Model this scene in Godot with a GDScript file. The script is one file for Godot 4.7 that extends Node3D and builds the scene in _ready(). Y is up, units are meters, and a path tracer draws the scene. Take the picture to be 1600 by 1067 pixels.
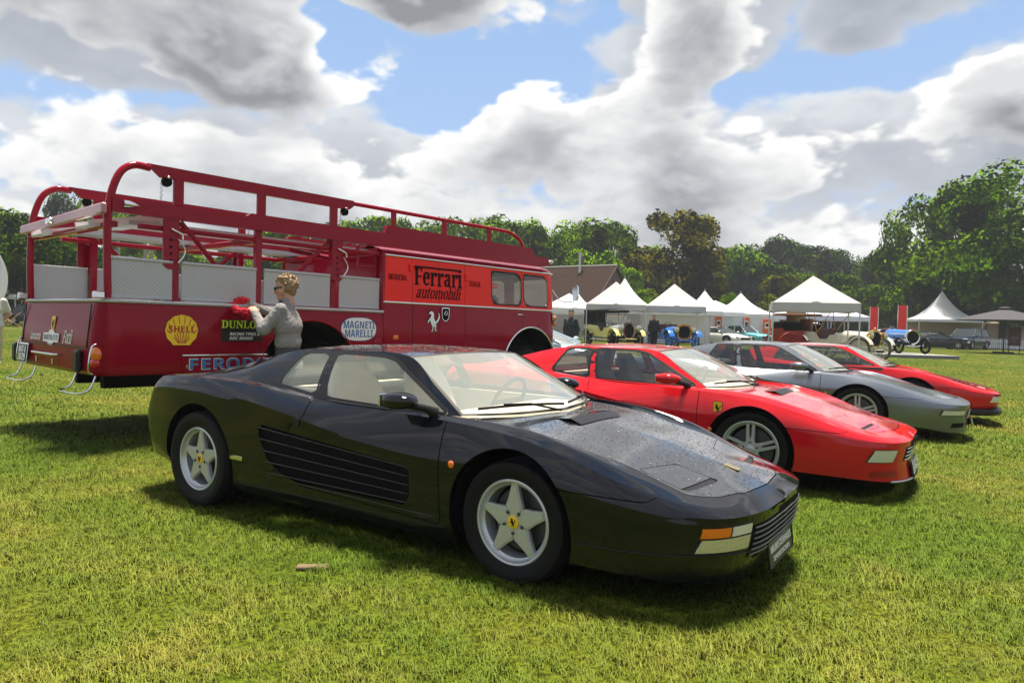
extends Node3D
# A field with parked sports cars, an old car transporter and a row of show tents under broken clouds.

var M := {}

func _ready() -> void:
	# camera
	var cam := Camera3D.new()
	cam.name = "camera"
	cam.fov = 51.42; cam.near = 0.05; cam.far = 1500.0
	cam.transform = Transform3D(Basis(Vector3(1, 0, 0), -0.02301) * Basis(Vector3(0, 0, 1), 0.028), Vector3(0, 1.32, 0))
	add_child(cam); cam.current = true
	# sky, exposure, haze
	var we := WorldEnvironment.new(); we.name = "world_environment"
	var env := Environment.new()
	env.background_mode = Environment.BG_SKY
	env.sky = Sky.new()
	env.sky.sky_material = PanoramaSkyMaterial.new()
	env.sky.sky_material.panorama = cloud_sky()
	env.background_energy_multiplier = 0.64
	env.tonemap_mode = Environment.TONE_MAPPER_LINEAR
	env.tonemap_exposure = 2.0
	env.fog_enabled = true; env.fog_density = 0.0006; env.fog_light_color = Color(.86, .90, .96)
	env.sdfgi_enabled = true; env.ssao_enabled = true; env.ssil_enabled = true
	we.environment = env
	add_child(we)
	# sun: high behind the far trees, a little to the right
	var sun := DirectionalLight3D.new()
	sun.name = "sun"
	sun.light_color = Color(1.0, .95, .86); sun.light_energy = 1.6; sun.light_angular_distance = 10.0; sun.shadow_enabled = true
	add_child(sun)
	var az := deg_to_rad(8.0); var el := deg_to_rad(80.0)
	sun.look_at_from_position(Vector3(sin(az) * cos(el), sin(el), -cos(az) * cos(el)) * 50.0, Vector3())
	materials()
	ground()
	black_car()
	red_car()
	silver_car()
	last_car()
	transporter()
	field_things()
	people()
	trees()
	lawn()

func noise(sd_: int, freq: float, oct := 4) -> FastNoiseLite:
	var f := FastNoiseLite.new()
	f.seed = sd_; f.frequency = freq; f.noise_type = FastNoiseLite.TYPE_SIMPLEX_SMOOTH
	f.fractal_type = FastNoiseLite.FRACTAL_FBM; f.fractal_octaves = oct; f.fractal_gain = .52
	return f

var sk_a: FastNoiseLite
var sk_b: FastNoiseLite
var sk_c: FastNoiseLite
# cloud banks and gaps: azimuth and height in degrees, their half widths, and how much they add
var banks := [
	[-29, 21.5, 15, 4.8, .46], [-20, 18.2, 7, 2.4, .24], [-15.2, 20.6, 3.4, 2.2, -.50], [-8, 24.6, 8, 3.4, .62], [-14, 16.2, 6, 2.0, .30],
	[-25, 15.0, 6, 1.0, -.36], [-35, 16.2, 6, 1.4, -.34], [-6.4, 16.4, 3.4, 1.4, -.44], [-1.4, 19.0, 3.6, 1.8, -.50], [2.8, 21.2, 2.6, 1.6, -.42], [7.6, 24.8, 1.5, 2.6, -.26],
	[13.2, 22.4, 5.5, 4.2, .40], [19, 17.8, 4.0, 1.3, -.40], [26, 18.9, 6.0, 1.9, -.50], [34, 21, 6, 1.6, -.36], [21, 22.0, 1.8, 2.2, -.24], [29, 24.2, 9, 1.6, .30],
	[2.6, 14.6, 7.5, 3.0, .60], [9.5, 16.8, 3.6, 1.3, .22], [17.5, 13.0, 10, 2.6, .34], [33, 16.2, 6.5, 3.6, .46], [-18, 11.0, 13, 3.2, .32], [-33, 11.8, 8, 2.8, .26],
	[-33, 8.0, 4, 1.2, -.22], [0, 5.0, 60, 3.6, .34], [-3, 9.5, 18, 2.0, .20], [16, 9.0, 10, 2.4, .16]]

# how thick cloud stands in a direction: layer 0 is the high sheet, layer 1 the heaped clouds before it
func cloud_at(d: Vector3, az: float, el: float, layer: int, fine := true) -> float:
	var q := Vector3(d.x, d.y * 1.9, d.z) + Vector3(3, 0, 1) * layer
	var w := Vector3(sk_b.get_noise_3dv(q * 1.6), sk_b.get_noise_3dv(q * 1.6 + Vector3(5, 1, 0)), sk_b.get_noise_3dv(q * 1.6 + Vector3(0, 7, 2)))
	var v := (.56 if layer == 0 else .375) + .34 * sk_a.get_noise_3dv(q * (.9 + .5 * layer) + w * .08)
	if absf(az) < 60.0 and el < 45.0:
		var a2 := az + 5.0 * w.x; var e2 := el + 2.6 * w.y
		for b in banks:
			if layer == 0 and b[4] > 0 and b[2] < 20: continue
			var x: float = (a2 - b[0]) / b[2]; var y: float = (e2 - b[1]) / b[3]
			var r := x * x + y * y
			if r < 8.0: v += b[4] * .62 * exp(-r)
	else: v += .01
	v -= (.20 + .16 * layer) * (sk_c.get_noise_3dv(q + w * .06) + .38)
	if fine: v += .10 * sk_a.get_noise_3dv(q * 7.0)
	return v

func sky_colour(az: float, el: float) -> Color:
	var ra := deg_to_rad(az); var re := deg_to_rad(el)
	var d := Vector3(sin(ra) * cos(re), sin(re), -cos(ra) * cos(re))
	var h := clampf(el / 40.0, 0, 1)
	var out := Color(.50, .62, .80).lerp(Color(.22, .38, .67), sqrt(h))
	for layer in 2:
		var v := cloud_at(d, az, el, layer)
		var c := smoothstep(.44, .58 - .05 * layer, v)
		if c <= 0.0: continue
		var rise := 0.0
		for k in 2:
			var e2: float = el + [1.0, 2.8][k]; var a2: float = az + [.5, -.8][k]
			var r2 := deg_to_rad(e2); var q2 := deg_to_rad(a2)
			rise += (v - cloud_at(Vector3(sin(q2) * cos(r2), sin(r2), -cos(q2) * cos(r2)), a2, e2, layer, false)) * [.55, .45][k]
		var thick := smoothstep(.47, .74, v)
		var l := (.61 - .24 * thick + .9 * clampf(rise, -.2, .15)) if layer == 0 else (.77 - .44 * thick + 1.45 * clampf(rise, -.20, .20))
		l = clampf(l, .26, 1.0)
		var cl := Color(l * lerpf(.90, 1.0, l), l * lerpf(.95, .99, l), l * lerpf(1.07, .94, l))
		out = out.lerp(cl, c * (.88 if layer == 0 else 1.0))
	return out

func cloud_sky() -> ImageTexture:
	sk_c = FastNoiseLite.new(); sk_c.seed = 6; sk_c.noise_type = FastNoiseLite.TYPE_CELLULAR; sk_c.frequency = 5.0; sk_c.cellular_return_type = FastNoiseLite.RETURN_DISTANCE
	sk_c.fractal_type = FastNoiseLite.FRACTAL_FBM; sk_c.fractal_octaves = 5; sk_c.fractal_gain = .58
	sk_a = noise(11, 2.1, 7); sk_a.fractal_gain = .50; sk_b = noise(5, 2.2, 4)
	var W := 4096; var H := 2048
	var lo := Image.create(512, 256, false, Image.FORMAT_RGBF)
	for y in 256:
		var el := 90.0 - (y + .5) * 180.0 / 256
		if el < -1.0:
			lo.fill_rect(Rect2i(0, y, 512, 256 - y), Color(.16, .17, .12)); break
		for x in 512: lo.set_pixel(x, y, sky_colour(wrapf((x + .5) * 360.0 / 512, -180.0, 180.0), maxf(el, .2)))
	lo.resize(W, H, Image.INTERPOLATE_CUBIC)
	# north lies at the left edge of a panorama; fine detail where clouds are read most closely
	var span := int(46.0 / 360.0 * W)
	for y in range(int((90.0 - 33.0) / 180.0 * H), H / 2):
		var el := 90.0 - (y + .5) * 180.0 / H
		for x in range(-span, span): lo.set_pixel(posmod(x, W), y, sky_colour((x + .5) * 360.0 / W, el))
	return ImageTexture.create_from_image(lo)

func drops() -> ImageTexture:
	var n := 512
	var im := Image.create(n, n, false, Image.FORMAT_RF)
	var r := RandomNumberGenerator.new(); r.seed = 4
	for k in 520:
		var c := Vector2(r.randf() * n, r.randf() * n)
		var rad := 2.2 + 5.0 * pow(r.randf(), 2.5)
		for y in range(-8, 9):
			for x in range(-8, 9):
				var d := Vector2(x, y).length() / rad
				if d < 1.0:
					var px := posmod(int(c.x) + x, n); var py := posmod(int(c.y) + y, n)
					im.set_pixel(px, py, Color(maxf(im.get_pixel(px, py).r, sqrt(1.0 - d * d) * rad / 8.0), 0, 0))
	im.convert(Image.FORMAT_RGBA8)
	im.bump_map_to_normal_map(9.0)
	return ImageTexture.create_from_image(im)

# fine grey check of a tweed jacket
func check() -> ImageTexture:
	var im := Image.create(128, 128, false, Image.FORMAT_RGB8)
	for y in 128:
		for x in 128:
			var v := .52 + .05 * float((x + y) % 3 == 0) - .05 * float((x - y + 128) % 4 == 0)
			if x % 32 < 2 or y % 32 < 2: v += .10
			if x % 32 in [6, 7, 26, 27] or y % 32 in [6, 7, 26, 27]: v -= .07
			im.set_pixel(x, y, Color(v, v * .99, v * 1.0))
	return ImageTexture.create_from_image(im)

# ribs of a lamp glass
func flutes() -> ImageTexture:
	var im := Image.create(128, 128, false, Image.FORMAT_RGBA8)
	for y in 128:
		for x in 128:
			var h := absf(sin(x * PI / 16.0)) * .8 + .2 * absf(sin(y * PI / 32.0))
			im.set_pixel(x, y, Color(h, h, h))
	im.bump_map_to_normal_map(6.0)
	return ImageTexture.create_from_image(im)

# the raised lozenges of tread plate
func tread() -> ImageTexture:
	var im := Image.create(128, 128, false, Image.FORMAT_RGBA8)
	for y in 128:
		for x in 128:
			var h := 0.0
			for k in 2:
				var u := fposmod(x / 32.0 + .5 * k, 1.0) - .5; var v := fposmod(y / 32.0 + .5 * k, 1.0) - .5
				var a := .78 if k == 0 else -.78
				var p := Vector2(u, v).rotated(a)
				h = maxf(h, clampf(1.2 - absf(p.x) / .10 - pow(absf(p.y) / .34, 2.0), 0, 1))
			im.set_pixel(x, y, Color(h, h, h))
	im.bump_map_to_normal_map(5.0)
	return ImageTexture.create_from_image(im)

func paint(c: Color, wet: Texture2D) -> Array:
	var a := mat(c, .05, 0.0)
	a.metallic_specular = .45
	var b := mat(c, .14, 0.0, 1.0)
	b.clearcoat_roughness = .10
	b.metallic_specular = 1.0
	b.normal_enabled = true; b.normal_texture = wet; b.normal_scale = .6
	b.uv1_triplanar = true; b.uv1_scale = Vector3.ONE * 1.9
	return [a, b]

func materials() -> void:
	var wet := drops()
	var q := paint(Color(.003, .0035, .006), wet); q[0].metallic_specular = .47; M.black_paint = q[0]; M.black_wet = q[1]
	q = paint(Color(.52, .010, .018), wet); M.red_paint = q[0]; M.red_wet = q[1]
	q = paint(Color(.20, .225, .27), wet); M.silver_paint = q[0]; M.silver_wet = q[1]
	for k in [M.silver_paint, M.silver_wet]: k.metallic = .75; k.roughness = .28
	M.red_dark = mat(Color(.28, .006, .010), .4)
	M.truck_dark = mat(Color(.26, .004, .018), .10)
	M.truck_tail = mat(Color(.22, .003, .016), .2); M.truck_tail.metallic_specular = .2
	M.truck_bright = mat(Color(.80, .020, .008), .14)
	for k in [M.truck_dark, M.truck_bright]: k.metallic_specular = .32
	M.black = mat(Color(.008, .008, .009), .7)
	M.trim = mat(Color(.012, .012, .014), .38)
	M.black.metallic_specular = .15; M.trim.metallic_specular = .35
	M.slat = mat(Color(.16, .16, .17), .35, .6)
	M.tyre = mat(Color(.006, .006, .007), .6)
	M.lens_white = mat(Color(.66, .66, .64), .2, .2, 1.0)
	M.tyre.metallic_specular = .3
	M.alloy = mat(Color(.50, .52, .56), .30, .5)
	M.disc = mat(Color(.09, .09, .10), .45, .6)
	M.bolt = mat(Color(.07, .07, .08), .25, .8)
	M.chrome = mat(Color(.75, .76, .78), .12, 1.0)
	M.badge_gold = mat(Color(.30, .26, .14), .3, .6)
	M.yellow = mat(Color(.80, .52, .02), .4)
	M.white = mat(Color(.80, .80, .80), .5)
	M.cream = mat(Color(.66, .60, .47), .65)
	M.dark_leather = mat(Color(.05, .045, .05), .5)
	M.maroon = mat(Color(.10, .02, .025), .55)
	M.amber = mat(Color(.75, .16, .01), .18, 0, .8)
	M.lens = mat(Color(.62, .61, .54), .16, .45, 1.0); M.lens.normal_enabled = true; M.lens.normal_texture = flutes(); M.lens.uv1_triplanar = true; M.lens.uv1_scale = Vector3.ONE * 9.0; M.lens.normal_scale = .8
	M.plate_black = mat(Color(.012, .012, .014), .35)
	M.plate_alu = mat(Color(.46, .47, .49), .42, .35)
	M.plate_alu.normal_enabled = true; M.plate_alu.normal_texture = tread(); M.plate_alu.uv1_triplanar = true; M.plate_alu.uv1_scale = Vector3.ONE * 6.0
	M.truck_pink = mat(Color(.40, .16, .20), .35, 0, .6)
	M.red_lens = mat(Color(.5, .01, .008), .15, 0, .8)
	M.sign_yellow = mat(Color(.85, .55, .01), .4)
	M.sign_red = mat(Color(.40, .02, .01), .4)
	M.sign_lime = mat(Color(.55, .75, .01), .4)
	M.sign_blue = mat(Color(.03, .16, .38), .4)
	M.badge_white = mat(Color(.78, .79, .80), .35)
	M.badge_blue = mat(Color(.14, .16, .25), .4)
	M.rubber = mat(Color(.01, .01, .011), .65)
	M.glass_tint = glass(Color(.20, .24, .27), .34)
	M.glass_wet = glass(Color(.86, .90, .88), .25)
	M.ramp_alu = mat(Color(.66, .67, .69), .38, .3)
	M.skin = mat(Color(.50, .27, .19), .55); M.skin.subsurf_scatter_enabled = true; M.skin.subsurf_scatter_strength = .15
	M.tweed = mat(Color.WHITE, .9); M.tweed.albedo_texture = check(); M.tweed.uv1_triplanar = true; M.tweed.uv1_scale = Vector3.ONE * 5.0
	M.charcoal = mat(Color(.05, .05, .06), .85); M.hair_blond = mat(Color(.24, .165, .09), .7); M.hair_dark = mat(Color(.03, .022, .018), .55)
	M.shirt_navy = mat(Color(.015, .022, .07), .8); M.shirt_pale = mat(Color(.50, .50, .48), .85); M.trouser_beige = mat(Color(.42, .36, .27), .85); M.jacket_navy = mat(Color(.012, .016, .03), .7)
	M.lens_black = mat(Color(.006, .006, .007), .08); M.cloth_red = mat(Color(.55, .008, .03), .85)
	M.bark = mat(Color(.075, .060, .045), .9)
	M.tent_leg = mat(Color(.55, .56, .58), .4, .3)
	M.canopy_grey = mat(Color(.44, .44, .46), .8); M.canopy_white = mat(Color(.74, .74, .79), .75); M.canopy_blue = mat(Color(.66, .66, .86), .75)
	for k in [M.canopy_grey, M.canopy_white, M.canopy_blue]: k.backlight_enabled = true; k.backlight = Color(.45, .45, .47)
	M.beige = mat(Color(.52, .42, .28), .8); M.beige_top = mat(Color(.42, .29, .13), .8)
	M.parasol_grey = mat(Color(.045, .045, .055), .85)
	M.brick = mat(Color(.14, .075, .062), .9); M.roof_tile = mat(Color(.042, .027, .022), .9); M.roof_tile.metallic_specular = .15; M.ridge_tile = mat(Color(.22, .21, .21), .8)
	M.dark_wood = mat(Color(.05, .035, .03), .7); M.window_cream = mat(Color(.55, .50, .32), .6); M.pane_dark = mat(Color(.02, .025, .03), .1)
	M.car_yellow = mat(Color(.62, .56, .20), .3, 0, .7); M.car_blue = mat(Color(.01, .15, .55), .3, 0, .7); M.car_cream = mat(Color(.60, .58, .50), .35, 0, .5)
	M.brass = mat(Color(.55, .36, .10), .25, .9); M.tyre_blue = mat(Color(.02, .06, .16), .6); M.tyre_pale = mat(Color(.10, .09, .08), .7)
	M.racer_blue = mat(Color(.01, .14, .50), .2, 0, .9); M.racer_pale = mat(Color(.52, .62, .78), .25, 0, .9)
	M.board_grey = mat(Color(.30, .30, .31), .8); M.board_edge = mat(Color(.13, .14, .15), .7)
	M.tan_leather = mat(Color(.26, .12, .06), .5); M.wood_yellow = mat(Color(.45, .25, .06), .6)
	M.navy_paint = mat(Color(.010, .018, .05), .15); M.white_paint = mat(Color(.74, .75, .76), .25, 0, .8); M.grey_paint = mat(Color(.10, .11, .12), .25, .2, .8)
	M.turquoise = mat(Color(.10, .45, .50), .3, 0, .7); M.paleblue_paint = mat(Color(.42, .52, .60), .2, .3, .9)
	M.glass_dark = mat(Color(.02, .03, .035), .04); M.glass_dark.metallic_specular = .5
	M.fence_white = mat(Color(.72, .72, .76), .7); M.flag_red = mat(Color(.72, .03, .03), .7); M.orange = mat(Color(.75, .11, .02), .6)
	M.flag_red.backlight_enabled = true; M.flag_red.backlight = Color(.4, .02, .02)
	M.pole_wood = mat(Color(.28, .26, .23), .9); M.chip_wood = mat(Color(.17, .12, .07), .9)
	M.glass = glass(Color(.85, .92, .88), .10)

func ground_h(x: float, z: float) -> float:
	var d := Vector2(x, z).length()
	return .33 * smoothstep(13.0, 36.0, d)

func on(x: float, z: float) -> Vector3:
	return Vector3(x, ground_h(x, z), z)

var gn: FastNoiseLite
var gn2: FastNoiseLite
# how dry (0 lush, 1 straw) the turf is at a place
func dry(x: float, z: float) -> float:
	return clampf(.44 + .65 * gn.get_noise_2d(x, z) + .5 * gn2.get_noise_2d(x, z), 0.0, 1.0)

func turf(x: float, z: float) -> Color:
	var a := dry(x, z)
	return Color(.092, .152, .012).lerp(Color(.235, .225, .040), a * a * .9)

func ground() -> void:
	gn = noise(21, .22, 3); gn2 = noise(8, 1.3, 3)
	var xs := []
	for i in 141: xs.append((i - 70) * .9)
	for k in [80.0, 110.0, 160.0, 260.0, 420.0]: xs.append(k); xs.push_front(-k)
	var st := SurfaceTool.new(); st.begin(Mesh.PRIMITIVE_TRIANGLES)
	for i in xs.size():
		for j in xs.size():
			var z: float = xs[j] - 40.0
			st.set_color(turf(xs[i], z)); st.set_normal(Vector3.UP); st.set_uv(Vector2(xs[i], z) * .5)
			st.add_vertex(on(xs[i], z))
	var m := xs.size()
	for i in m - 1:
		for j in m - 1:
			var a := i * m + j
			for k in [a, a + m, a + m + 1, a, a + m + 1, a + 1]: st.add_index(k)
	var gm := mat(Color.WHITE, .95)
	gm.vertex_color_use_as_albedo = true
	var im := Image.create(512, 512, false, Image.FORMAT_RGB8)
	var f := noise(3, .09, 4)
	for y in 512:
		for x in 512:
			var v := clampf(.72 + .5 * f.get_noise_2d(x, y) + .5 * f.get_noise_2d(x * 5 + 900, y * 5), .2, 1.0)
			im.set_pixel(x, y, Color(v, v * .97, v * .85))
	gm.albedo_texture = ImageTexture.create_from_image(im)
	gm.metallic_specular = .2
	var o := part("ground", st.commit(), gm)
	o.set_meta("kind", "structure")

func tuft(seed_: int, blades: int, rad: float, high: float) -> ArrayMesh:
	var r := RandomNumberGenerator.new(); r.seed = seed_
	var st := SurfaceTool.new(); st.begin(Mesh.PRIMITIVE_TRIANGLES)
	for k in blades:
		var a := r.randf() * TAU
		var b := Vector3(cos(a), 0, sin(a)) * rad * sqrt(r.randf())
		var f := r.randf() * TAU
		var lean := Vector3(cos(f), 0, sin(f)) * r.randf_range(.3, 2.2)
		var h := high * r.randf_range(.45, 1.1)
		var w := Vector3(-sin(f + r.randf()), 0, cos(f + r.randf())) * r.randf_range(.0016, .0032) * (high / .05)
		var m1 := b + Vector3(0, h * .6, 0) + lean * h * .25
		var tip := b + Vector3(0, h * .85, 0) + lean * h * .8
		var tone := r.randf_range(.7, 1.3)
		var c := Color(tone, tone, tone)
		if r.randf() < .11: c = Color(1.9, 1.3, 1.5) * tone
		for q in [[b - w, m1 - w * .8, b + w], [b + w, m1 - w * .8, m1 + w * .8], [m1 - w * .8, tip, m1 + w * .8]]:
			for v in q:
				st.set_color(c); st.set_normal((Vector3.UP + lean * .3).normalized()); st.add_vertex(v)
	return st.commit()

func lawn() -> void:
	var gm := mat(Color.WHITE, .6)
	gm.vertex_color_use_as_albedo = true
	gm.backlight_enabled = true; gm.backlight = Color(.5, .5, .5)
	gm.metallic_specular = .25
	var r := RandomNumberGenerator.new(); r.seed = 77
	var spec := [[1.2, 7.0, 600.0, .038, .034, 20, 1.0], [7.0, 15.0, 170.0, .07, .045, 20, 1.3], [15.0, 42.0, 24.0, .14, .05, 22, 2.0]]
	for k in spec.size():
		var s: Array = spec[k]
		for variant in 2:
			var mm := MultiMesh.new()
			mm.transform_format = MultiMesh.TRANSFORM_3D; mm.use_colors = true
			mm.mesh = tuft(k * 10 + variant, s[5], s[3], s[4])
			var cnt := int(1.1 * (s[1] * s[1] - s[0] * s[0]) * s[2] / 2.0)
			mm.instance_count = cnt
			for i in cnt:
				var d := sqrt(lerpf(s[0] * s[0], s[1] * s[1], r.randf()))
				var x := r.randf_range(-1.1, 1.1) * d
				var sc := r.randf_range(.7, 1.25) * (1.0 + .55 * gn2.get_noise_2d(x * .7 + 40, -d * .7))
				if gn2.get_noise_2d(x * 1.6, -d * 1.6 + 70) > .50 and r.randf() < .75: sc *= .35
				mm.set_instance_transform(i, Transform3D(Basis(Vector3.UP, r.randf() * TAU).scaled(Vector3(sc, sc * r.randf_range(.7, 1.2), sc)), on(x, -d)))
				var c := turf(x, -d) * r.randf_range(.9, 1.35)
				mm.set_instance_color(i, c)
			var o := MultiMeshInstance3D.new()
			o.multimesh = mm; o.material_override = gm; o.name = numbered("grass")
			add_child(o, true)
			o.set_meta("kind", "stuff"); o.set_meta("label", "short sunlit grass of the show field")

# ---------------------------------------------------------------- shapes
class Shp:
	var p := PackedVector3Array()
	var n := PackedVector3Array()
	var t := PackedVector2Array()
	func tri(a: Vector3, b: Vector3, c: Vector3) -> void:
		var m := (b - a).cross(c - a)
		if m.length_squared() < 1e-16:
			return
		m = m.normalized()
		p.append(a); p.append(b); p.append(c)
		n.append(m); n.append(m); n.append(m)
	func quad(a: Vector3, b: Vector3, c: Vector3, d: Vector3) -> Shp:
		tri(a, b, c); tri(a, c, d)
		return self
	func uvquad(a: Vector3, b: Vector3, c: Vector3, d: Vector3) -> Shp:
		quad(a, b, c, d)
		for k in [Vector2(0, 1), Vector2(1, 1), Vector2(1, 0), Vector2(0, 1), Vector2(1, 0), Vector2(0, 0)]:
			t.append(k)
		return self
	# box with chamfered edges; b turns it about its centre
	func box(c: Vector3, s: Vector3, bev := 0.0, b := Basis()) -> Shp:
		var h := s / 2.0
		var e := minf(bev, minf(h.x, minf(h.y, h.z)) * 0.9)
		if e <= 0.0:
			for ax in 3:
				for sg in [-1.0, 1.0]:
					var a := Vector3(); a[ax] = sg
					var u := Vector3(); u[(ax + 1) % 3] = 1.0
					var w := a.cross(u)
					var o := a * h
					var U := u * h[(ax + 1) % 3]
					var W := w * h[(ax + 2) % 3]
					quad(c + b * (o - U - W), c + b * (o + U - W), c + b * (o + U + W), c + b * (o - U + W))
			return self
		for ax in 3:
			var i := (ax + 1) % 3
			var j := (ax + 2) % 3
			for sg in [-1.0, 1.0]:
				var q := []
				for k in [[-1, -1], [1, -1], [1, 1], [-1, 1]]:
					var v := Vector3(); v[ax] = sg * h[ax]; v[i] = k[0] * (h[i] - e); v[j] = k[1] * (h[j] - e)
					q.append(c + b * v)
				if sg < 0: q.reverse()
				quad(q[0], q[1], q[2], q[3])
			for si in [-1.0, 1.0]:
				for sj in [-1.0, 1.0]:
					var q := []
					for k in [[-1, 0], [1, 0], [1, 1], [-1, 1]]:
						var v := Vector3(); v[ax] = k[0] * (h[ax] - e)
						v[i] = si * (h[i] - (e if k[1] == 1 else 0.0)); v[j] = sj * (h[j] - (0.0 if k[1] == 1 else e))
						q.append(c + b * v)
					if si * sj < 0: q.reverse()
					quad(q[0], q[1], q[2], q[3])
		for sx in [-1.0, 1.0]:
			for sy in [-1.0, 1.0]:
				for sz in [-1.0, 1.0]:
					var A := c + b * Vector3(sx * h.x, sy * (h.y - e), sz * (h.z - e))
					var B := c + b * Vector3(sx * (h.x - e), sy * h.y, sz * (h.z - e))
					var C := c + b * Vector3(sx * (h.x - e), sy * (h.y - e), sz * h.z)
					if sx * sy * sz > 0: tri(A, B, C)
					else: tri(A, C, B)
		return self
	# round bar along a path, one radius or one per point
	func tube(path: Array, r: Variant, seg := 8, caps := true, flat := 1.0) -> Shp:
		var m := path.size()
		var rings := []
		var up := Vector3(0, 1, 0)
		var t0: Vector3 = (path[1] - path[0]).normalized()
		if absf(t0.y) > 0.9: up = Vector3(1, 0, 0)
		for i in m:
			var d: Vector3 = (path[mini(i + 1, m - 1)] - path[maxi(i - 1, 0)])
			d = d.normalized() if d.length() > 1e-9 else t0
			var sd := d.cross(up).normalized()
			up = sd.cross(d).normalized()
			var ring := []
			var rr: float = r[i] if r is Array else r
			for k in seg:
				var a := TAU * k / seg
				var o := sd * cos(a) + up * sin(a) * flat
				ring.append([path[i] + o * rr, o.normalized()])
			rings.append(ring)
		for i in m - 1:
			for k in seg:
				var k2 := (k + 1) % seg
				_sm(rings[i][k], rings[i][k2], rings[i + 1][k2], rings[i + 1][k])
		if caps:
			for k in range(1, seg - 1):
				tri(rings[0][0][0], rings[0][k + 1][0], rings[0][k][0])
				tri(rings[m - 1][0][0], rings[m - 1][k][0], rings[m - 1][k + 1][0])
		return self
	func _sm(a: Array, b: Array, c: Array, d: Array) -> void:
		for q in [[a, b, c], [a, c, d]]:
			if (q[1][0] - q[0][0]).cross(q[2][0] - q[0][0]).length_squared() < 1e-18: continue
			var f: Vector3 = (q[1][0] - q[0][0]).cross(q[2][0] - q[0][0])
			var w: Array = q
			if f.dot(q[0][1]) < 0: w = [q[0], q[2], q[1]]
			for v in w:
				p.append(v[0]); n.append(v[1])
	# turned profile: points (radius, along axis y), smooth where the profile bends less than 40 degrees
	func lathe(prof: Array, seg := 24, b := Basis(), o := Vector3(), arc := TAU) -> Shp:
		var m := prof.size()
		var ns := []
		for i in m - 1:
			var d: Vector2 = prof[i + 1] - prof[i]
			ns.append(Vector2(d.y, -d.x).normalized())
		for i in m - 1:
			var n0: Vector2 = ns[i]
			var n1: Vector2 = ns[i]
			if i > 0 and ns[i - 1].dot(ns[i]) > 0.76: n0 = (ns[i - 1] + ns[i]).normalized()
			if i < m - 2 and ns[i + 1].dot(ns[i]) > 0.76: n1 = (ns[i + 1] + ns[i]).normalized()
			for k in seg:
				var a0 := arc * k / seg
				var a1 := arc * (k + 1) / seg
				var q := []
				for w in [[prof[i], n0, a0], [prof[i + 1], n1, a0], [prof[i + 1], n1, a1], [prof[i], n0, a1]]:
					var pr: Vector2 = w[0]
					var nn: Vector2 = w[1]
					var ca := cos(w[2]); var sa := sin(w[2])
					q.append([o + b * Vector3(pr.x * ca, pr.y, pr.x * sa), (b * Vector3(nn.x * ca, nn.y, nn.x * sa)).normalized()])
				_sm(q[0], q[1], q[2], q[3])
		return self
	# flat outline (x, y) given depth along z, from z0 to z1
	func prism(poly: PackedVector2Array, z0: float, z1: float, x := Transform3D()) -> Shp:
		var pl := poly
		if Geometry2D.is_polygon_clockwise(pl):
			pl = poly.duplicate(); pl.reverse()
		var ix := Geometry2D.triangulate_polygon(pl)
		for i in range(0, ix.size(), 3):
			var a := pl[ix[i]]; var b := pl[ix[i + 1]]; var c := pl[ix[i + 2]]
			if (b - a).cross(c - a) < 0:
				var w := b; b = c; c = w
			tri(x * Vector3(a.x, a.y, z1), x * Vector3(b.x, b.y, z1), x * Vector3(c.x, c.y, z1))
			tri(x * Vector3(a.x, a.y, z0), x * Vector3(c.x, c.y, z0), x * Vector3(b.x, b.y, z0))
		for i in pl.size():
			var a := pl[i]; var b := pl[(i + 1) % pl.size()]
			quad(x * Vector3(a.x, a.y, z0), x * Vector3(b.x, b.y, z0), x * Vector3(b.x, b.y, z1), x * Vector3(a.x, a.y, z1))
		return self
	func ell(c: Vector3, r: Vector3, seg := 16, rings := 10, b := Basis()) -> Shp:
		for i in rings:
			for k in seg:
				var q := []
				for w in [[i, k], [i + 1, k], [i + 1, k + 1], [i, k + 1]]:
					var th: float = PI * w[0] / rings
					var ph: float = TAU * (w[1] % seg) / seg
					var d := Vector3(sin(th) * cos(ph), cos(th), sin(th) * sin(ph))
					q.append([c + b * (d * r), (b * (d / r)).normalized()])
				_sm(q[0], q[1], q[2], q[3])
		return self
	# rows of points, every row as long; facing away from the point "from" where given
	func grid(rows: Array, from: Variant = null) -> Shp:
		for i in rows.size() - 1:
			for k in rows[i].size() - 1:
				var a: Vector3 = rows[i][k]; var b: Vector3 = rows[i][k + 1]
				var c: Vector3 = rows[i + 1][k + 1]; var d: Vector3 = rows[i + 1][k]
				for q in [[a, b, c], [a, c, d]]:
					var f: Vector3 = (q[1] - q[0]).cross(q[2] - q[0])
					var m: Vector3 = (q[0] + q[1] + q[2]) / 3.0
					if from != null:
						var fr: Vector3 = from
						if is_inf(fr.x): fr = Vector3(m.x, fr.y, 0)
						if f.dot(m - fr) < 0:
							tri(q[0], q[2], q[1]); continue
					tri(q[0], q[1], q[2])
		return self
	func add(s: Shp, x := Transform3D()) -> Shp:
		p.append_array(x * s.p)
		var nb := x.basis.inverse().transposed()
		var m := s.n.size()
		var flip := x.basis.determinant() < 0
		var k0 := n.size()
		n.resize(k0 + m)
		for i in m: n[k0 + i] = (nb * s.n[i]).normalized()
		if flip:
			var b0 := p.size() - m
			for i in range(0, m, 3):
				var w := p[b0 + i]; p[b0 + i] = p[b0 + i + 1]; p[b0 + i + 1] = w
				var w2 := n[k0 + i]; n[k0 + i] = n[k0 + i + 1]; n[k0 + i + 1] = w2
		t.append_array(s.t)
		return self
	func mirrored() -> Shp:
		return Shp.new().add(self, Transform3D(Basis.from_scale(Vector3(1, 1, -1)), Vector3()))
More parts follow.
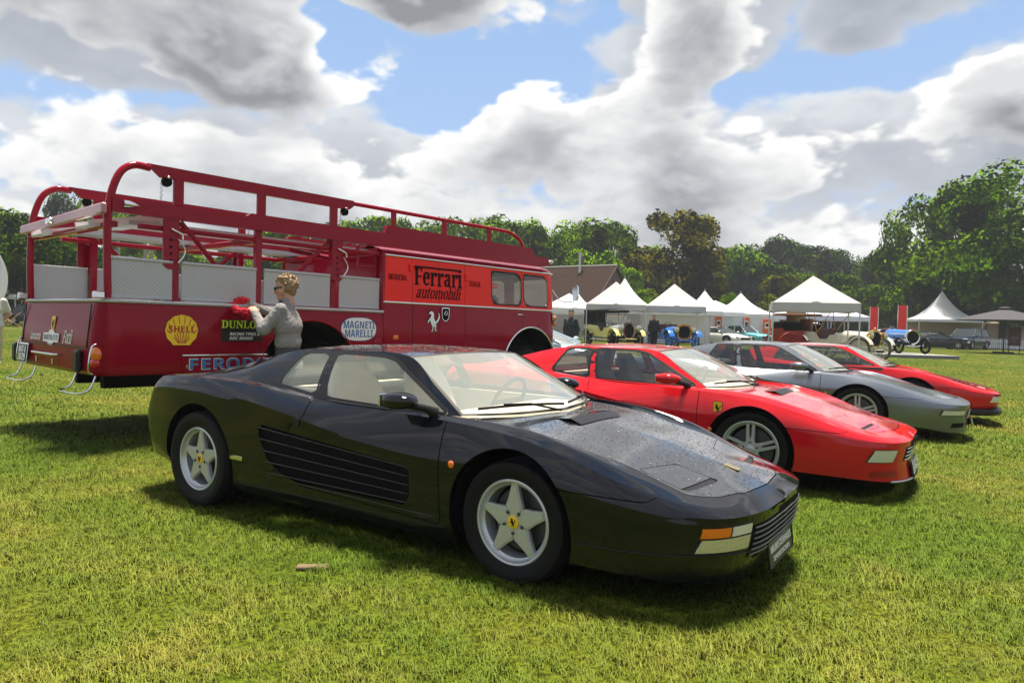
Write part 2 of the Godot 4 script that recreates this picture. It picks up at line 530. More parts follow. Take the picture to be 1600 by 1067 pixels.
	# normals shared where faces meet at less than the angle
	func smooth(deg := 40.0) -> Shp:
		var lim := cos(deg_to_rad(deg))
		var at := {}
		var fn := PackedVector3Array()
		var fw := PackedVector3Array()
		for i in range(0, p.size(), 3):
			var f := (p[i + 1] - p[i]).cross(p[i + 2] - p[i])
			fw.append(f); fn.append(f.normalized())
			for k in 3:
				var key := Vector3i((p[i + k] * 5000.0).round())
				if at.has(key): at[key].append(i / 3)
				else: at[key] = PackedInt32Array([i / 3])
		for i in p.size():
			var key := Vector3i((p[i] * 5000.0).round())
			var me := fn[i / 3]
			var s := Vector3()
			for f in at[key]:
				if fn[f].dot(me) > lim: s += fw[f]
			n[i] = s.normalized() if s.length_squared() > 1e-20 else me
		return self
	# [where f < 0, where f > 0]
	func split(f: Callable) -> Array:
		var lo := Shp.new(); var hi := Shp.new()
		for i in range(0, p.size(), 3):
			var d := [f.call(p[i]), f.call(p[i + 1]), f.call(p[i + 2])]
			var neg := int(d[0] < 0) + int(d[1] < 0) + int(d[2] < 0)
			if neg == 3: lo._c3(self, i); continue
			if neg == 0: hi._c3(self, i); continue
			for side in 2:
				var out: Shp = lo if side == 0 else hi
				var pp := []; var nn := []
				for k in 3:
					var k2 := (k + 1) % 3
					var da: float = d[k]; var db: float = d[k2]
					var ina: bool = (da < 0) == (side == 0)
					var inb: bool = (db < 0) == (side == 0)
					if ina: pp.append(p[i + k]); nn.append(n[i + k])
					if ina != inb:
						var w := da / (da - db)
						pp.append(p[i + k].lerp(p[i + k2], w)); nn.append(n[i + k].lerp(n[i + k2], w).normalized())
				for k in range(1, pp.size() - 1):
					for q in [0, k, k + 1]:
						out.p.append(pp[q]); out.n.append(nn[q])
		return [lo, hi]
	func _c3(s: Shp, i: int) -> void:
		for k in 3:
			p.append(s.p[i + k]); n.append(s.n[i + k])
	func pushed(d: float) -> Shp:
		var s := Shp.new()
		s.n = n.duplicate()
		for i in p.size(): s.p.append(p[i] + n[i] * d)
		return s
	func mesh() -> ArrayMesh:
		var m := p.size()
		var P := p.duplicate(); var N := n.duplicate(); var T := t.duplicate()
		for i in range(0, m, 3):
			var w := P[i + 1]; P[i + 1] = P[i + 2]; P[i + 2] = w
			w = N[i + 1]; N[i + 1] = N[i + 2]; N[i + 2] = w
			if T.size() == m:
				var w2 := T[i + 1]; T[i + 1] = T[i + 2]; T[i + 2] = w2
		var a := []; a.resize(Mesh.ARRAY_MAX)
		a[Mesh.ARRAY_VERTEX] = P; a[Mesh.ARRAY_NORMAL] = N
		if T.size() == m: a[Mesh.ARRAY_TEX_UV] = T
		var am := ArrayMesh.new()
		am.add_surface_from_arrays(Mesh.PRIMITIVE_TRIANGLES, a)
		var st := SurfaceTool.new()
		st.create_from(am, 0); st.index()
		return st.commit()

var used := {}
var spare := []
func numbered(c: String) -> String:
	if not used.has(c):
		used[c] = 0
		return c
	used[c] += 1
	return "%s_%03d" % [c, used[c]]

# a thing: a Node3D at its base
func thing(called: String, label: String, category: String, at := Vector3(), turn := 0.0, group := "") -> Node3D:
	var o := Node3D.new()
	o.name = numbered(called); add_child(o, true)
	o.position = at; o.rotation.y = turn
	return tag(o, label, category, group)

func tag(o: Node3D, label: String, category: String, group := "") -> Node3D:
	o.set_meta("label", label)
	if category: o.set_meta("category", category)
	if group: o.set_meta("group", group)
	return o

# one named mesh under a parent (a part), or at top level
func part(called: String, s: Variant, m: Material, parent: Node = self, label := "") -> MeshInstance3D:
	var o := MeshInstance3D.new()
	if s is Shp and s.p.is_empty():
		spare.append(o)
		return o
	o.mesh = s.mesh() if s is Shp else s
	o.material_override = m
	o.name = numbered(called) if parent == self else called
	parent.add_child(o, true)
	if label: o.set_meta("label", label)
	return o

func struct(called: String, s: Variant, m: Material) -> MeshInstance3D:
	var o := part(called, s, m)
	o.set_meta("kind", "structure")
	return o

func sub(called: String, parent: Node, x := Transform3D()) -> Node3D:
	var o := Node3D.new()
	o.name = called; parent.add_child(o, true); o.transform = x
	return o

func lettering(text: String, high: float, m: Material, parent: Node, at: Vector3, b := Basis(), font := "Droid Sans", bold := false, wide := 1.0, called := "lettering") -> MeshInstance3D:
	var f := SystemFont.new()
	f.font_names = PackedStringArray([font])
	if bold: f.font_weight = 700
	var tm := TextMesh.new()
	tm.font = f; tm.text = text; tm.font_size = 64; tm.pixel_size = high / 46.0; tm.depth = 0.003; tm.curve_step = 2.0
	var o := MeshInstance3D.new()
	o.mesh = tm; o.material_override = m; o.name = called
	parent.add_child(o, true)
	o.transform = Transform3D(b * Basis.from_scale(Vector3(wide, 1, 1)), at)
	return o

func mat(c: Color, rough := 0.6, metal := 0.0, coat := 0.0) -> StandardMaterial3D:
	var m := StandardMaterial3D.new()
	m.albedo_color = c.linear_to_srgb(); m.roughness = rough; m.metallic = metal
	if coat > 0:
		m.clearcoat_enabled = true; m.clearcoat = coat; m.clearcoat_roughness = 0.03
	return m

func glass(tint := Color(1, 1, 1), a := 0.12) -> StandardMaterial3D:
	var m := StandardMaterial3D.new()
	m.albedo_color = Color(tint.r, tint.g, tint.b, a)
	m.transparency = BaseMaterial3D.TRANSPARENCY_ALPHA
	m.roughness = 0.02; m.metallic_specular = 0.6
	return m

func cr(a: Vector3, b: Vector3, c: Vector3, d: Vector3, t: float) -> Vector3:
	return 0.5 * (2.0 * b + (c - a) * t + (2.0 * a - 5.0 * b + 4.0 * c - d) * t * t + (3.0 * b - a - 3.0 * c + d) * t * t * t)

# point on a curve through the given points, s counts in points
func curve(pts: Array, s: float) -> Vector3:
	var m := pts.size()
	var i := clampi(int(floor(s)), 0, m - 2)
	var f := s - i
	var a: Vector3 = pts[i - 1] if i > 0 else pts[0] * 2.0 - pts[1]
	var d: Vector3 = pts[i + 2] if i + 2 < m else pts[m - 1] * 2.0 - pts[m - 2]
	return cr(a, pts[i], pts[i + 1], d, f)

func curved(pts: Array, per: int) -> Array:
	var o := []
	for i in (pts.size() - 1) * per + 1: o.append(curve(pts, float(i) / per))
	return o

func sd(poly: PackedVector2Array, q: Vector2) -> float:
	var d := 1e9
	var inside := false
	var m := poly.size()
	var j := m - 1
	for i in m:
		var a := poly[i]; var b := poly[j]
		var e := b - a; var w := q - a
		var r := w - e * clampf(w.dot(e) / maxf(e.length_squared(), 1e-12), 0.0, 1.0)
		d = minf(d, r.length_squared())
		if (a.y > q.y) != (b.y > q.y) and q.x < (b.x - a.x) * (q.y - a.y) / (b.y - a.y) + a.x: inside = not inside
		j = i
	return -sqrt(d) if inside else sqrt(d)

func v2(a: Array) -> PackedVector2Array:
	var o := PackedVector2Array()
	for i in range(0, a.size(), 2): o.append(Vector2(a[i], a[i + 1]))
	return o

# points (along, side, up) of a car as (x, z, y)
func v3(a: Array) -> Array:
	var o := []
	for i in range(0, a.size(), 3): o.append(Vector3(a[i], a[i + 2], a[i + 1]))
	return o

# ---------------------------------------------------------------- low sports cars
# Rows of points run from the middle of the tail round the right side to the middle of the nose, (along, side, up), along measured from the front axle.
func wedge_rows() -> Dictionary:
	return {
	"A": [
		v3([-3.36,0,.30, -3.36,.5,.30, -3.28,.84,.29, -3.0,.92,.27, -2.55,.92,.17, -2.1,.88,.15, -1.6,.86,.15, -1.1,.85,.15, -.46,.84,.15, 0,.84,.17, .35,.86,.19, .68,.80,.18, .92,.64,.155, 1.03,.36,.125, 1.05,0,.11]),
		v3([-3.40,0,.45, -3.40,.5,.45, -3.33,.86,.45, -3.02,.955,.36, -2.55,.955,.28, -2.1,.92,.22, -1.6,.90,.22, -1.1,.885,.22, -.46,.87,.225, 0,.88,.27, .35,.89,.30, .72,.83,.305, .975,.66,.305, 1.095,.38,.29, 1.115,0,.285]),
		v3([-3.40,0,.60, -3.40,.5,.60, -3.33,.87,.60, -3.03,.965,.56, -2.55,.985,.52, -2.1,.965,.48, -1.6,.935,.45, -1.1,.91,.43, -.46,.885,.42, 0,.905,.45, .35,.905,.43, .72,.84,.42, .985,.70,.41, 1.11,.40,.40, 1.13,0,.395]),
		v3([-3.30,0,.76, -3.30,.5,.76, -3.24,.88,.76, -2.98,.965,.80, -2.55,.98,.80, -2.1,.965,.79, -1.6,.955,.725, -1.1,.925,.64, -.46,.89,.575, 0,.91,.61, .35,.905,.55, .72,.835,.50, .995,.69,.480, 1.118,.40,.474, 1.136,0,.470]),
		v3([-3.24,0,.86, -3.24,.5,.86, -3.18,.85,.86, -2.95,.92,.885, -2.55,.93,.895, -2.1,.88,.88, -1.6,.825,.83, -1.1,.82,.81, -.46,.82,.79, 0,.84,.755, .35,.845,.68, .70,.79,.565, .94,.64,.515, 1.055,.37,.510, 1.085,0,.508])],
	"B": [
		v3([-3.22,0,.875, -3.22,.45,.875, -3.14,.78,.875, -2.95,.86,.895, -2.55,.85,.905, -2.1,.79,.885, -1.6,.79,.835, -1.1,.785,.82, -.46,.76,.81, 0,.745,.785, .35,.745,.71, .63,.68,.612, .87,.55,.540, 1.0,.32,.535, 1.04,0,.53]),
		v3([-3.1,0,.86, -3.1,.4,.86, -3.05,.66,.86, -2.9,.72,.86, -2.55,.70,.862, -2.1,.69,.858, -1.6,.74,.83, -1.1,.76,.815, -.46,.70,.80, 0,.64,.765, .3,.62,.70, .52,.52,.655, .74,.38,.595, .88,.2,.575, .94,0,.565]),
		v3([-3.0,0,.86, -2.98,0,.86, -2.95,0,.86, -2.85,0,.86, -2.5,0,.86, -2.1,0,.86, -1.6,0,.83, -1.1,0,.82, -.46,0,.815, -.05,0,.79, .25,0,.735, .45,0,.695, .64,0,.645, .78,0,.612, .86,0,.592])],
	"belt": v3([-.42,.735,.808, -.75,.775,.808, -1.1,.775,.812, -1.55,.765,.825, -2.05,.715,.862, -2.5,.70,.866, -3.09,.62,.858]),
	"top": v3([-.42,.733,.812, -.68,.66,.962, -.95,.585,1.113, -1.4,.58,1.128, -1.98,.55,1.108, -2.5,.59,.99, -3.09,.615,.862]),
	"base": v3([-.42,.733,.812, -.27,.45,.806, -.17,0,.806]),
	"roof": v3([-.87,0,1.137, -1.4,0,1.162, -1.95,0,1.138]),
	"hole": v2([-.15,-.01, -.24,.42, -.41,.70, -.75,.755, -1.1,.755, -1.55,.745, -2.0,.69, -2.12,.60, -2.12,-.01]),
	"axles": [[0.0, .325, .375, .60], [-2.55, .34, .378, .60]],
	"doorwin": v2([-.53,.822, -.80,.963, -1.03,1.078, -1.14,1.098, -1.555,1.102, -1.48,.838, -1.0,.826]),
	"quarter": v2([-1.635,1.100, -1.90,1.088, -2.01,.885, -1.83,.868, -1.59,.845]),
	"door": v2([-.455,.95, -.45,.56, -.44,.235, -1.555,.29, -1.615,.655, -1.49,.72, -1.55,.86, -1.55,.95]),
	"zc": [[.25,.545], [.5,.54], [.72,.532], [.80,.60]],
	}

class Car:
	var A: Array
	var B: Array
	var S: Array   # rows for looking up the side
	func a_pts(s: float, o: Node) -> Array:
		var q := []
		for r in A: q.append(o.curve(r, s))
		return q
	func a_at(s: float, w: float, o: Node) -> Vector3:
		return a_w(a_pts(s, o), w, o)
	func a_w(q: Array, w: float, o: Node) -> Vector3:
		var m := q.size()
		if w <= m - 2: return o.curve(q.slice(0, m - 1), w)
		var f := w - (m - 2)
		return q[m - 2].lerp(q[m - 1], f) + (Vector3(q[m - 2].x - q[m - 3].x, 0, q[m - 2].z).normalized() * 0.010 * sin(PI * f))
	func b_at(s: float, w: float, o: Node) -> Vector3:
		var q := [o.curve(A[-1], s)]
		for r in B: q.append(o.curve(r, s))
		q.append(q[-2] * Vector3(1, 1, -1))
		return o.curve(q, w)
	# the side's outward distance at a place along and up
	func side(u: float, z: float, o: Node) -> float:
		return side_p(u, z, o).z
	func side_p(u: float, z: float, o: Node) -> Vector3:
		var lo := 2.0; var hi := 12.0
		var w := 2.0
		var s := 0.0
		for pass_ in 3:
			lo = 2.0; hi = 12.0
			for i in 16:
				s = (lo + hi) / 2.0
				if a_at(s, w, o).x < u: lo = s
				else: hi = s
			var q := a_pts(s, o)
			var a := 0.0; var b := float(A.size() - 1)
			for i in 14:
				w = (a + b) / 2.0
				if a_w(q, w, o).y < z: a = w
				else: b = w
		return a_at(s, w, o)
	# a place on the nose at a distance from the middle and a height
	func nose(v: float, z: float, o: Node) -> Vector3:
		var s := 0.0
		var w := 2.0
		for pass_ in 3:
			var lo := 10.5; var hi := 14.0
			for i in 16:
				s = (lo + hi) / 2.0
				if a_at(s, w, o).z > absf(v): lo = s
				else: hi = s
			var q := a_pts(s, o)
			var a := 0.0; var b := float(A.size() - 1)
			for i in 14:
				w = (a + b) / 2.0
				if a_w(q, w, o).y < z: a = w
				else: b = w
		var r := a_at(s, w, o)
		return r if v >= 0 else r * Vector3(1, 1, -1)

func nose_patch(c: Car, va: float, vb: float, za: float, zb: float, off: float, nu := 8, nz := 4) -> Shp:
	var rows := []
	var mid := c.nose((va + vb) / 2, (za + zb) / 2, self)
	var out := Vector3(1, 0, 0)
	var d1 := c.nose(vb, (za + zb) / 2, self) - c.nose(va, (za + zb) / 2, self)
	out = Vector3(d1.z, 0, -d1.x).normalized()
	if out.x < 0: out = -out
	for k in nz + 1:
		var row := []
		for i in nu + 1:
			row.append(c.nose(lerpf(va, vb, float(i) / nu), lerpf(za, zb, float(k) / nz), self) + out * off)
		rows.append(row)
	var s := Shp.new().grid(rows, mid - out)
	# an edge all round, back to the body
	var ring := []
	for i in nu + 1: ring.append(rows[0][i])
	for k in range(1, nz + 1): ring.append(rows[k][nu])
	for i in range(nu - 1, -1, -1): ring.append(rows[nz][i])
	for k in range(nz - 1, -1, -1): ring.append(rows[k][0])
	var back := []
	for q in ring: back.append(q - out * (off + .012))
	s.grid([ring, back], mid - out * .05)
	return s.smooth(35)

func pair(called: String, s: Shp, m: Material, o: Node) -> void:
	part(called, s, m, o); part(called, s.mirrored(), m, o)

func both(s: Shp) -> Shp:
	var r := Shp.new()
	r.add(s); r.add(s.mirrored())
	return r

var horse_shape := v2([.36,.02, .44,.10, .46,.22, .40,.34, .33,.46, .30,.55, .22,.50, .20,.42, .14,.44, .17,.55, .26,.62, .34,.72, .36,.84, .30,.86, .22,.82, .20,.87, .30,.95, .38,.99, .43,.95, .50,.90, .53,.78, .52,.66, .58,.58, .62,.50, .70,.54, .78,.62, .84,.78, .80,.94, .88,.84, .90,.68, .84,.54, .74,.44, .66,.40, .70,.30, .66,.18, .72,.06, .62,.02, .60,.16, .58,.28, .52,.24, .50,.10, .46,.01])

func horse(high: float, m: Material, parent: Node, x: Transform3D, called := "horse_emblem") -> MeshInstance3D:
	var q := PackedVector2Array()
	for a in horse_shape: q.append((a - Vector2(.5, .5)) * high)
	return part(called, Shp.new().prism(q, 0, .002, x), m, parent)

func shield_poly(w: float, h: float) -> PackedVector2Array:
	var q := PackedVector2Array()
	for i in 9:
		var a := float(i) / 8
		q.append(Vector2(lerpf(-w / 2, w / 2, a), h / 2 - sin(PI * a) * -.04 * h))
	for i in range(1, 12):
		var a := float(i) / 12
		var x := cos(PI * a)
		q.append(Vector2(x * w / 2 * (1.0 if absf(x) > .6 else .98), h * .1 - (h * .6) * pow(sin(PI * a), .8)))
	return q

func tyre_prof(r: float, rim: float, w: float) -> Array:
	var h := w / 2
	var sw := r - rim
	var q := [Vector2(rim - .004, -h * .8), Vector2(rim + sw * .3, -h * .96), Vector2(rim + sw * .6, -h), Vector2(r - sw * .14, -h * .94), Vector2(r - .004, -h * .8)]
	for g in [-.55, -.2, .2, .55]:
		var y: float = g * h
		q += [Vector2(r, y - .006), Vector2(r - .007, y - .004), Vector2(r - .007, y + .004), Vector2(r, y + .006)]
	q += [Vector2(r - .004, h * .8), Vector2(r - sw * .14, h * .94), Vector2(r - sw * .45, h), Vector2(r - sw * .5, h * .985), Vector2(rim + sw * .3, h * .95), Vector2(rim + sw * .1, h * .86), Vector2(rim - .004, h * .8)]
	return q

# wheel with its axis along z, outside towards +z
func wheel(parent: Node, at: Vector3, outward: float, r: float, rim: float, w: float, style: int) -> Node3D:
	var o := sub("wheel", parent, Transform3D(Basis(Vector3(0, 1, 0), 0.0 if outward > 0 else PI), at))
	var z := Basis(Vector3(1, 0, 0), PI / 2)
	var h := w / 2
	part("tyre", Shp.new().lathe(tyre_prof(r, rim, w), 48, z), M.tyre, o)
	part("rim", Shp.new().lathe([Vector2(rim + .004, h * .72), Vector2(rim + .004, h * .84), Vector2(rim - .002, h * .88), Vector2(rim - .010, h * .86), Vector2(rim - .014, h * .78), Vector2(rim - .020, h * .66), Vector2(rim - .03, h * .60), Vector2(rim - .034, -h * .7)], 48, z), M.alloy, o)
	var dk := Shp.new().lathe([Vector2(rim - .034, -h * .1), Vector2(.02, -h * .1)], 32, z)
	part("brake_backing", dk, M.black, o)
	part("brake_disc", Shp.new().lathe([Vector2(rim * .74, -h * .02), Vector2(rim * .74, h * .06), Vector2(.05, h * .06)], 32, z), M.disc, o)
	var face := h * .66
	for k in 5:
		var a := TAU * k / 5 + .32
		var b := Basis(Vector3(0, 0, 1), a)
		if style == 0:
			var q := v2([.03,-.046, .080,-.051, .125,-.035, rim-.028,-.020, rim-.02,-.020, rim-.02,.020, rim-.028,.020, .125,.035, .080,.051, .03,.046])
			var s := Shp.new().prism(q, face - .022, face, Transform3D(b, Vector3()))
			var s2 := Shp.new().prism(v2([.03,-.038, .078,-.042, .125,-.027, rim-.034,-.013, rim-.034,.013, .125,.027, .078,.042, .03,.038]), face, face + .006, Transform3D(b, Vector3()))
			s.add(s2)
			part("spoke", s, M.alloy, o)
		else:
			var sp := Shp.new()
			for sg in [-1.0, 1.0]:
				sp.prism(v2([.045, sg * .006, .045, sg * .034, rim - .016, sg * .036, rim - .016, sg * .012]), face - .03, face + .002, Transform3D(b, Vector3()))
			sp.prism(v2([.04,-.03, .10,-.02, .10,.02, .04,.03]), face - .032, face - .006, Transform3D(b, Vector3()))
			part("spoke", sp, M.alloy, o)
		var bp := b * Vector3(.060, 0, face)
		if style == 0: bp = b * Basis(Vector3(0, 0, 1), PI / 5) * Vector3(.058, 0, face + .004)
		part("wheel_bolt", Shp.new().lathe([Vector2(.0135, -.004), Vector2(.0135, .001)], 10, z, bp).lathe([Vector2(.009, 0), Vector2(.009, .007), Vector2(0, .010)], 10, z, bp), M.bolt, o)
	var hubq := PackedVector2Array()
	for k in 20: hubq.append(Vector2.from_angle(TAU * k / 20) * .075)
	part("hub", Shp.new().prism(hubq, face - .024, face + .003), M.alloy, o)
	part("hub_cap", Shp.new().lathe([Vector2(.034, face), Vector2(.034, face + .010), Vector2(.030, face + .013), Vector2(0, face + .013)], 24, z), M.yellow if style == 0 else M.alloy, o)
	if style == 0: horse(.044, M.black, o, Transform3D(Basis(), Vector3(0, 0, face + .0135)))
	return o

func seat(parent: Node, at: Vector3, m: Material) -> void:
	var o := sub("seat", parent, Transform3D(Basis(), at))
	var rows := []
	# backrest as a rounded slab leaning back, with its headrest in one piece
	for k in 10:
		var a := float(k) / 9
		var wv := .25 if k < 6 else lerpf(.25, .12, pow((k - 5) / 4.0, 1.5))
		var y := lerpf(.12, .70, a)
		var x := -.12 - .26 * a
		var ring := []
		for i in 17:
			var th := TAU * i / 16
			var c := cos(th); var s2 := sin(th)
			ring.append(Vector3(x + .06 * signf(c) * pow(absf(c), .6), y, wv * signf(s2) * pow(absf(s2), .6)))
		rows.append(ring)
	part("backrest", Shp.new().grid(rows, Vector3(-.25, .4, 0)).quad(rows[9][0], rows[9][4], rows[9][8], rows[9][12]).smooth(50), m, o)
	part("cushion", Shp.new().box(Vector3(.12, .08, 0), Vector3(.52, .16, .48), .05), m, o)

func sports_car(sp: Dictionary) -> Node3D:
	var g: Dictionary = sp.rows
	var o := thing(sp.name, sp.label, "sports car", sp.at, -sp.yaw, sp.group)
	var c := Car.new()
	c.A = g.A; c.B = g.B
	var pm: Material = sp.paint
	var wet: Material = sp.wet
	var per: int = sp.per
	var rows := []
	var nst: int = g.A[0].size() - 1
	for wi in (g.A.size() - 1) * 6 + 1:
		rows.append([])
	for si in nst * per + 1:
		var q := c.a_pts(float(si) / per, self)
		for wi in rows.size(): rows[wi].append(c.a_w(q, wi / 6.0, self))
	var all := Shp.new().grid(rows, Vector3(INF, .42, 0))
	var na := all.p.size()
	rows = []
	for wi in 19:
		var row := []
		for si in nst * per + 1: row.append(c.b_at(float(si) / per, wi / 6.0, self))
		rows.append(row)
	all.grid(rows, Vector3(INF, .3, 0))
	all.smooth(30)
	var a := Shp.new(); a.p = all.p.slice(0, na); a.n = all.n.slice(0, na)
	var b := Shp.new(); b.p = all.p.slice(na); b.n = all.n.slice(na)
	# wheel arches
	for ax in g.axles:
		a = a.split(func(q: Vector3) -> float: return Vector2(q.x - ax[0], q.y - ax[1]).length() - ax[2])[1]
		b = b.split(func(q: Vector3) -> float: return (Vector2(q.x - ax[0], q.y - ax[1]).length() - ax[2]) if q.z > .5 else 1.0)[1]
		var lip := []; var lip2 := []; var wall := []
		for k in 41:
			var th := lerpf(-.45, PI + .45, k / 40.0)
			var u: float = ax[0] + ax[2] * cos(th); var z: float = ax[1] + ax[2] * sin(th)
			if z < .19: continue
			var v := c.side(u, z, self)
			lip.append(Vector3(u, z, v)); lip2.append(Vector3(u, z, v - .045)); wall.append(Vector3(u, z, .50))
		var mid := Vector3(ax[0], ax[1], .7)
		var ls := Shp.new().grid([lip2, lip]).smooth(50)
		pair("arch_lip", ls, pm, o)
		var well := Shp.new().grid([wall, lip2]).smooth(50)
		for k in wall.size() - 1: well.tri(Vector3(ax[0], ax[1], .5), wall[k], wall[k + 1])
		pair("wheel_well", well, M.black, o)
	var shell := a.pushed(-.022)
	part("inner_shell", both(shell), M.black, o)
	# strake opening
	if g.has("strake"):
		var r: Array = a.split(func(q: Vector3) -> float: return sd(g.strake, Vector2(q.x, q.y)))
		a = r[1]
		# the duct: deepest at the rear
		var duct := Shp.new()
		var src: Shp = r[0]
		for i in src.p.size():
			duct.p.append(src.p[i] - Vector3(0, 0, lerpf(.10, .012, clampf((src.p[i].x + 1.9) / 1.25, 0, 1)))); duct.n.append(src.n[i])
		pair("side_duct", duct, M.black, o)
		for k in 6:
			var f: float = k / 5.0
			var u0: float = lerpf(-1.895, -1.80, f) if k < 5 else -1.60
			if k == 4: u0 = -1.83
			var z0: float = lerpf(.620, .330, k / 4.0) if k < 5 else .297
			var u1 := -.664 if k < 5 else -.47
			var z1: float = lerpf(.517, .318, k / 4.0) if k < 5 else .268
			for piece in [[u0, -1.592], [-1.583, u1]]:
				if k == 5 and piece[0] < -1.59: continue
				var edge := []; var fin := []; var root := []
				for i in 19:
					var u := lerpf(piece[0], piece[1], i / 18.0)
					var z := lerpf(z0, z1, (u - u0) / (u1 - u0))
					var v := c.side(u, z, self)
					edge.append(Vector3(u, z, v - .003)); fin.append(Vector3(u, z - .002, v - .008)); root.append(Vector3(u, z - .004, v - .07))
				var s := Shp.new().tube(edge, .0058, 8)
				s.grid([fin, root]).grid([root, fin])
				pair("strake", s, pm, o)
	# the bumper below its seam, the door, and what is left of the side
	var zc: Array = g.zc
	var seam := func(u: float) -> float:
		for i in zc.size() - 1:
			if u <= zc[i + 1][0]: return lerpf(zc[i][1], zc[i + 1][1], clampf((u - zc[i][0]) / (zc[i + 1][0] - zc[i][0]), 0, 1))
		return zc[-1][1]
	var fb := func(q: Vector3) -> float: return maxf(.2 - q.x, (q.y - seam.call(q.x)) if q.x < zc[-1][0] else -1.0)
	var r: Array = a.split(func(q: Vector3) -> float: return fb.call(q) + .0025)
	part("front_bumper", both(r[0]), pm, o)
	r = r[1].split(func(q: Vector3) -> float: return fb.call(q) - .0025)
	a = r[1]
	var fd := func(q: Vector3) -> float: return sd(g.door, Vector2(q.x, q.y))
	r = a.split(func(q: Vector3) -> float: return fd.call(q) + .003)
	var door: Shp = r[0]
	r = r[1].split(func(q: Vector3) -> float: return fd.call(q) - .003)
	a = r[1]
	r = a.split(func(q: Vector3) -> float: return q.x + 1.0)
	part("rear_quarter_panel", r[0], pm, o); part("rear_quarter_panel", r[0].mirrored(), pm, o)
	part("front_fender", r[1], pm, o); part("front_fender", r[1].mirrored(), pm, o)
	# the upper faces: cut the cabin out, then the bonnet and its lids
	b = b.split(func(q: Vector3) -> float: return sd(g.hole, Vector2(q.x, q.z)))[1]
	r = b.split(func(q: Vector3) -> float: return maxf(q.x + .455 - .003, -1.55 + .003 - q.x))
	door.add(r[0])
	part("door", door, pm, o); part("door", door.mirrored(), pm, o)
	r = r[1].split(func(q: Vector3) -> float: return maxf(q.x + .455 + .003, -1.55 - .003 - q.x))
	b = r[1]
	var fh := func(q: Vector3) -> float: return sd(g.hood, Vector2(q.x, q.z))
	r = b.split(func(q: Vector3) -> float: return fh.call(q) + .003)
	var hood: Shp = r[0]
	r = r[1].split(func(q: Vector3) -> float: return fh.call(q) - .003)
	b = r[1]
	r = b.split(func(q: Vector3) -> float: return q.x + 1.2)
	part("rear_deck", both(r[0]), wet, o)
	part("fender_top", r[1], pm, o); part("fender_top", r[1].mirrored(), pm, o)
	part("bonnet_gutter", both(hood.pushed(-.012)), M.black, o)
	if g.has("lid"):
		var fl := func(q: Vector3) -> float: return sd(g.lid, Vector2(q.x, q.z))
		r = hood.split(func(q: Vector3) -> float: return fl.call(q) + .002)
		var lid: Shp = r[0]
		var r2: Array = lid.split(func(q: Vector3) -> float: return sd(g.slot, Vector2(q.x, q.z)))
		part("headlamp_lid", r2[1], wet, o); part("headlamp_lid", r2[1].mirrored(), wet, o)
		pair("headlamp_slot", r2[0].pushed(-.004), M.trim, o)
		hood = r[1].split(func(q: Vector3) -> float: return fl.call(q) - .002)[1]
	part("bonnet", both(hood), wet, o)
	if g.has("vent"):
		var vs := Shp.new()
		var lo := []; var hi := []; var bk := []
		for i in 9:
			var v := lerpf(-.27, .27, i / 8.0)
			var p0 := _on_top(c, g.vent + .10, absf(v)); p0.z = v
			var p1 := _on_top(c, g.vent, absf(v)); p1.z = v
			lo.append(p0 + Vector3(0, .004, 0)); hi.append(p1 + Vector3(.03, .016, 0)); bk.append(p1 + Vector3(-.14, .003, 0))
		part("bonnet_vent", vs.grid([hi, lo], Vector3(g.vent, .2, 0)).smooth(), M.trim, o)
		part("vent_cowl", Shp.new().grid([bk, hi], Vector3(g.vent, .2, 0)).smooth(), wet, o)
	# greenhouse
	var sg := []
	for wi in 9:
		var row := []
		for si in 49:
			var bl := curve(g.belt, si / 8.0); var tp := curve(g.top, si / 8.0)
			var q := bl.lerp(tp, wi / 8.0)
			q.z += .022 * sin(PI * wi / 8.0) * sin(PI * si / 48.0)
			row.append(q)
		sg.append(row)
	var sidew := Shp.new().grid(sg, Vector3(INF, .5, 0)).smooth(50)
	var gl := Shp.new()
	for nm in ["doorwin", "quarter"]:
		r = sidew.split(func(q: Vector3) -> float: return sd(g[nm], Vector2(q.x, q.y)))
		sidew = r[1]
		var nm2: String = "door_window" if nm == "doorwin" else "quarter_window"
		part(nm2, r[0], sp.get("glass", M.glass), o); part(nm2, r[0].mirrored(), sp.get("glass", M.glass), o)
	r = sidew.split(func(q: Vector3) -> float: return minf(sd(g.doorwin, Vector2(q.x, q.y)), sd(g.quarter, Vector2(q.x, q.y))) - .020)
	pair("window_rubber", r[0].pushed(.002), M.trim, o)
	part("cabin_side", r[1], pm, o); part("cabin_side", r[1].mirrored(), pm, o)
	var inner := Shp.new()
	for i in range(0, r[1].p.size(), 3):
		if r[1].p[i].x < -1.7:
			for k in 3: inner.p.append(r[1].p[i + k] - Vector3(0, 0, .05)); inner.n.append(-r[1].n[i + k])
	pair("buttress_inside", inner, pm, o)
	var ws := func(s: float, w: float) -> Vector3:
		var bb := curve(g.base, s * 2.0)
		var t0 := curve(g.top, 2.0); var c0: Vector3 = g.roof[0]
		var tt := Vector3(lerpf(t0.x, c0.x, 1 - (1 - s) * (1 - s)), lerpf(t0.y, c0.y, 1 - (1 - s) * (1 - s)), lerpf(t0.z, 0, s))
		return bb.lerp(tt, w) + Vector3(.4, .6, 0) * (.035 * sin(PI * w) * sqrt(s))
	var patch := func(s0: float, s1: float, w0: float, w1: float) -> Shp:
		var rr := []
		for wi in 9:
			var row := []
			for si in 11: row.append(ws.call(lerpf(s0, s1, si / 10.0), lerpf(w0, w1, wi / 8.0)))
			rr.append(row)
		return Shp.new().grid(rr, Vector3(-1.2, .4, 0)).smooth(50)
	part("windscreen", both(patch.call(.03, 1, .03, .97)), M.glass_wet, o)
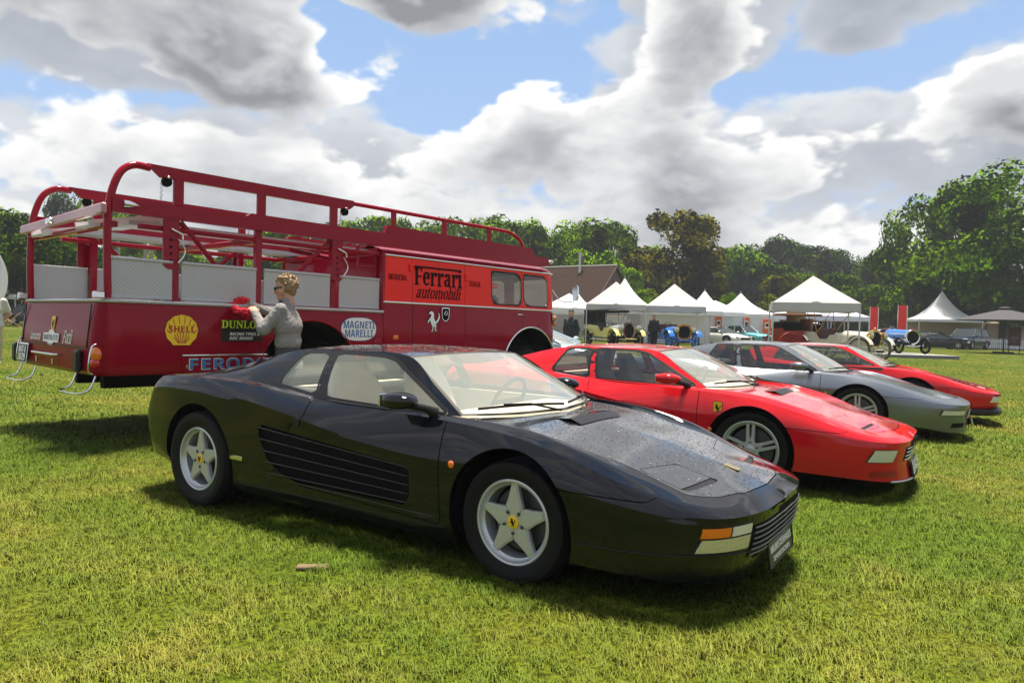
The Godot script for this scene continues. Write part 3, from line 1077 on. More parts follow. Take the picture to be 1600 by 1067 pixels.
	part("windscreen_frame", both(patch.call(0, .03, 0, 1).add(patch.call(.03, 1, 0, .03)).add(patch.call(.03, 1, .97, 1))), M.rubber, o)
	var rf := []
	for wi in 9:
		var row := []
		for si in 25:
			var tq := curve(g.top, 2.0 + si / 12.0); var cq := curve(g.roof, si / 12.0)
			var w := wi / 8.0
			var e := 1 - (1 - w) * (1 - w)
			row.append(Vector3(lerpf(tq.x, cq.x, e if si < 4 else w), lerpf(tq.y, cq.y, e), lerpf(tq.z, 0, w)))
		rf.append(row)
	part("roof", both(Shp.new().grid(rf, Vector3(INF, .4, 0)).smooth(50)), wet, o)
	# rear window stands upright between the sail panels
	var t4: Vector3 = g.top[4]
	part("rear_window", Shp.new().quad(Vector3(-2.10, .86, -.56), Vector3(-2.10, .86, .56), Vector3(t4.x, t4.y - .02, t4.z - .05), Vector3(t4.x, t4.y - .02, -t4.z + .05)), M.glass, o)
	# inside
	part("cabin_floor", Shp.new().box(Vector3(-1.25, .30, 0), Vector3(1.7, .06, 1.4)), M.black, o)
	part("bulkhead", Shp.new().box(Vector3(-2.0, .57, 0), Vector3(.06, .54, 1.32)), sp.inside, o)
	for s1 in [-1.0, 1.0]:
		part("door_card", Shp.new().box(Vector3(-1.1, .56, s1 * .735), Vector3(1.4, .48, .03)), sp.inside, o)
		seat(o, Vector3(-1.33, .34, s1 * .37), sp.seats)
	part("dashboard", Shp.new().box(Vector3(-.50, .70, 0), Vector3(.46, .19, 1.34), .06), sp.inside, o)
	part("parcel_shelf", Shp.new().box(Vector3(-1.88, .845, 0), Vector3(.30, .02, 1.25)), sp.inside, o)
	var sw := []
	for k in 25: sw.append(Vector3(-.86, .78, .37) * Vector3(1, 1, -1) + Basis(Vector3(0, 0, 1), -.45) * Vector3(0, .18 * cos(TAU * k / 24), .18 * sin(TAU * k / 24)))
	part("steering_wheel", Shp.new().tube(sw, .014, 6, false).tube([Vector3(-.84, .78, -.37), Vector3(-.62, .70, -.37)], .02).box(Vector3(-.86, .78, -.37), Vector3(.02, .03, .35)), M.black, o)
	# wipers
	for k in 2:
		var f := 1.0 if k == 0 else -1.0
		var q := []
		for i in 7:
			var s := lerpf(.16, .98, i / 6.0) if k == 0 else lerpf(.92, .25, i / 6.0)
			var w := lerpf(.045, .075, sin(PI * i / 6.0)) if k == 0 else lerpf(.05, .10, i / 6.0)
			q.append((ws.call(s, w) + Vector3(.02, .022, 0)) * Vector3(1, 1, f))
		var arm := [q[5] + Vector3(.09, -.03, 0), (q[5] + q[2]) / 2 + Vector3(.03, .01, 0), q[2] + Vector3(0, .01, 0)]
		part("wiper", Shp.new().tube(q, .008, 6).tube(arm, .007, 6), M.trim, o)
	# mirrors
	if sp.has("mirror"):
		for s1 in [-1.0, 1.0]:
			var mr := Shp.new()
			var rr := []
			for k in 9:
				var f := k / 8.0
				var rad: float = [.55, .86, .98, 1.0, .95, .85, .68, .45, .05][k]
				var ring := []
				for i in 17:
					var th := TAU * i / 16
					var cx := cos(th); var sx := sin(th)
					ring.append(Vector3(-.80 + f * .24 - (0.03 * (1 - rad)), .885 + .048 * rad * signf(sx) * pow(absf(sx), .7), s1 * (.92 + .085 * rad * signf(cx) * pow(absf(cx), .7))))
				rr.append(ring)
			mr.grid(rr, Vector3(-.70, .885, s1 * .92)).smooth(60)
			part("mirror", mr, sp.mirror, o)
			part("mirror_glass", Shp.new().box(Vector3(-.806, .885, s1 * .92), Vector3(.012, .07, .13), .004), M.chrome, o)
			part("mirror_stalk", Shp.new().tube([Vector3(-.66, .865, s1 * .90), Vector3(-.60, .845, s1 * .83), Vector3(-.57, .815, s1 * .775)], [.022, .020, .035], 8), M.trim, o)
	for ax in g.axles:
		for s1 in [-1.0, 1.0]:
			var rear: bool = ax[0] < -1
			var wr: float = sp.wheel[1 if rear else 0]
			var ww: float = .25 if rear else .225
			var face := c.side(ax[0], ax[1] + ax[2] + .01, self) - (.005 if rear else .015)
			wheel(o, Vector3(ax[0], wr, s1 * (face - ww / 2)), s1, wr, sp.wheel[2], ww, sp.wheel[3])
	part("floor_pan", Shp.new().box(Vector3(-1.3, .19, 0), Vector3(3.6, .04, 1.2)), M.black, o)
	if sp.has("drops"):
		var src := both(hood).add(both(Shp.new().grid(rf, Vector3(INF, .4, 0))))
		rain(o, src, sp.drops, sp.drop_mat)
	o.set_meta("_car", c)
	return o

# beads of rain strewn over upward faces
func rain(o: Node3D, s: Shp, count: int, m: Material) -> void:
	var area := PackedFloat32Array(); var sum := 0.0
	for i in range(0, s.p.size(), 3):
		sum += (s.p[i + 1] - s.p[i]).cross(s.p[i + 2] - s.p[i]).length() / 2.0
		area.append(sum)
	var r := RandomNumberGenerator.new(); r.seed = 3
	var mm := MultiMesh.new()
	mm.transform_format = MultiMesh.TRANSFORM_3D
	mm.mesh = Shp.new().lathe([Vector2(1, 0), Vector2(.8, .32), Vector2(.4, .52), Vector2(0, .58)], 8).mesh()
	mm.instance_count = count
	for k in count:
		var i := area.bsearch(r.randf() * sum) * 3
		i = mini(i, s.p.size() - 3)
		var a := r.randf(); var b := r.randf()
		if a + b > 1: a = 1 - a; b = 1 - b
		var q := s.p[i] + (s.p[i + 1] - s.p[i]) * a + (s.p[i + 2] - s.p[i]) * b
		var y := s.n[i]
		var x := y.cross(Vector3(0, 0, 1)).normalized()
		var rad := .0018 + .0030 * pow(r.randf(), 2.0)
		mm.set_instance_transform(k, Transform3D(Basis(x, y, x.cross(y)).scaled(Vector3.ONE) * Basis.from_scale(Vector3(rad, rad * .8, rad)), q))
	var d := MultiMeshInstance3D.new()
	d.multimesh = mm; d.material_override = m; d.name = "rain_drops"
	o.add_child(d, true); d.set_meta("kind", "stuff")

func _on_top(c: Car, u: float, v: float) -> Vector3:
	var lo := 3.0; var hi := 14.0
	var w := 3.0; var s := 0.0
	for pass_ in 3:
		lo = 5.0; hi = 14.0
		for i in 14:
			s = (lo + hi) / 2
			if c.b_at(s, w, self).x < u: lo = s
			else: hi = s
		var a := 0.0; var b := 3.0
		for i in 12:
			w = (a + b) / 2
			if c.b_at(s, w, self).z > v: a = w
			else: b = w
	return c.b_at(s, w, self)

func plate(parent: Node, at: Vector3, b: Basis, size: Vector2, face: Material, frame: Material, lines: Array, ink: Material, called := "number_plate") -> Node3D:
	var o := sub(called, parent, Transform3D(b, at))
	part("plate", Shp.new().box(Vector3(), Vector3(size.x, size.y, .008), .003), face, o)
	if frame:
		var e := .008
		var s := Shp.new()
		for k in [[0, size.y / 2, size.x + e, e], [0, -size.y / 2, size.x + e, e], [size.x / 2, 0, e, size.y - e], [-size.x / 2, 0, e, size.y - e]]:
			s.box(Vector3(k[0], k[1], .001), Vector3(k[2], k[3], .014), .002)
		part("frame", s, frame, o)
	for l in lines:
		lettering(l[0], l[1], ink, o, Vector3(0, l[2], .0055), Basis(), "Droid Sans", false, l[3])
	return o

func black_car() -> void:
	var g := wedge_rows()
	g.strake = v2([-1.895,.645, -.68,.525, -.655,.515, -.655,.33, -.66,.30, -1.56,.302, -1.72,.35, -1.82,.43, -1.885,.56])
	g.hood = v2([-.36,-.01, -.36,.70, .127,.66, .579,.625, .83,.61, .94,.48, 1.02,.29, 1.045,-.01])
	g.lid = v2([.579,.60, .655,.30, .885,.285, .815,.575])
	g.slot = v2([.78,.62, .845,.25, .90,.25, .83,.62])
	g.vent = -.02
	var o := sports_car({"rows": g, "name": "black_sports_car", "label": "glossy black wedge-shaped sports car with side strakes and rain drops, nearest the camera", "group": "sports cars parked in a row on the grass", "at": Vector3(.491, 0, -4.2735), "yaw": .5917, "per": 10,
		"paint": M.black_paint, "wet": M.black_wet, "inside": M.cream, "seats": M.cream, "mirror": M.black_paint, "wheel": [.318, .332, .216, 0], "drops": 5200, "drop_mat": M.black_paint})
	var c: Car = o.get_meta("_car"); o.remove_meta("_car")
	for s in [1.0, -1.0]:
		part("indicator_lamp", nose_patch(c, s * .735, s * .615, .392, .436, .004), M.amber, o)
		part("sidelight_lens", nose_patch(c, s * .605, s * .472, .392, .436, .004), M.lens_white, o)
		part("fog_lamp", nose_patch(c, s * .725, s * .472, .318, .383, .004, 10, 4), M.lens, o)
		part("lamp_frame", nose_patch(c, s * .745, s * .462, .310, .450, .0005, 10, 4), M.trim, o)
		part("side_repeater", Shp.new().ell(Vector3(-.36, .575, s * (c.side(-.36, .575, self) + .002)), Vector3(.02, .02, .008)), M.amber, o)
		var hp := c.side_p(-1.53, .69, self)
		part("door_handle", Shp.new().lathe([Vector2(.026, 0), Vector2(.026, .004), Vector2(.018, .005), Vector2(.016, .002), Vector2(0, .002)], 20, Basis(Vector3(1, 0, 0), PI / 2 * s), Vector3(hp.x, hp.y, s * hp.z)), M.trim, o)
		var bp := c.side_p(-2.12, .395, self)
		part("name_badge", Shp.new().box(Vector3(bp.x, bp.y, s * (bp.z + .001)), Vector3(.13, .028, .004), .001), M.chrome, o)
	part("grille_backing", nose_patch(c, .452, -.452, .262, .420, .002, 16, 3), M.black, o)
	for k in 6:
		var z := lerpf(.275, .408, k / 5.0)
		var q := []
		for i in 13: q.append(c.nose(lerpf(.445, -.445, i / 12.0), z, self) + Vector3(.008, 0, 0))
		part("grille_bar", Shp.new().tube(q, .0045, 6), M.slat, o)
	for k in 7:
		var v := lerpf(.43, -.43, k / 6.0)
		part("grille_bar", Shp.new().tube([c.nose(v, .268, self) + Vector3(.004, 0, 0), c.nose(v, .415, self) + Vector3(.004, 0, 0)], .003, 6), M.trim, o)
	var ln := []
	for i in 60:
		var s := lerpf(10.1, 14, i / 59.0)
		ln.append(c.a_at(s, 1.0, self) + Vector3(.002, 0, .002))
	part("bumper_crease", both(Shp.new().tube(ln, .004, 5)), M.black_paint, o)
	var tilt := Basis(Vector3(0, 1, 0), PI / 2) * Basis(Vector3(1, 0, 0), -.12)
	plate(o, Vector3(1.12, .222, 0), tilt, Vector2(.49, .118), M.plate_black, M.trim, [["MUNSTERHUIS", .036, .020, 1.25], ["SPORTSCARS", .024, -.030, 1.75]], M.white)
	var bd := sub("bonnet_badge", o, Transform3D(Basis(Vector3(0, 0, 1), -.26), _on_top(c, .90, 0) + Vector3(0, .002, 0)))
	part("badge", Shp.new().box(Vector3(), Vector3(.085, .004, .06), .002), M.badge_gold, bd)
	# sill seam, a thin bright line under the doors
	var sl := []
	for i in 25:
		var u := lerpf(-2.17, -.42, i / 24.0)
		sl.append(c.side_p(u, .222, self) + Vector3(0, 0, .001))
	pair("sill_line", Shp.new().tube(sl, .003, 5), M.black_paint, o)
	tail_lamps(o, c)

func tail_lamps(o: Node3D, c: Car) -> void:
	for k in 6:
		part("tail_slat", Shp.new().box(Vector3(-3.40 + k * .012, .55 + k * .035, 0), Vector3(.03, .014, 1.5), .004), M.trim, o)
	for k in 8:
		part("engine_slat", Shp.new().box(Vector3(-2.25 - k * .095, .885, 0), Vector3(.075, .014, 1.05), .004, Basis(Vector3(0, 0, 1), .25)), M.trim, o)

func red_car() -> void:
	var g := wedge_rows()
	g.strake = v2([-1.895,.645, -.68,.525, -.655,.515, -.655,.33, -.66,.30, -1.56,.302, -1.72,.35, -1.82,.43, -1.885,.56])
	g.hood = v2([-.36,-.01, -.36,.70, .127,.66, .579,.625, .83,.61, .94,.48, 1.02,.29, 1.045,-.01])
	g.lid = v2([.60,.59, .655,.30, .93,.29, .855,.56])
	g.slot = v2([.80,.62, .865,.25, .895,.25, .83,.62])
	g.vent = .03
	# a rounder nose than the black car's
	for k in 5:
		g.A[k][11] += Vector3(.02, 0, .01); g.A[k][12] += Vector3(.04, 0, .02); g.A[k][13] += Vector3(.04, 0, .03); g.A[k][14] += Vector3(.03, 0, 0)
	g.A[0][12].y = .16; g.A[0][13].y = .15; g.A[0][14].y = .15; g.A[0][13].x += .08; g.A[0][14].x += .10; g.A[0][12].x += .04
	g.axles[0][2] = .372
	var o := sports_car({"rows": g, "name": "red_sports_car", "label": "bright red wedge-shaped sports car with pale windscreen, second in the row beside the black one", "group": "sports cars parked in a row on the grass", "at": Vector3(2.494, 0, -6.694), "yaw": .5733, "per": 8,
		"paint": M.red_paint, "wet": M.red_wet, "inside": M.cream, "seats": M.dark_leather, "mirror": M.red_paint, "wheel": [.322, .333, .24, 1], "glass": M.glass_tint, "drops": 2600, "drop_mat": M.red_paint})
	var c: Car = o.get_meta("_car"); o.remove_meta("_car")
	for s in [1.0, -1.0]:
		part("lamp_frame", nose_patch(c, s * .785, s * .625, .315, .424, .0005, 8, 4), M.trim, o)
		part("front_lamp", nose_patch(c, s * .778, s * .632, .321, .418, .004, 8, 4), M.lens_white, o)
		part("brake_duct", nose_patch(c, s * .74, s * .56, .195, .245, .004, 8, 3), M.red_dark, o)
		part("side_repeater", Shp.new().ell(Vector3(-.33, .47, s * (c.side(-.33, .47, self) + .002)), Vector3(.018, .018, .008)), M.amber, o)
		var sh := sub("shield_badge", o, Transform3D(Basis() if s > 0 else Basis(Vector3(0, 1, 0), PI), Vector3(-.27, .655, s * (c.side(-.27, .655, self) + .001))))
		part("shield_edge", Shp.new().prism(shield_poly(.082, .112), 0, .003), M.black, sh)
		part("shield", Shp.new().prism(shield_poly(.074, .104), 0, .005), M.yellow, sh)
		horse(.07, M.black, sh, Transform3D(Basis(), Vector3(0, .002, .005)))
	part("grille_backing", nose_patch(c, .49, -.49, .315, .43, .002, 12, 3), M.black, o)
	for k in 4:
		var z := lerpf(.328, .418, k / 3.0)
		var q := []
		for i in 13: q.append(c.nose(lerpf(.485, -.485, i / 12.0), z, self) + Vector3(.008, 0, 0))
		part("grille_bar", Shp.new().tube(q, .005, 6), M.chrome, o)
	horse(.09, M.chrome, o, Transform3D(Basis(Vector3(0, 1, 0), PI / 2), c.nose(0, .373, self) + Vector3(.014, 0, 0)))
	var tilt := Basis(Vector3(0, 1, 0), PI / 2) * Basis(Vector3(1, 0, 0), -.2)
	plate(o, Vector3(1.175, .235, 0), tilt, Vector2(.46, .11), M.plate_black, M.chrome, [["MUNSTERHUIS", .034, .018, 1.25], ["SPORTSCARS", .023, -.028, 1.7]], M.white)
	var lp := []
	for i in 21: lp.append(c.nose(lerpf(.62, -.62, i / 20.0), .163, self) + Vector3(.012, -.005, 0))
	part("front_lip", Shp.new().tube(lp, .012, 6, true, .6), M.alloy, o)
	tail_lamps(o, c)

func reshaped(g: Dictionary, f: Callable) -> Dictionary:
	for k in ["A", "B"]:
		for row in g[k]:
			for i in row.size(): row[i] = f.call(row[i])
	for k in ["belt", "top", "base", "roof"]:
		for i in g[k].size(): g[k][i] = f.call(g[k][i])
	for k in ["doorwin", "quarter", "door"]:
		for i in g[k].size():
			var q: Vector3 = f.call(Vector3(g[k][i].x, g[k][i].y, .75))
			g[k][i] = Vector2(q.x, q.y)
	for k in ["hole", "hood", "lid", "slot"]:
		if g.has(k):
			for i in g[k].size():
				var q: Vector3 = f.call(Vector3(g[k][i].x, .6, g[k][i].y))
				g[k][i] = Vector2(q.x, q.z)
	return g

func silver_car() -> void:
	var g := wedge_rows()
	g.hood = v2([-.36,-.01, -.36,.70, .127,.66, .579,.625, .80,.58, .92,.475, 1.0,.27, 1.025,-.01])
	g.lid = v2([.54,.60, .60,.32, .80,.30, .74,.59])
	g.slot = v2([2.0,.60, 2.1,.60, 2.1,.5])
	g = reshaped(g, func(q: Vector3) -> Vector3:
		var u := q.x
		if u > .35: u = .35 + (u - .35) * 1.16
		var z := q.y
		if z > .8: z = .8 + (z - .8) * 1.09
		return Vector3(u, z, q.z * .965))
	# a softer, rounder nose and flanks
	for i in 15:
		g.A[3][i].z += .012 if i > 4 and i < 10 else 0.0
		g.A[3][i].y += .03 if i > 5 and i < 9 else 0.0
	g.A[0][12].y = .13; g.A[0][13].y = .12; g.A[0][14].y = .12; g.A[0][13].x += .06; g.A[0][14].x += .08
	g.axles = [[0.0, .32, .368, .60], [-2.52, .33, .370, .60]]
	var o := sports_car({"rows": g, "name": "silver_sports_car", "label": "silver grey sports car with round nose and dark red seats, third in the row", "group": "sports cars parked in a row on the grass", "at": Vector3(4.93, 0, -9.90), "yaw": .535, "per": 7,
		"paint": M.silver_paint, "wet": M.silver_wet, "inside": M.dark_leather, "seats": M.maroon, "glass": M.glass_tint, "mirror": M.silver_paint, "wheel": [.32, .33, .235, 1]})
	var c: Car = o.get_meta("_car"); o.remove_meta("_car")
	for s in [1.0, -1.0]:
		part("lamp_frame", nose_patch(c, s * .76, s * .50, .345, .415, .0005, 8, 3), M.trim, o)
		part("front_lamp", nose_patch(c, s * .75, s * .51, .352, .408, .004, 8, 3), M.lens_white, o)
		part("brake_duct", nose_patch(c, s * .62, s * .42, .19, .25, .001, 6, 3), M.black, o)
		part("side_repeater", Shp.new().ell(Vector3(-.38, .545, s * (c.side(-.38, .545, self) + .002)), Vector3(.018, .018, .008)), M.amber, o)
	part("grille_backing", nose_patch(c, .42, -.42, .30, .42, .002, 12, 3), M.black, o)
	for k in 4:
		var z := lerpf(.315, .405, k / 3.0)
		var q := []
		for i in 13: q.append(c.nose(lerpf(.41, -.41, i / 12.0), z, self) + Vector3(.008, 0, 0))
		part("grille_bar", Shp.new().tube(q, .005, 6), M.chrome, o)
	horse(.09, M.chrome, o, Transform3D(Basis(Vector3(0, 1, 0), PI / 2), c.nose(0, .36, self) + Vector3(.014, 0, 0)))
	var tilt := Basis(Vector3(0, 1, 0), PI / 2) * Basis(Vector3(1, 0, 0), -.25)
	plate(o, c.nose(0, .235, self) + Vector3(.05, 0, 0), tilt, Vector2(.46, .11), M.plate_black, M.chrome, [], M.white)
	tail_lamps(o, c)

func last_car() -> void:
	var g := wedge_rows()
	g.hood = v2([-.36,-.01, -.36,.70, .127,.66, .579,.625, .80,.58, .92,.475, 1.0,.27, 1.025,-.01])
	g = reshaped(g, func(q: Vector3) -> Vector3:
		var u := q.x
		if u > .35: u = .35 + (u - .35) * 1.12
		return Vector3(u, q.y if q.y < .8 else .8 + (q.y - .8) * .96, q.z * .90))
	for r in g.A:
		r[13].z *= 1.25; r[12].z *= 1.06; r[13].x -= .02
	g.A[0][12].y = .24; g.A[0][13].y = .24; g.A[0][14].y = .24; g.A[0][11].y = .22
	g.axles = [[0.0, .32, .36, .60], [-2.40, .33, .362, .60]]
	var o := sports_car({"rows": g, "name": "red_sports_car", "label": "red sports car with louvred bonnet and black chin spoiler, last of the row", "group": "sports cars parked in a row on the grass", "at": Vector3(6.48, 0.02, -11.54), "yaw": .45, "per": 6,
		"paint": M.red_paint, "wet": M.red_wet, "inside": M.dark_leather, "glass": M.glass_tint, "seats": M.dark_leather, "wheel": [.315, .325, .215, 1]})
	var c: Car = o.get_meta("_car"); o.remove_meta("_car")
	for s in [1.0, -1.0]:
		part("lamp_frame", nose_patch(c, s * .68, s * .30, .345, .445, .0005, 8, 3), M.trim, o)
		part("front_lamp", nose_patch(c, s * .67, s * .31, .352, .438, .004, 8, 3), M.lens_white, o)
		for k in 6:
			var q0 := _on_top(c, .60 + .055 * k, .30)
			part("louvre", Shp.new().box(Vector3(q0.x, q0.y + .006, s * .34), Vector3(.02, .012, .30), .004, Basis(Vector3(0, 0, 1), -.1)), M.trim, o)
	part("bumper_strip", nose_patch(c, .72, -.72, .455, .472, .006, 20, 1), M.trim, o)
	part("grille_backing", nose_patch(c, .28, -.28, .33, .44, .002, 10, 2), M.black, o)
	var ch := []
	for i in 17:
		var q := c.nose(lerpf(.74, -.74, i / 16.0), .26, self)
		ch.append(q + Vector3(.03, -.06, 0))
	part("chin_spoiler", Shp.new().tube(ch, .065, 8, true, .8), M.trim, o)
	tail_lamps(o, c)

# ---------------------------------------------------------------- the old car transporter
# Its own measures: along from the tail, across from the right side (left is minus), up.
func T(u: float, v: float, z: float) -> Vector3:
	return Vector3(u - 3.6, z, v + 1.225)

# wall along a plan line (pairs along, across), rows of (height, how far in)
func band(plan: Array, rows: Array, per := 1) -> Shp:
	var m := plan.size()
	var out := []
	for r in rows:
		var row := []
		for i in m:
			var a: Vector2 = plan[maxi(i - 1, 0)]; var b: Vector2 = plan[mini(i + 1, m - 1)]
			var d := (b - a).normalized()
			var nn := Vector2(-d.y, d.x)   # inward
			var q: Vector2 = plan[i] + nn * r[1]
			row.append(T(q.x, q.y, r[0]))
		out.append(row)
	return Shp.new().grid(out, Vector3(0, 1.2, 0)).smooth(40)

# the tail leans: its foot stands farther back than its upper edge
func lean(z: float) -> float:
	return -.075 * clampf((1.44 - z) / .72, 0, 1)

func arc_pts(c: Vector2, r: float, a0: float, a1: float, n: int) -> Array:
	var o := []
	for i in n + 1: o.append(c + Vector2(cos(lerpf(a0, a1, float(i) / n)), sin(lerpf(a0, a1, float(i) / n))) * r)
	return o

func line_pts(a: Vector2, b: Vector2, n: int) -> Array:
	var o := []
	for i in n + 1: o.append(a.lerp(b, float(i) / n))
	return o

func beam(parent: Node, called: String, a: Vector3, b: Vector3, high: float, thick: float, m: Material) -> MeshInstance3D:
	var d := b - a
	var x := d.normalized()
	var zz := x.cross(Vector3.UP).normalized() if absf(x.y) < .95 else Vector3(0, 0, 1)
	var yy := zz.cross(x).normalized()
	return part(called, Shp.new().box((a + b) / 2, Vector3(d.length(), high, thick), .008, Basis(x, yy, zz)), m, parent)

func big_wheel(parent: Node, at: Vector3, s: float, r := .48) -> void:
	var o := sub("wheel", parent, Transform3D(Basis(Vector3.UP, 0.0 if s > 0 else PI), at))
	var z := Basis(Vector3(1, 0, 0), PI / 2)
	part("tyre", Shp.new().lathe([Vector2(.29, -.13), Vector2(.40, -.15), Vector2(r - .03, -.14), Vector2(r, -.10), Vector2(r, -.02), Vector2(r - .015, -.015), Vector2(r - .015, .015), Vector2(r, .02), Vector2(r, .10), Vector2(r - .03, .14), Vector2(.40, .15), Vector2(.29, .13)], 40, z), M.tyre, o)
	part("rim", Shp.new().lathe([Vector2(.30, .10), Vector2(.30, .13), Vector2(.28, .13), Vector2(.26, .06), Vector2(.16, .02), Vector2(.15, .07), Vector2(.10, .10), Vector2(0, .10)], 32, z), M.truck_dark, o)
	for k in 8:
		var a := TAU * k / 8
		part("wheel_bolt", Shp.new().lathe([Vector2(.014, 0), Vector2(.014, .02), Vector2(0, .024)], 6, z, Vector3(cos(a) * .20, sin(a) * .20, .035)), M.chrome, o)

func transporter() -> void:
	var o := thing("car_transporter", "long dark red vintage car transporter truck with open upper deck and grey side plates", "truck", Vector3(-3.889, 0, -6.719) + Basis(Vector3.UP, .86) * Vector3(3.6, 0, -1.225), .86)
	var D: Material = M.truck_dark
	var L := -2.45
	# plan lines: right side front to back, round the tail, left side forward
	var tub := []
	tub += line_pts(Vector2(3.36, 0), Vector2(.18, 0), 40)
	tub += arc_pts(Vector2(.18, -.18), .18, PI / 2, PI, 8)
	tub += line_pts(Vector2(0, -.26), Vector2(0, L + .26), 14)
	tub += arc_pts(Vector2(.18, L + .18), .18, PI, PI * 1.5, 8)
	tub += line_pts(Vector2(.26, L), Vector2(3.36, L), 40)
	var cab := []
	cab += line_pts(Vector2(6.85, 0), Vector2(3.36, 0), 44)
	var cabl := line_pts(Vector2(3.36, L), Vector2(6.85, L), 44)
	var nose_ := arc_pts(Vector2(6.85, L + .42), .42, -PI / 2, 0, 8) + line_pts(Vector2(7.28, L + .5), Vector2(7.28, -.5), 10) + arc_pts(Vector2(6.85, -.42), .42, 0, PI / 2, 8)
	var zr := [[.72, .05], [.76, .012], [.86, .0], [1.0, -.012], [1.14, -.015], [1.28, -.010], [1.40, .0], [1.44, .008]]
	var zl := [[.70, .06], [.76, .012], [.86, -.004], [1.0, -.016], [1.14, -.020], [1.28, -.016], [1.42, -.008], [1.57, .0]]
	var zu := [[1.585, .0], [1.75, .003], [1.9, .010], [2.05, .022], [2.195, .04]]
	var zt := [[2.205, .042], [2.25, .065], [2.29, .13], [2.315, .24], [2.33, .5]]
	var ra := T(2.28, 0, .62); var fa := T(6.42, 0, .62)
	var arch := func(s: Shp) -> Shp:
		s = s.split(func(q: Vector3) -> float: return (Vector2(q.x - ra.x, q.y - ra.y).length() - .68) if absf(q.z) > 1.0 else 1.0)[1]
		return s.split(func(q: Vector3) -> float: return (Vector2(q.x - fa.x, q.y - fa.y).length() - .66) if absf(q.z) > 1.0 else 1.0)[1]
	var tubs := band(tub, zr)
	for i in tubs.p.size():
		var f := clampf(1.0 - (tubs.p[i].x + 3.6) / .34, 0, 1)
		tubs.p[i].x += lean(tubs.p[i].y) * f
	tubs.smooth(40)
	var tb: Shp = arch.call(tubs)
	part("deck_shell", tb.pushed(-.03), M.black, o)
	# split the skin into the panels that its seams show
	var r: Array = tb.split(func(q: Vector3) -> float: return q.x - (0.06 - 3.6))
	var sides: Shp = r[1]
	part("tail_panel", r[0], M.truck_tail, o)
	r = sides.split(func(q: Vector3) -> float: return q.z)
	part("bed_side", r[1], D, o); part("bed_side", r[0], D, o)
	# cab and crew compartment
	var low: Shp = arch.call(band(cab, zl).add(band(cabl, zl)).add(band(nose_.slice(0), zl)))
	part("cab_shell", low.pushed(-.03), M.black, o)
	var seams := [3.86, 4.36, 4.88, 6.19]
	var rest := low
	for k in seams.size() + 1:
		var lim: float = seams[k] - 3.6 if k < seams.size() else 99.0
		var q1: Array = rest.split(func(q: Vector3) -> float: return q.x - lim + .004)
		for h in q1[0].split(func(q: Vector3) -> float: return q.z):
			if h.p.size(): part("lower_panel", h, D, o)
		rest = q1[1].split(func(q: Vector3) -> float: return q.x - lim - .004)[1] if k < seams.size() else q1[1]
	var up := band(cab, zu).add(band(cabl, zu))
	var front_up := band(nose_, zu)
	var wins := [v2([1.87, 1.645, 2.55, 1.645, 2.55, 2.13, 1.87, 2.13]), v2([2.63, 1.645, 3.245, 1.645, 3.245, 2.13, 2.63, 2.13])]
	var wl := [v2([1.87, 1.645, 2.55, 1.645, 2.55, 2.13, 1.87, 2.13]), v2([2.63, 1.645, 3.245, 1.645, 3.245, 2.13, 2.63, 2.13])]
	for w in wins:
		r = up.split(func(q: Vector3) -> float: return sd(w, Vector2(q.x, q.y)))
		up = r[1]
		for h in r[0].split(func(q: Vector3) -> float: return q.z): part("side_window", h.pushed(-.01), M.glass, o)
		r = up.split(func(q: Vector3) -> float: return sd(w, Vector2(q.x, q.y)) - .022)
		up = r[1]
		for h in r[0].split(func(q: Vector3) -> float: return q.z): part("window_rubber", h.pushed(.003), M.trim, o)
	rest = up
	for k in seams.size() + 1:
		var lim: float = seams[k] - 3.6 if k < seams.size() else 99.0
		var q1: Array = rest.split(func(q: Vector3) -> float: return q.x - lim + .003)
		for h in q1[0].split(func(q: Vector3) -> float: return q.z):
			if h.p.size(): part("upper_panel", h, M.truck_bright, o)
		rest = q1[1].split(func(q: Vector3) -> float: return q.x - lim - .003)[1] if k < seams.size() else q1[1]
	part("seam_backing", band(line_pts(Vector2(5.40, -.03), Vector2(3.36, -.03), 4), [[1.585, .0], [2.195, .04]]), M.black, o)
	# windscreen in the rounded front
	for s in [[-1.17, -.12], [.12, 1.17]]:
		r = front_up.split(func(q: Vector3) -> float: return maxf(maxf(s[0] - q.z, q.z - s[1]), maxf(1.66 - q.y, q.y - 2.13)))
		part("windscreen", r[0], M.glass, o)
		front_up = r[1]
	part("cab_front", front_up, M.truck_bright, o)
	var rp := []
	for i in nose_: rp.append(i)
	part("cab_roof", band(cab, zt).add(band(cabl, zt)).add(band(nose_, zt)).add(Shp.new().box(T(5.2, -1.225, 2.32), Vector3(3.7, .02, 1.7))), D, o)
	for k in 2:
		var z: float = [1.578, 2.20][k]
		var inn: float = [.0, .042][k]
		var ln := []
		for i in range(nose_.size() - 1, -1, -1): ln.append(nose_[i])
		var full := cabl.duplicate(); full.append_array(nose_); full.append_array(cab)
		var pts := []
		for q in full: pts.append(T(q.x - (inn if q.x > 7 else 0.0), clampf(q.y, L + inn - .006, -inn + .006), z))
		part("chrome_moulding", Shp.new().tube(pts, .016, 6), M.chrome, o)
	# the crew compartment's back wall, its upper corner rounded
	var bw := v2([1.10, 1.44, 1.10, 2.28, -.85, 2.30, -1.0, 2.26, -1.1, 2.14, -1.12, 1.44])
	var bk := Shp.new().prism(bw, 0, .03, Transform3D(Basis(Vector3(0, 1, 0), -PI / 2), T(3.37, -1.225, 0)))
	part("crew_back_wall", bk, D, o)
	part("crew_side_edge", Shp.new().box(T(3.375, -.06, 1.83), Vector3(.05, .80, .12), .02), D, o)
	# cab inside
	part("cab_floor", Shp.new().box(T(5.3, -1.225, .95), Vector3(3.7, .05, 2.2)), M.black, o)
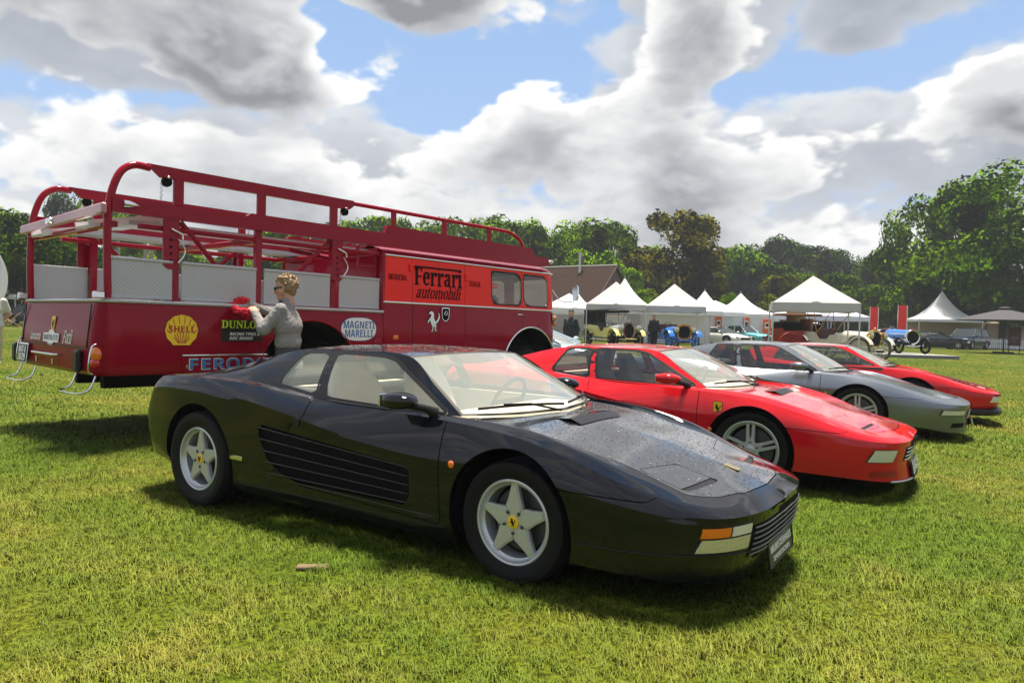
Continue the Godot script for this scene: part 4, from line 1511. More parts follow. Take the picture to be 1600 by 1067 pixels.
	for s in [-.62, -1.82]:
		part("cab_seat", Shp.new().box(T(6.0, s, 1.45), Vector3(.16, .7, .6), .07, Basis(Vector3(0, 0, 1), .15)).box(T(6.25, s, 1.2), Vector3(.5, .16, .6), .06), M.maroon, o)
	part("cab_dashboard", Shp.new().box(T(6.98, -1.225, 1.52), Vector3(.3, .18, 2.0), .06), M.black, o)
	var sw := []
	for k in 25: sw.append(T(6.70, -1.85, 1.66) + Basis(Vector3(0, 0, 1), -.7) * Vector3(0, .21 * cos(TAU * k / 24), .21 * sin(TAU * k / 24)))
	part("steering_wheel", Shp.new().tube(sw, .014, 6, false).tube([T(6.70, -1.85, 1.66), T(6.95, -1.85, 1.45)], .02), M.trim, o)
	part("sun_visor", Shp.new().box(T(5.75, -.5, 1.93), Vector3(.28, .08, .5), .02), M.truck_bright, o)
	# deck: floor, rail, arches
	part("deck_floor", Shp.new().box(T(1.7, -1.225, 1.34), Vector3(3.3, .06, 2.34)), M.alloy, o)
	var rail := []
	for q in tub: rail.append(T(q.x, q.y, 1.447))
	part("deck_rail", Shp.new().tube(rail, .026, 8, true, .7), M.plate_alu, o)
	for s in [[2.28, .68], [6.42, .66]]:
		for side in [0.0, L]:
			var q := []; var inn := []
			for k in 33:
				var a := lerpf(.12, PI - .12, k / 32.0)
				q.append(T(s[0] + (s[1] + .012) * cos(a), side + (.012 if side == 0.0 else -.012), .62 + (s[1] + .012) * sin(a)))
				inn.append(T(s[0] + s[1] * cos(a), (-.42 if side == 0.0 else L + .42), .62 + s[1] * sin(a)))
			part("arch_trim", Shp.new().tube(q, .016, 6), M.chrome if s[0] > 4 else D, o)
			part("wheel_well", Shp.new().grid([q, inn]).smooth(), M.black, o)
	for u in [2.28, 6.42]:
		big_wheel(o, T(u, -.20, .48), 1); big_wheel(o, T(u, L + .20, .48), -1)
	part("chassis_rail", Shp.new().box(T(3.6, -.85, .62), Vector3(6.6, .18, .10)), M.black, o)
	part("chassis_rail", Shp.new().box(T(3.6, -1.6, .62), Vector3(6.6, .18, .10)), M.black, o)
	part("axle_beam", Shp.new().tube([T(2.28, -.3, .48), T(2.28, L + .3, .48)], .07), M.black, o)
	part("fuel_tank", Shp.new().tube([T(3.0, -.45, .60), T(4.3, -.45, .60)], .19, 14), M.black, o)
	# upper frame, the same on both sides
	for side in 2:
		var f := func(u: float, v: float, z: float) -> Vector3: return T(u, v if side == 0 else L - v, z)
		part("tail_hoop", Shp.new().tube(curved([f.call(.06, -.05, 1.47), f.call(.05, -.05, 1.85), f.call(.055, -.06, 2.25), f.call(.09, -.07, 2.50), f.call(.17, -.08, 2.70), f.call(.30, -.10, 2.79), f.call(.45, -.10, 2.79)], 6), .036, 10), D, o)
		part("hoop_foot", Shp.new().box(f.call(-.02, -.05, 1.50), Vector3(.10, .07, .06), .01).tube([f.call(-.07, -.05, 1.50), f.call(-.01, -.05, 1.50)], .025), M.chrome, o)
		var plates := [[.05, .66], [.755, 1.585], [1.68, 2.56], [2.70, 3.32]]
		for k in plates.size():
			var p: Array = plates[k]
			var o2 := sub("side_plate", o)
			part("tread_plate", Shp.new().box(f.call((p[0] + p[1]) / 2, -.045, 1.665), Vector3(p[1] - p[0], .37, .012)), M.plate_alu, o2)
			part("plate_cap", Shp.new().tube([f.call(p[0], -.045, 1.862), f.call(p[1], -.045, 1.862)], .019, 8), M.plate_alu, o2)
			part("plate_foot", Shp.new().box(f.call((p[0] + p[1]) / 2, -.04, 1.49), Vector3(p[1] - p[0], .03, .03), .008), M.plate_alu, o2)
		# upper rail: a flat beam, then a thin bar that bends down at its end
		part("upper_rail", Shp.new().prism(v2([.42, 2.83, 2.92, 2.83, 2.92, 2.76, 2.86, 2.715, .56, 2.715]), -.03, .03, Transform3D(Basis(), f.call(0, -.11, 0))), D, o)
		part("thin_rail", Shp.new().tube(curved([f.call(2.90, -.11, 2.80), f.call(4.0, -.11, 2.80), f.call(5.7, -.11, 2.80), f.call(6.0, -.11, 2.78), f.call(6.2, -.11, 2.70), f.call(6.30, -.11, 2.58)], 4), .026, 8), D, o)
		for u in [.74, 1.67, 2.64]: part("rail_post", Shp.new().box(f.call(u, -.11, 2.59), Vector3(.10, .28, .05), .008), D, o)
		for u in [3.59, 4.53, 5.48]: part("rail_post", Shp.new().box(f.call(u, -.11, 2.68), Vector3(.07, .22, .05), .008), D, o)
		# main beam
		part("deck_beam", Shp.new().prism(v2([.08, 2.30, .08, 2.44, 1.46, 2.44, 1.50, 2.475, 3.38, 2.475, 3.42, 2.58, 6.42, 2.58, 6.50, 2.47, 6.85, 2.46, 6.93, 2.41, 6.90, 2.33, 6.70, 2.30]), -.05, .03, Transform3D(Basis(), f.call(0, -.05, 0))), D, o)
		part("bullet_lamp", Shp.new().lathe([Vector2(.0, -.10), Vector2(.026, -.04), Vector2(.034, 0), Vector2(.034, .05), Vector2(0, .055)], 14, Basis(Vector3(0, 0, 1), PI / 2), f.call(.22, .0, 2.385)), M.chrome, o)
		part("front_lamp_cone", Shp.new().ell(f.call(6.92, -.02, 2.40), Vector3(.07, .035, .045), 14, 10), M.chrome, o)
		for u in [.705, 1.63, 2.63]:
			part("post", Shp.new().box(f.call(u, -.10, 1.88), Vector3(.075, .86, .07), .008), D, o)
		for q in [[.64, .16], [2.66, .15]]:
			var br := sub("lock_bracket", o)
			part("bracket", Shp.new().prism(v2([-.075, 1.83, -.03, 1.79, .03, 1.79, .075, 1.83, .075, 2.30, -.075, 2.30]), 0, .02, Transform3D(Basis(), f.call(q[0], -.055 if side == 0 else .035, 0))), D, br)
			var zf: float = -.02 if side == 0 else .02
			for k in 4: part("bolt_hole", Shp.new().lathe([Vector2(.014, -.002), Vector2(.014, .002), Vector2(0, .002)], 8, Basis(Vector3(1, 0, 0), PI / 2), f.call(q[0], -.033 if side == 0 else .036, 1.88 + .07 * k)), M.black, br)
			part("lever", Shp.new().tube(curved([f.call(q[0], -.02, 2.20), f.call(q[0] + .03, 0, 2.18), f.call(q[0] + .09, .01, 2.15), f.call(q[0] + .10, .01, 2.10)], 4), .010, 6), M.chrome, br)
			var ch := []
			for k in 11: ch.append(f.call(q[0] +   .06 + .07 * sin(PI * k / 10.0), .0, 2.10 - .24 * k / 10.0))
			part("safety_chain", Shp.new().tube(ch, .008, 5), M.chrome, br)
		part("diagonal_brace", Shp.new().tube([f.call(.76, -.10, 2.29), f.call(1.52, -.10, 1.47)], .030, 8), D, o)
		part("diagonal_brace", Shp.new().tube([f.call(2.58, -.10, 2.29), f.call(1.74, -.10, 1.47)], .030, 8), D, o)
		for u in [.62, 2.80]:
			part("pulley", Shp.new().lathe([Vector2(0, -.025), Vector2(.05, -.02), Vector2(.05, .02), Vector2(0, .025)], 16, Basis(Vector3(1, 0, 0), PI / 2), f.call(u, -.11, 2.68)), M.black, o)
			part("pulley_bolt", Shp.new().ell(f.call(u, -.065, 2.72), Vector3(.016, .016, .012), 8, 6), M.chrome, o)
			var hk := []
			for k in 8: hk.append(f.call(u - .06 + .012 * (k % 2), -.11, 2.66 - .024 * k))
			part("hoist_chain", Shp.new().tube(hk, .011, 5), M.chrome, o)
		# wheel track of the upper deck with its tapered ramp end at the tail
		var tv := -.52
		part("wheel_track", Shp.new().box(f.call(1.85, tv, 2.24), Vector3(3.0, .02, .36), .004).box(f.call(1.85, tv - .18, 2.255), Vector3(3.0, .05, .012)).box(f.call(1.85, tv + .18, 2.255), Vector3(3.0, .05, .012)), M.plate_alu, o)
		part("ramp_end", Shp.new().box(f.call(.47, tv, 2.275), Vector3(1.0, .025, .36), .004, Basis(Vector3(0, 0, 1), .20)).box(f.call(.47, tv - .18, 2.295), Vector3(1.0, .07, .012), 0, Basis(Vector3(0, 0, 1), .20)).box(f.call(.47, tv + .18, 2.295), Vector3(1.0, .07, .012), 0, Basis(Vector3(0, 0, 1), .20)).grid([[f.call(-.02, tv - .18, 2.175), f.call(-.20, tv - .10, 2.12)], [f.call(-.02, tv + .18, 2.175), f.call(-.20, tv + .10, 2.12)]]), M.ramp_alu, o)
		part("track_bearer", Shp.new().tube([f.call(.35, -.10, 2.20), f.call(3.35, -.10, 2.20)], .03, 8), D, o)
	for u in [.12, 1.65, 3.2]: part("cross_member", Shp.new().box(T(u, -1.225, 2.19), Vector3(.07, .06, 2.3), .01), D, o)
	part("tail_crossbar", Shp.new().box(T(-.03, -1.16, 2.285), Vector3(.05, .10, 2.5), .012, Basis(Vector3(1, 0, 0), -.02)), M.truck_pink, o)
	part("tail_clamp", Shp.new().box(T(-.06, -1.35, 2.29), Vector3(.05, .06, .14), .01), M.chrome, o)
	part("winch_arm", Shp.new().tube([T(2.3, -.5, 2.17), T(3.3, -.9, 2.15)], .03, 8), D, o)
	# ladder
	var ld := sub("ladder", o)
	for u in [3.03, 3.33]: part("ladder_rail", Shp.new().box(T(u, -.13, 1.87), Vector3(.04, .84, .03), .006), D, ld)
	for z in [1.55, 1.78, 2.02, 2.22]: part("rung", Shp.new().tube([T(3.03, -.13, z), T(3.33, -.13, z)], .014, 6), D, ld)
	# tail: board lines, lamps, plate, handles, steps
	var B := Basis(Vector3.UP, -PI / 2) * Basis(Vector3(1, 0, 0), -.10)   # faces backwards
	part("tailgate_seam", Shp.new().box(T(-.020 + lean(.985), -1.225, .985), Vector3(.010, .008, 2.05)).box(T(-.018 + lean(1.2), -.22, 1.2), Vector3(.010, .42, .008), 0, Basis(Vector3(0, 0, 1), -.10)).box(T(-.018 + lean(1.2), L + .22, 1.2), Vector3(.010, .42, .008), 0, Basis(Vector3(0, 0, 1), -.10)), M.trim, o)
	for s in [-.10, L + .10]:
		var lamp := sub("tail_lamp", o)
		part("lamp_lens", Shp.new().ell(T(.04 + lean(.93), s, .93), Vector3(.055, .075, .07), 16, 10), M.amber, lamp)
		part("lower_lens", Shp.new().ell(T(.04 + lean(.845), s, .845), Vector3(.05, .05, .06), 14, 8), M.red_lens, lamp)
		part("lamp_guard", Shp.new().tube(curved([T(.01 + lean(1.03), s * 1.0 + .05, 1.03), T(-.03 + lean(1.0), s + .06, 1.0), T(-.04 + lean(.88), s + .065, .88), T(-.03 + lean(.77), s + .06, .77), T(.01 + lean(.745), s + .05, .745)], 4), .008, 6), M.chrome, lamp)
	for s in [-.36, -2.36]:
		part("rubber_buffer", Shp.new().box(T(-.03 + lean(.855), s, .855), Vector3(.06, .22, .13), .025), M.trim, o)
	part("bar_handle", Shp.new().tube([T(-.02 + lean(.885), -1.72, .885), T(-.05 + lean(.885), -1.70, .885), T(-.05 + lean(.885), -1.0, .885), T(-.02 + lean(.885), -.98, .885)], .014, 6), M.chrome, o)
	for s in [-1.62, -1.10]: part("hinge", Shp.new().box(T(-.022 + lean(.81), s, .81), Vector3(.02, .06, .025), .006), M.chrome, o)
	var np := sub("number_plate", o, Transform3D(B, T(-.035 + lean(.855), -2.10, .855)))
	part("plate", Shp.new().box(Vector3(), Vector3(.30, .20, .012), .004), M.plate_black, np)
	part("plate_edge", Shp.new().box(Vector3(0, 0, -.004), Vector3(.33, .23, .008), .004), M.chrome, np)
	lettering("MO 4", .075, M.white, np, Vector3(0, .043, .007), Basis(), "Droid Sans", true)
	lettering("2629", .075, M.white, np, Vector3(0, -.043, .007), Basis(), "Droid Sans", true, 1.15)
	for s in [-.34, -2.12]:
		part("step", Shp.new().tube(curved([T(.05 + lean(.72), s - .26, .72), T(.0 + lean(.60), s - .26, .60), T(-.10 + lean(.56), s - .24, .56), T(-.13 + lean(.56), s, .56), T(-.10 + lean(.56), s + .24, .56), T(.0 + lean(.60), s + .26, .60), T(.05 + lean(.72), s + .26, .72)], 4), .009, 8), M.chrome, o)
	var ba := sub("builder_badge", o, Transform3D(B, T(-.020 + lean(1.055), -1.25, 1.055)))
	part("badge_plate", Shp.new().prism(v2([-.24,-.045, -.09,-.05, -.06,-.08, .06,-.08, .09,-.05, .24,-.045, .24,.045, .09,.05, .06,.08, -.06,.08, -.09,.05, -.24,.045]), 0, .004), M.badge_white, ba)
	lettering("BARTOLETTI", .055, M.badge_blue, ba, Vector3(0, 0, .005), Basis(), "Droid Sans", true, 1.0)
	var it := Basis(Vector3(1, 0, 0), Vector3(.28, 1, 0), Vector3(0, 0, 1))
	lettering("Carrozzeria", .085, M.white, o, T(-.018 + lean(1.06), -1.77, 1.06), B * it, "Droid Serif", false, .52, "script_lettering")
	lettering("Forlì", .13, M.white, o, T(-.018 + lean(1.07), -.76, 1.07), B * it, "Droid Serif", false, .62, "script_lettering")
	var sh := sub("shield_badge", o, Transform3D(B, T(-.018 + lean(1.20), -1.24, 1.20)))
	part("shield", Shp.new().prism(shield_poly(.11, .15), 0, .004), M.yellow, sh)
	horse(.095, M.black, sh, Transform3D(Basis(), Vector3(0, 0, .004)))
	# right side signs
	var R := Basis()
	var shell := sub("shell_sign", o, Transform3D(R, T(.74, .020, 1.17)))
	var rim := PackedVector2Array()
	for k in 61:
		var a := lerpf(-.78, PI + .78, k / 60.0)
		var rr := .155 + .006 * absf(sin((a + .78) / (PI + 1.56) * PI * 9.0))
		rim.append(Vector2(cos(a) * rr * 1.04, sin(a) * rr))
	rim.append(Vector2(-.085, -.15)); rim.append(Vector2(.085, -.15))
	part("shell_face", Shp.new().prism(rim, 0, .004), M.sign_yellow, shell)
	for k in 8:
		var a := lerpf(.10, PI - .10, k / 7.0)
		var dd := Vector2(cos(a) * 1.02, sin(a))
		var b0 := Vector2(cos(a) * .03, -.13)
		for w in [[.0, .42], [.70, .97]]:
			var p0 := b0.lerp(dd * .155, w[0]); var p1 := b0.lerp(dd * .155, w[1])
			var side := (p1 - p0).orthogonal().normalized() * .0035
			part("shell_rib", Shp.new().prism(PackedVector2Array([p0 - side, p1 - side, p1 + side, p0 + side]), .004, .006), M.sign_red, shell)
	lettering("SHELL", .066, M.sign_red, shell, Vector3(0, .012, .0065), Basis(), "Droid Sans", true, 1.05)
	var dun := sub("tyre_sign", o, Transform3D(R, T(1.40, .020, 1.175)))
	part("sign_board", Shp.new().box(Vector3(), Vector3(.48, .235, .006), .002), M.plate_black, dun)
	lettering("DUNLOP", .082, M.sign_lime, dun, Vector3(-.005, .068, .004), Basis(), "Droid Serif", true, .95)
	lettering("RACING TYRES &", .032, M.white, dun, Vector3(.03, -.035, .004), it, "Droid Sans", true, 1.0)
	lettering("DISC BRAKES", .032, M.white, dun, Vector3(-.01, -.082, .004), it, "Droid Sans", true, 1.0)
	var fer := sub("locker_door", o, Transform3D(R, T(1.24, .012, .825)))
	part("locker_panel", Shp.new().box(Vector3(0, -.005, -.005), Vector3(.96, .17, .012), .004), D, fer)
	part("locker_strip", Shp.new().tube([Vector3(-.49, .088, .006), Vector3(.46, .088, .006)], .010, 6), M.chrome, fer)
	part("locker_latch", Shp.new().ell(Vector3(-.44, -.03, .006), Vector3(.014, .022, .01), 8, 6), M.badge_gold, fer)
	lettering("FERODO", .120, M.white, fer, Vector3(.03, -.008, .003), Basis(), "Droid Sans", true, 1.42, "letter_edge")
	lettering("FERODO", .108, M.sign_blue, fer, Vector3(.03, -.008, .0055), Basis(), "Droid Sans", true, 1.55)
	var mm := sub("ignition_sign", o, Transform3D(R, T(2.965, .020, 1.215)))
	for k in 3:
		var q := PackedVector2Array()
		var w: float = [.275, .268, .256][k]; var h: float = [.150, .144, .132][k]
		for i in 48:
			var a := TAU * i / 48
			var c := cos(a); var s := sin(a)
			q.append(Vector2(w * signf(c) * pow(absf(c), .72), h * signf(s) * pow(absf(s), .9)))
		part(["sign_edge", "sign_line", "sign_face"][k], Shp.new().prism(q, 0, .003 + .001 * k), [M.sign_blue, M.white, M.badge_white][k], mm)
	lettering("MAGNETI", .092, M.sign_blue, mm, Vector3(.0, .052, .0055), Basis(), "Droid Sans", true, .84)
	lettering("MARELLI", .092, M.sign_blue, mm, Vector3(.0, -.056, .0055), Basis(), "Droid Sans", true, .82)
	# cab side writing
	lettering("Ferrari", .250, M.black, o, T(4.35, -.004, 1.955), R, "Droid Serif", true, .72)
	part("letter_bar", Shp.new().box(T(4.33, -.006, 2.085), Vector3(.86, .022, .006)), M.black, o)
	lettering("automobili", .155, M.black, o, T(4.36, .006, 1.735), it, "Droid Serif", false, .76)
	lettering("MODENA", .075, M.black, o, T(3.60, -.001, 1.915), R, "Droid Serif", false, .68)
	lettering("ITALIA", .075, M.black, o, T(5.08, -.001, 1.915), R, "Droid Serif", false, .68)
	horse(.33, M.black, o, Transform3D(R, T(4.235, .021, 1.34)))
	horse(.30, M.chrome, o, Transform3D(R, T(4.235, .023, 1.34)))
	for q in [4.47, 7.06]:
		var sb := sub("crest_badge", o, Transform3D(R, T(q, .018 if q < 5 else -.04, 1.44)))
		if q > 5: sb.rotation.y = .55
		part("crest_edge", Shp.new().prism(shield_poly(.15, .19), 0, .006), M.chrome, sb)
		part("crest", Shp.new().prism(shield_poly(.125, .165), 0, .009), M.black, sb)
		part("crest_mark", Shp.new().tube(curved([Vector3(-.035, .0, .011), Vector3(.0, .05, .011), Vector3(.035, .02, .011), Vector3(-.01, -.01, .011)], 4), .007, 5), M.chrome, sb)
	for q in [[3.56, 1.115], [3.33, 1.10]]:
		if q[0] > 3.5: part("side_repeater", Shp.new().box(T(q[0], .028, q[1]), Vector3(.09, .055, .02), .008), M.amber, o)
	part("fuel_cap", Shp.new().lathe([Vector2(.07, 0), Vector2(.07, .012), Vector2(.055, .016), Vector2(0, .016)], 20, Basis(Vector3(1, 0, 0), PI / 2), T(3.26, .014, 1.045)), D, o)
	part("front_indicator", Shp.new().ell(T(7.24, -.16, 1.46), Vector3(.05, .055, .05), 12, 8), M.amber, o)
	part("front_indicator", Shp.new().ell(T(7.24, -.16, 1.36), Vector3(.05, .045, .05), 12, 8), M.amber, o)
	part("cab_door_handle", Shp.new().tube([T(6.14, .015, 1.50), T(6.14, .045, 1.49), T(6.02, .045, 1.49)], .012, 6), M.chrome, o)
	for q in [[3.83, 2.06], [4.90, 2.0], [3.83, .98], [4.90, .98]]: part("door_hinge", Shp.new().box(T(q[0], .012 - (.02 if q[1] > 1.5 else 0.0), q[1]), Vector3(.05, .11, .03), .008), M.truck_bright if q[1] > 1.5 else D, o)
	for side in 2:
		var f := func(u: float, v: float, z: float) -> Vector3: return T(u, v if side == 0 else L - v, z)
		var mr := sub("door_mirror", o)
		part("mirror_arm", Shp.new().tube(curved([f.call(7.08, -.10, 1.95), f.call(7.14, .02, 1.78), f.call(7.25, .10, 1.74), f.call(7.38, .16, 1.76)], 5), .010, 6), M.chrome, mr)
		var q := PackedVector2Array()
		for i in 32:
			var a := TAU * i / 32
			q.append(Vector2(.065 * signf(cos(a)) * pow(absf(cos(a)), .6), .135 * signf(sin(a)) * pow(absf(sin(a)), .6)))
		var mx := Transform3D(Basis(Vector3.UP, -1.75 if side == 0 else -1.35), f.call(7.39, .17, 1.90))
		part("mirror_case", Shp.new().prism(q, -.03, 0.0, mx), M.chrome, mr)
		var q2 := PackedVector2Array()
		for a in q: q2.append(a * .88)
		part("mirror_face", Shp.new().prism(q2, .0, .003, mx), M.chrome, mr)
	part("front_bumper", Shp.new().tube(curved([T(6.9, .02, .66), T(7.25, -.1, .66), T(7.42, -.6, .66), T(7.42, -1.85, .66), T(7.25, -2.35, .66), T(6.9, -2.47, .66)], 5), .07, 8), M.chrome, o)

# ---------------------------------------------------------------- tents, buildings and what stands round the field
func place(called: String, label: String, category: String, x: float, z: float, turn := 0.0, group := "") -> Node3D:
	return thing(called, label, category, on(x, z), turn, group)

# a pop-up canopy on four legs, w along x and d along z
func canopy(o: Node3D, w: float, d: float, eave: float, peak: float, cloth: Material, walls := []) -> void:
	var c := [Vector3(-w / 2, eave, -d / 2), Vector3(w / 2, eave, -d / 2), Vector3(w / 2, eave, d / 2), Vector3(-w / 2, eave, d / 2)]
	for k in 4:
		var a: Vector3 = c[k]; var b: Vector3 = c[(k + 1) % 4]
		var rows := []
		for i in 9:
			var f := i / 8.0
			var row := []
			for j in 9:
				var p := a.lerp(b, j / 8.0).lerp(Vector3(0, peak, 0), f)
				p.y -= .05 * sin(PI * f) * (.4 + .6 * sin(PI * j / 8.0)) * (peak - eave)
				row.append(p)
			rows.append(row)
		part("roof_panel", Shp.new().grid(rows, Vector3(0, eave - 2, 0)).smooth(30), cloth, o)
		var v := []
		var lo := []
		for j in 13:
			var q := a.lerp(b, j / 12.0)
			var outw := Vector3(signf(a.x + b.x) if absf(a.x + b.x) > .1 else 0.0, 0, signf(a.z + b.z) if absf(a.z + b.z) > .1 else 0.0) * .02
			v.append(q + outw * .2); lo.append(q + outw * (1.0 + .6 * sin(j * 2.1)) - Vector3(0, .30 + .015 * sin(j * 1.7 + k), 0))
		part("valance", Shp.new().grid([v, lo], Vector3(0, eave, 0)).smooth(40), cloth, o)
		part("tent_leg", Shp.new().box(a * Vector3(.985, 0, .985) + Vector3(0, eave / 2, 0), Vector3(.05, eave, .05), .006), M.tent_leg, o)
		part("truss_bar", Shp.new().tube([a * .98 - Vector3(0, .25, 0), a.lerp(b, .5) * .98 + Vector3(0, .1, 0), b * .98 - Vector3(0, .25, 0)], .018, 5), M.tent_leg, o)
		if k in walls:
			var wa := a * Vector3(.99, 0, .99); var wb := b * Vector3(.99, 0, .99)
			part("side_wall", Shp.new().box((wa + wb) / 2 + Vector3(0, eave / 2 - .05, 0), Vector3(absf(wa.x - wb.x) + .02, eave - .15, absf(wa.z - wb.z) + .02)), cloth, o)

# a high-peaked marquee whose roof curves up to a point
func pagoda(o: Node3D, w: float, eave: float, peak: float, cloth: Material, walls := [0, 1, 3], wall_m: Material = null) -> void:
	var h := w / 2
	var c := [Vector3(-h, eave, -h), Vector3(h, eave, -h), Vector3(h, eave, h), Vector3(-h, eave, h)]
	for k in 4:
		var a: Vector3 = c[k]; var b: Vector3 = c[(k + 1) % 4]
		var rows := []
		for i in 15:
			var f := i / 14.0
			var row := []
			for j in 7:
				var e := a.lerp(b, j / 6.0)
				row.append(Vector3(e.x * (1 - f * .985), eave + (peak - eave) * (.30 * f + .70 * pow(f, 2.6)), e.z * (1 - f * .985)))
			rows.append(row)
		part("roof_panel", Shp.new().grid(rows, Vector3(0, eave - 3, 0)).smooth(30), cloth, o)
		part("valance", Shp.new().box((a + b) / 2 - Vector3(0, .12, 0), Vector3(maxf(absf(a.x - b.x), .02), .26, maxf(absf(a.z - b.z), .02))), cloth, o)
		part("tent_leg", Shp.new().box(a * Vector3(.97, .5, .97), Vector3(.08, eave, .08), .01), M.tent_leg, o)
		if k in walls:
			part("side_wall", Shp.new().box((a + b) * Vector3(.485, .25, .485) + Vector3(0, 0, 0), Vector3(maxf(absf(a.x - b.x) * .97, .02), eave - .2, maxf(absf(a.z - b.z) * .97, .02))), wall_m if wall_m else cloth, o)
	part("finial", Shp.new().tube([Vector3(0, peak - .1, 0), Vector3(0, peak + .18, 0)], .03, 6), M.tent_leg, o)

func spoke_wheel(o: Node3D, at: Vector3, s: float, r: float, rim: Material, spokes: int, tyre: Material, wide := .09) -> void:
	var w := sub("wheel", o, Transform3D(Basis(Vector3.UP, 0.0 if s > 0 else PI), at))
	var z := Basis(Vector3(1, 0, 0), PI / 2)
	var ti := r - wide * .8
	part("tyre", Shp.new().lathe([Vector2(ti, -wide * .35), Vector2(ti + wide * .25, -wide * .5), Vector2(r - wide * .2, -wide * .46), Vector2(r, 0), Vector2(r - wide * .2, wide * .46), Vector2(ti + wide * .25, wide * .5), Vector2(ti, wide * .35)], 28, z), tyre, w)
	part("rim", Shp.new().lathe([Vector2(ti + .005, -wide * .34), Vector2(ti + .005, wide * .34), Vector2(ti - .03, wide * .3), Vector2(ti - .03, -wide * .3), Vector2(ti + .005, -wide * .34)], 28, z), rim, w)
	var sp := Shp.new()
	for k in spokes:
		var a := TAU * k / spokes
		var d := Vector3(cos(a), sin(a), 0)
		sp.tube([d * .05, d * (ti - .02)], .018 if spokes < 20 else .006, 5, false)
	var so := part("spokes", sp, rim, w); so.set_meta("kind", "stuff")
	part("hub", Shp.new().lathe([Vector2(.07, -wide * .5), Vector2(.07, wide * .5), Vector2(.035, wide * .9), Vector2(0, wide * .9)], 14, z), rim, w)

func fender(o: Node3D, at: Vector3, r: float, a0: float, a1: float, w: float, m: Material, tail := 0.0) -> void:
	var rows := [[], [], []]
	for i in 17:
		var a := lerpf(a0, a1, i / 16.0)
		for k in 3:
			rows[k].append(at + Vector3(cos(a) * r, sin(a) * r + (.03 if k == 1 else 0.0), (k - 1) * w / 2))
	if tail > 0:
		for k in 3: rows[k].push_back(rows[k][-1] + Vector3(-tail, -.06, 0))
	part("fender", Shp.new().grid(rows, at).smooth(60), m, o)

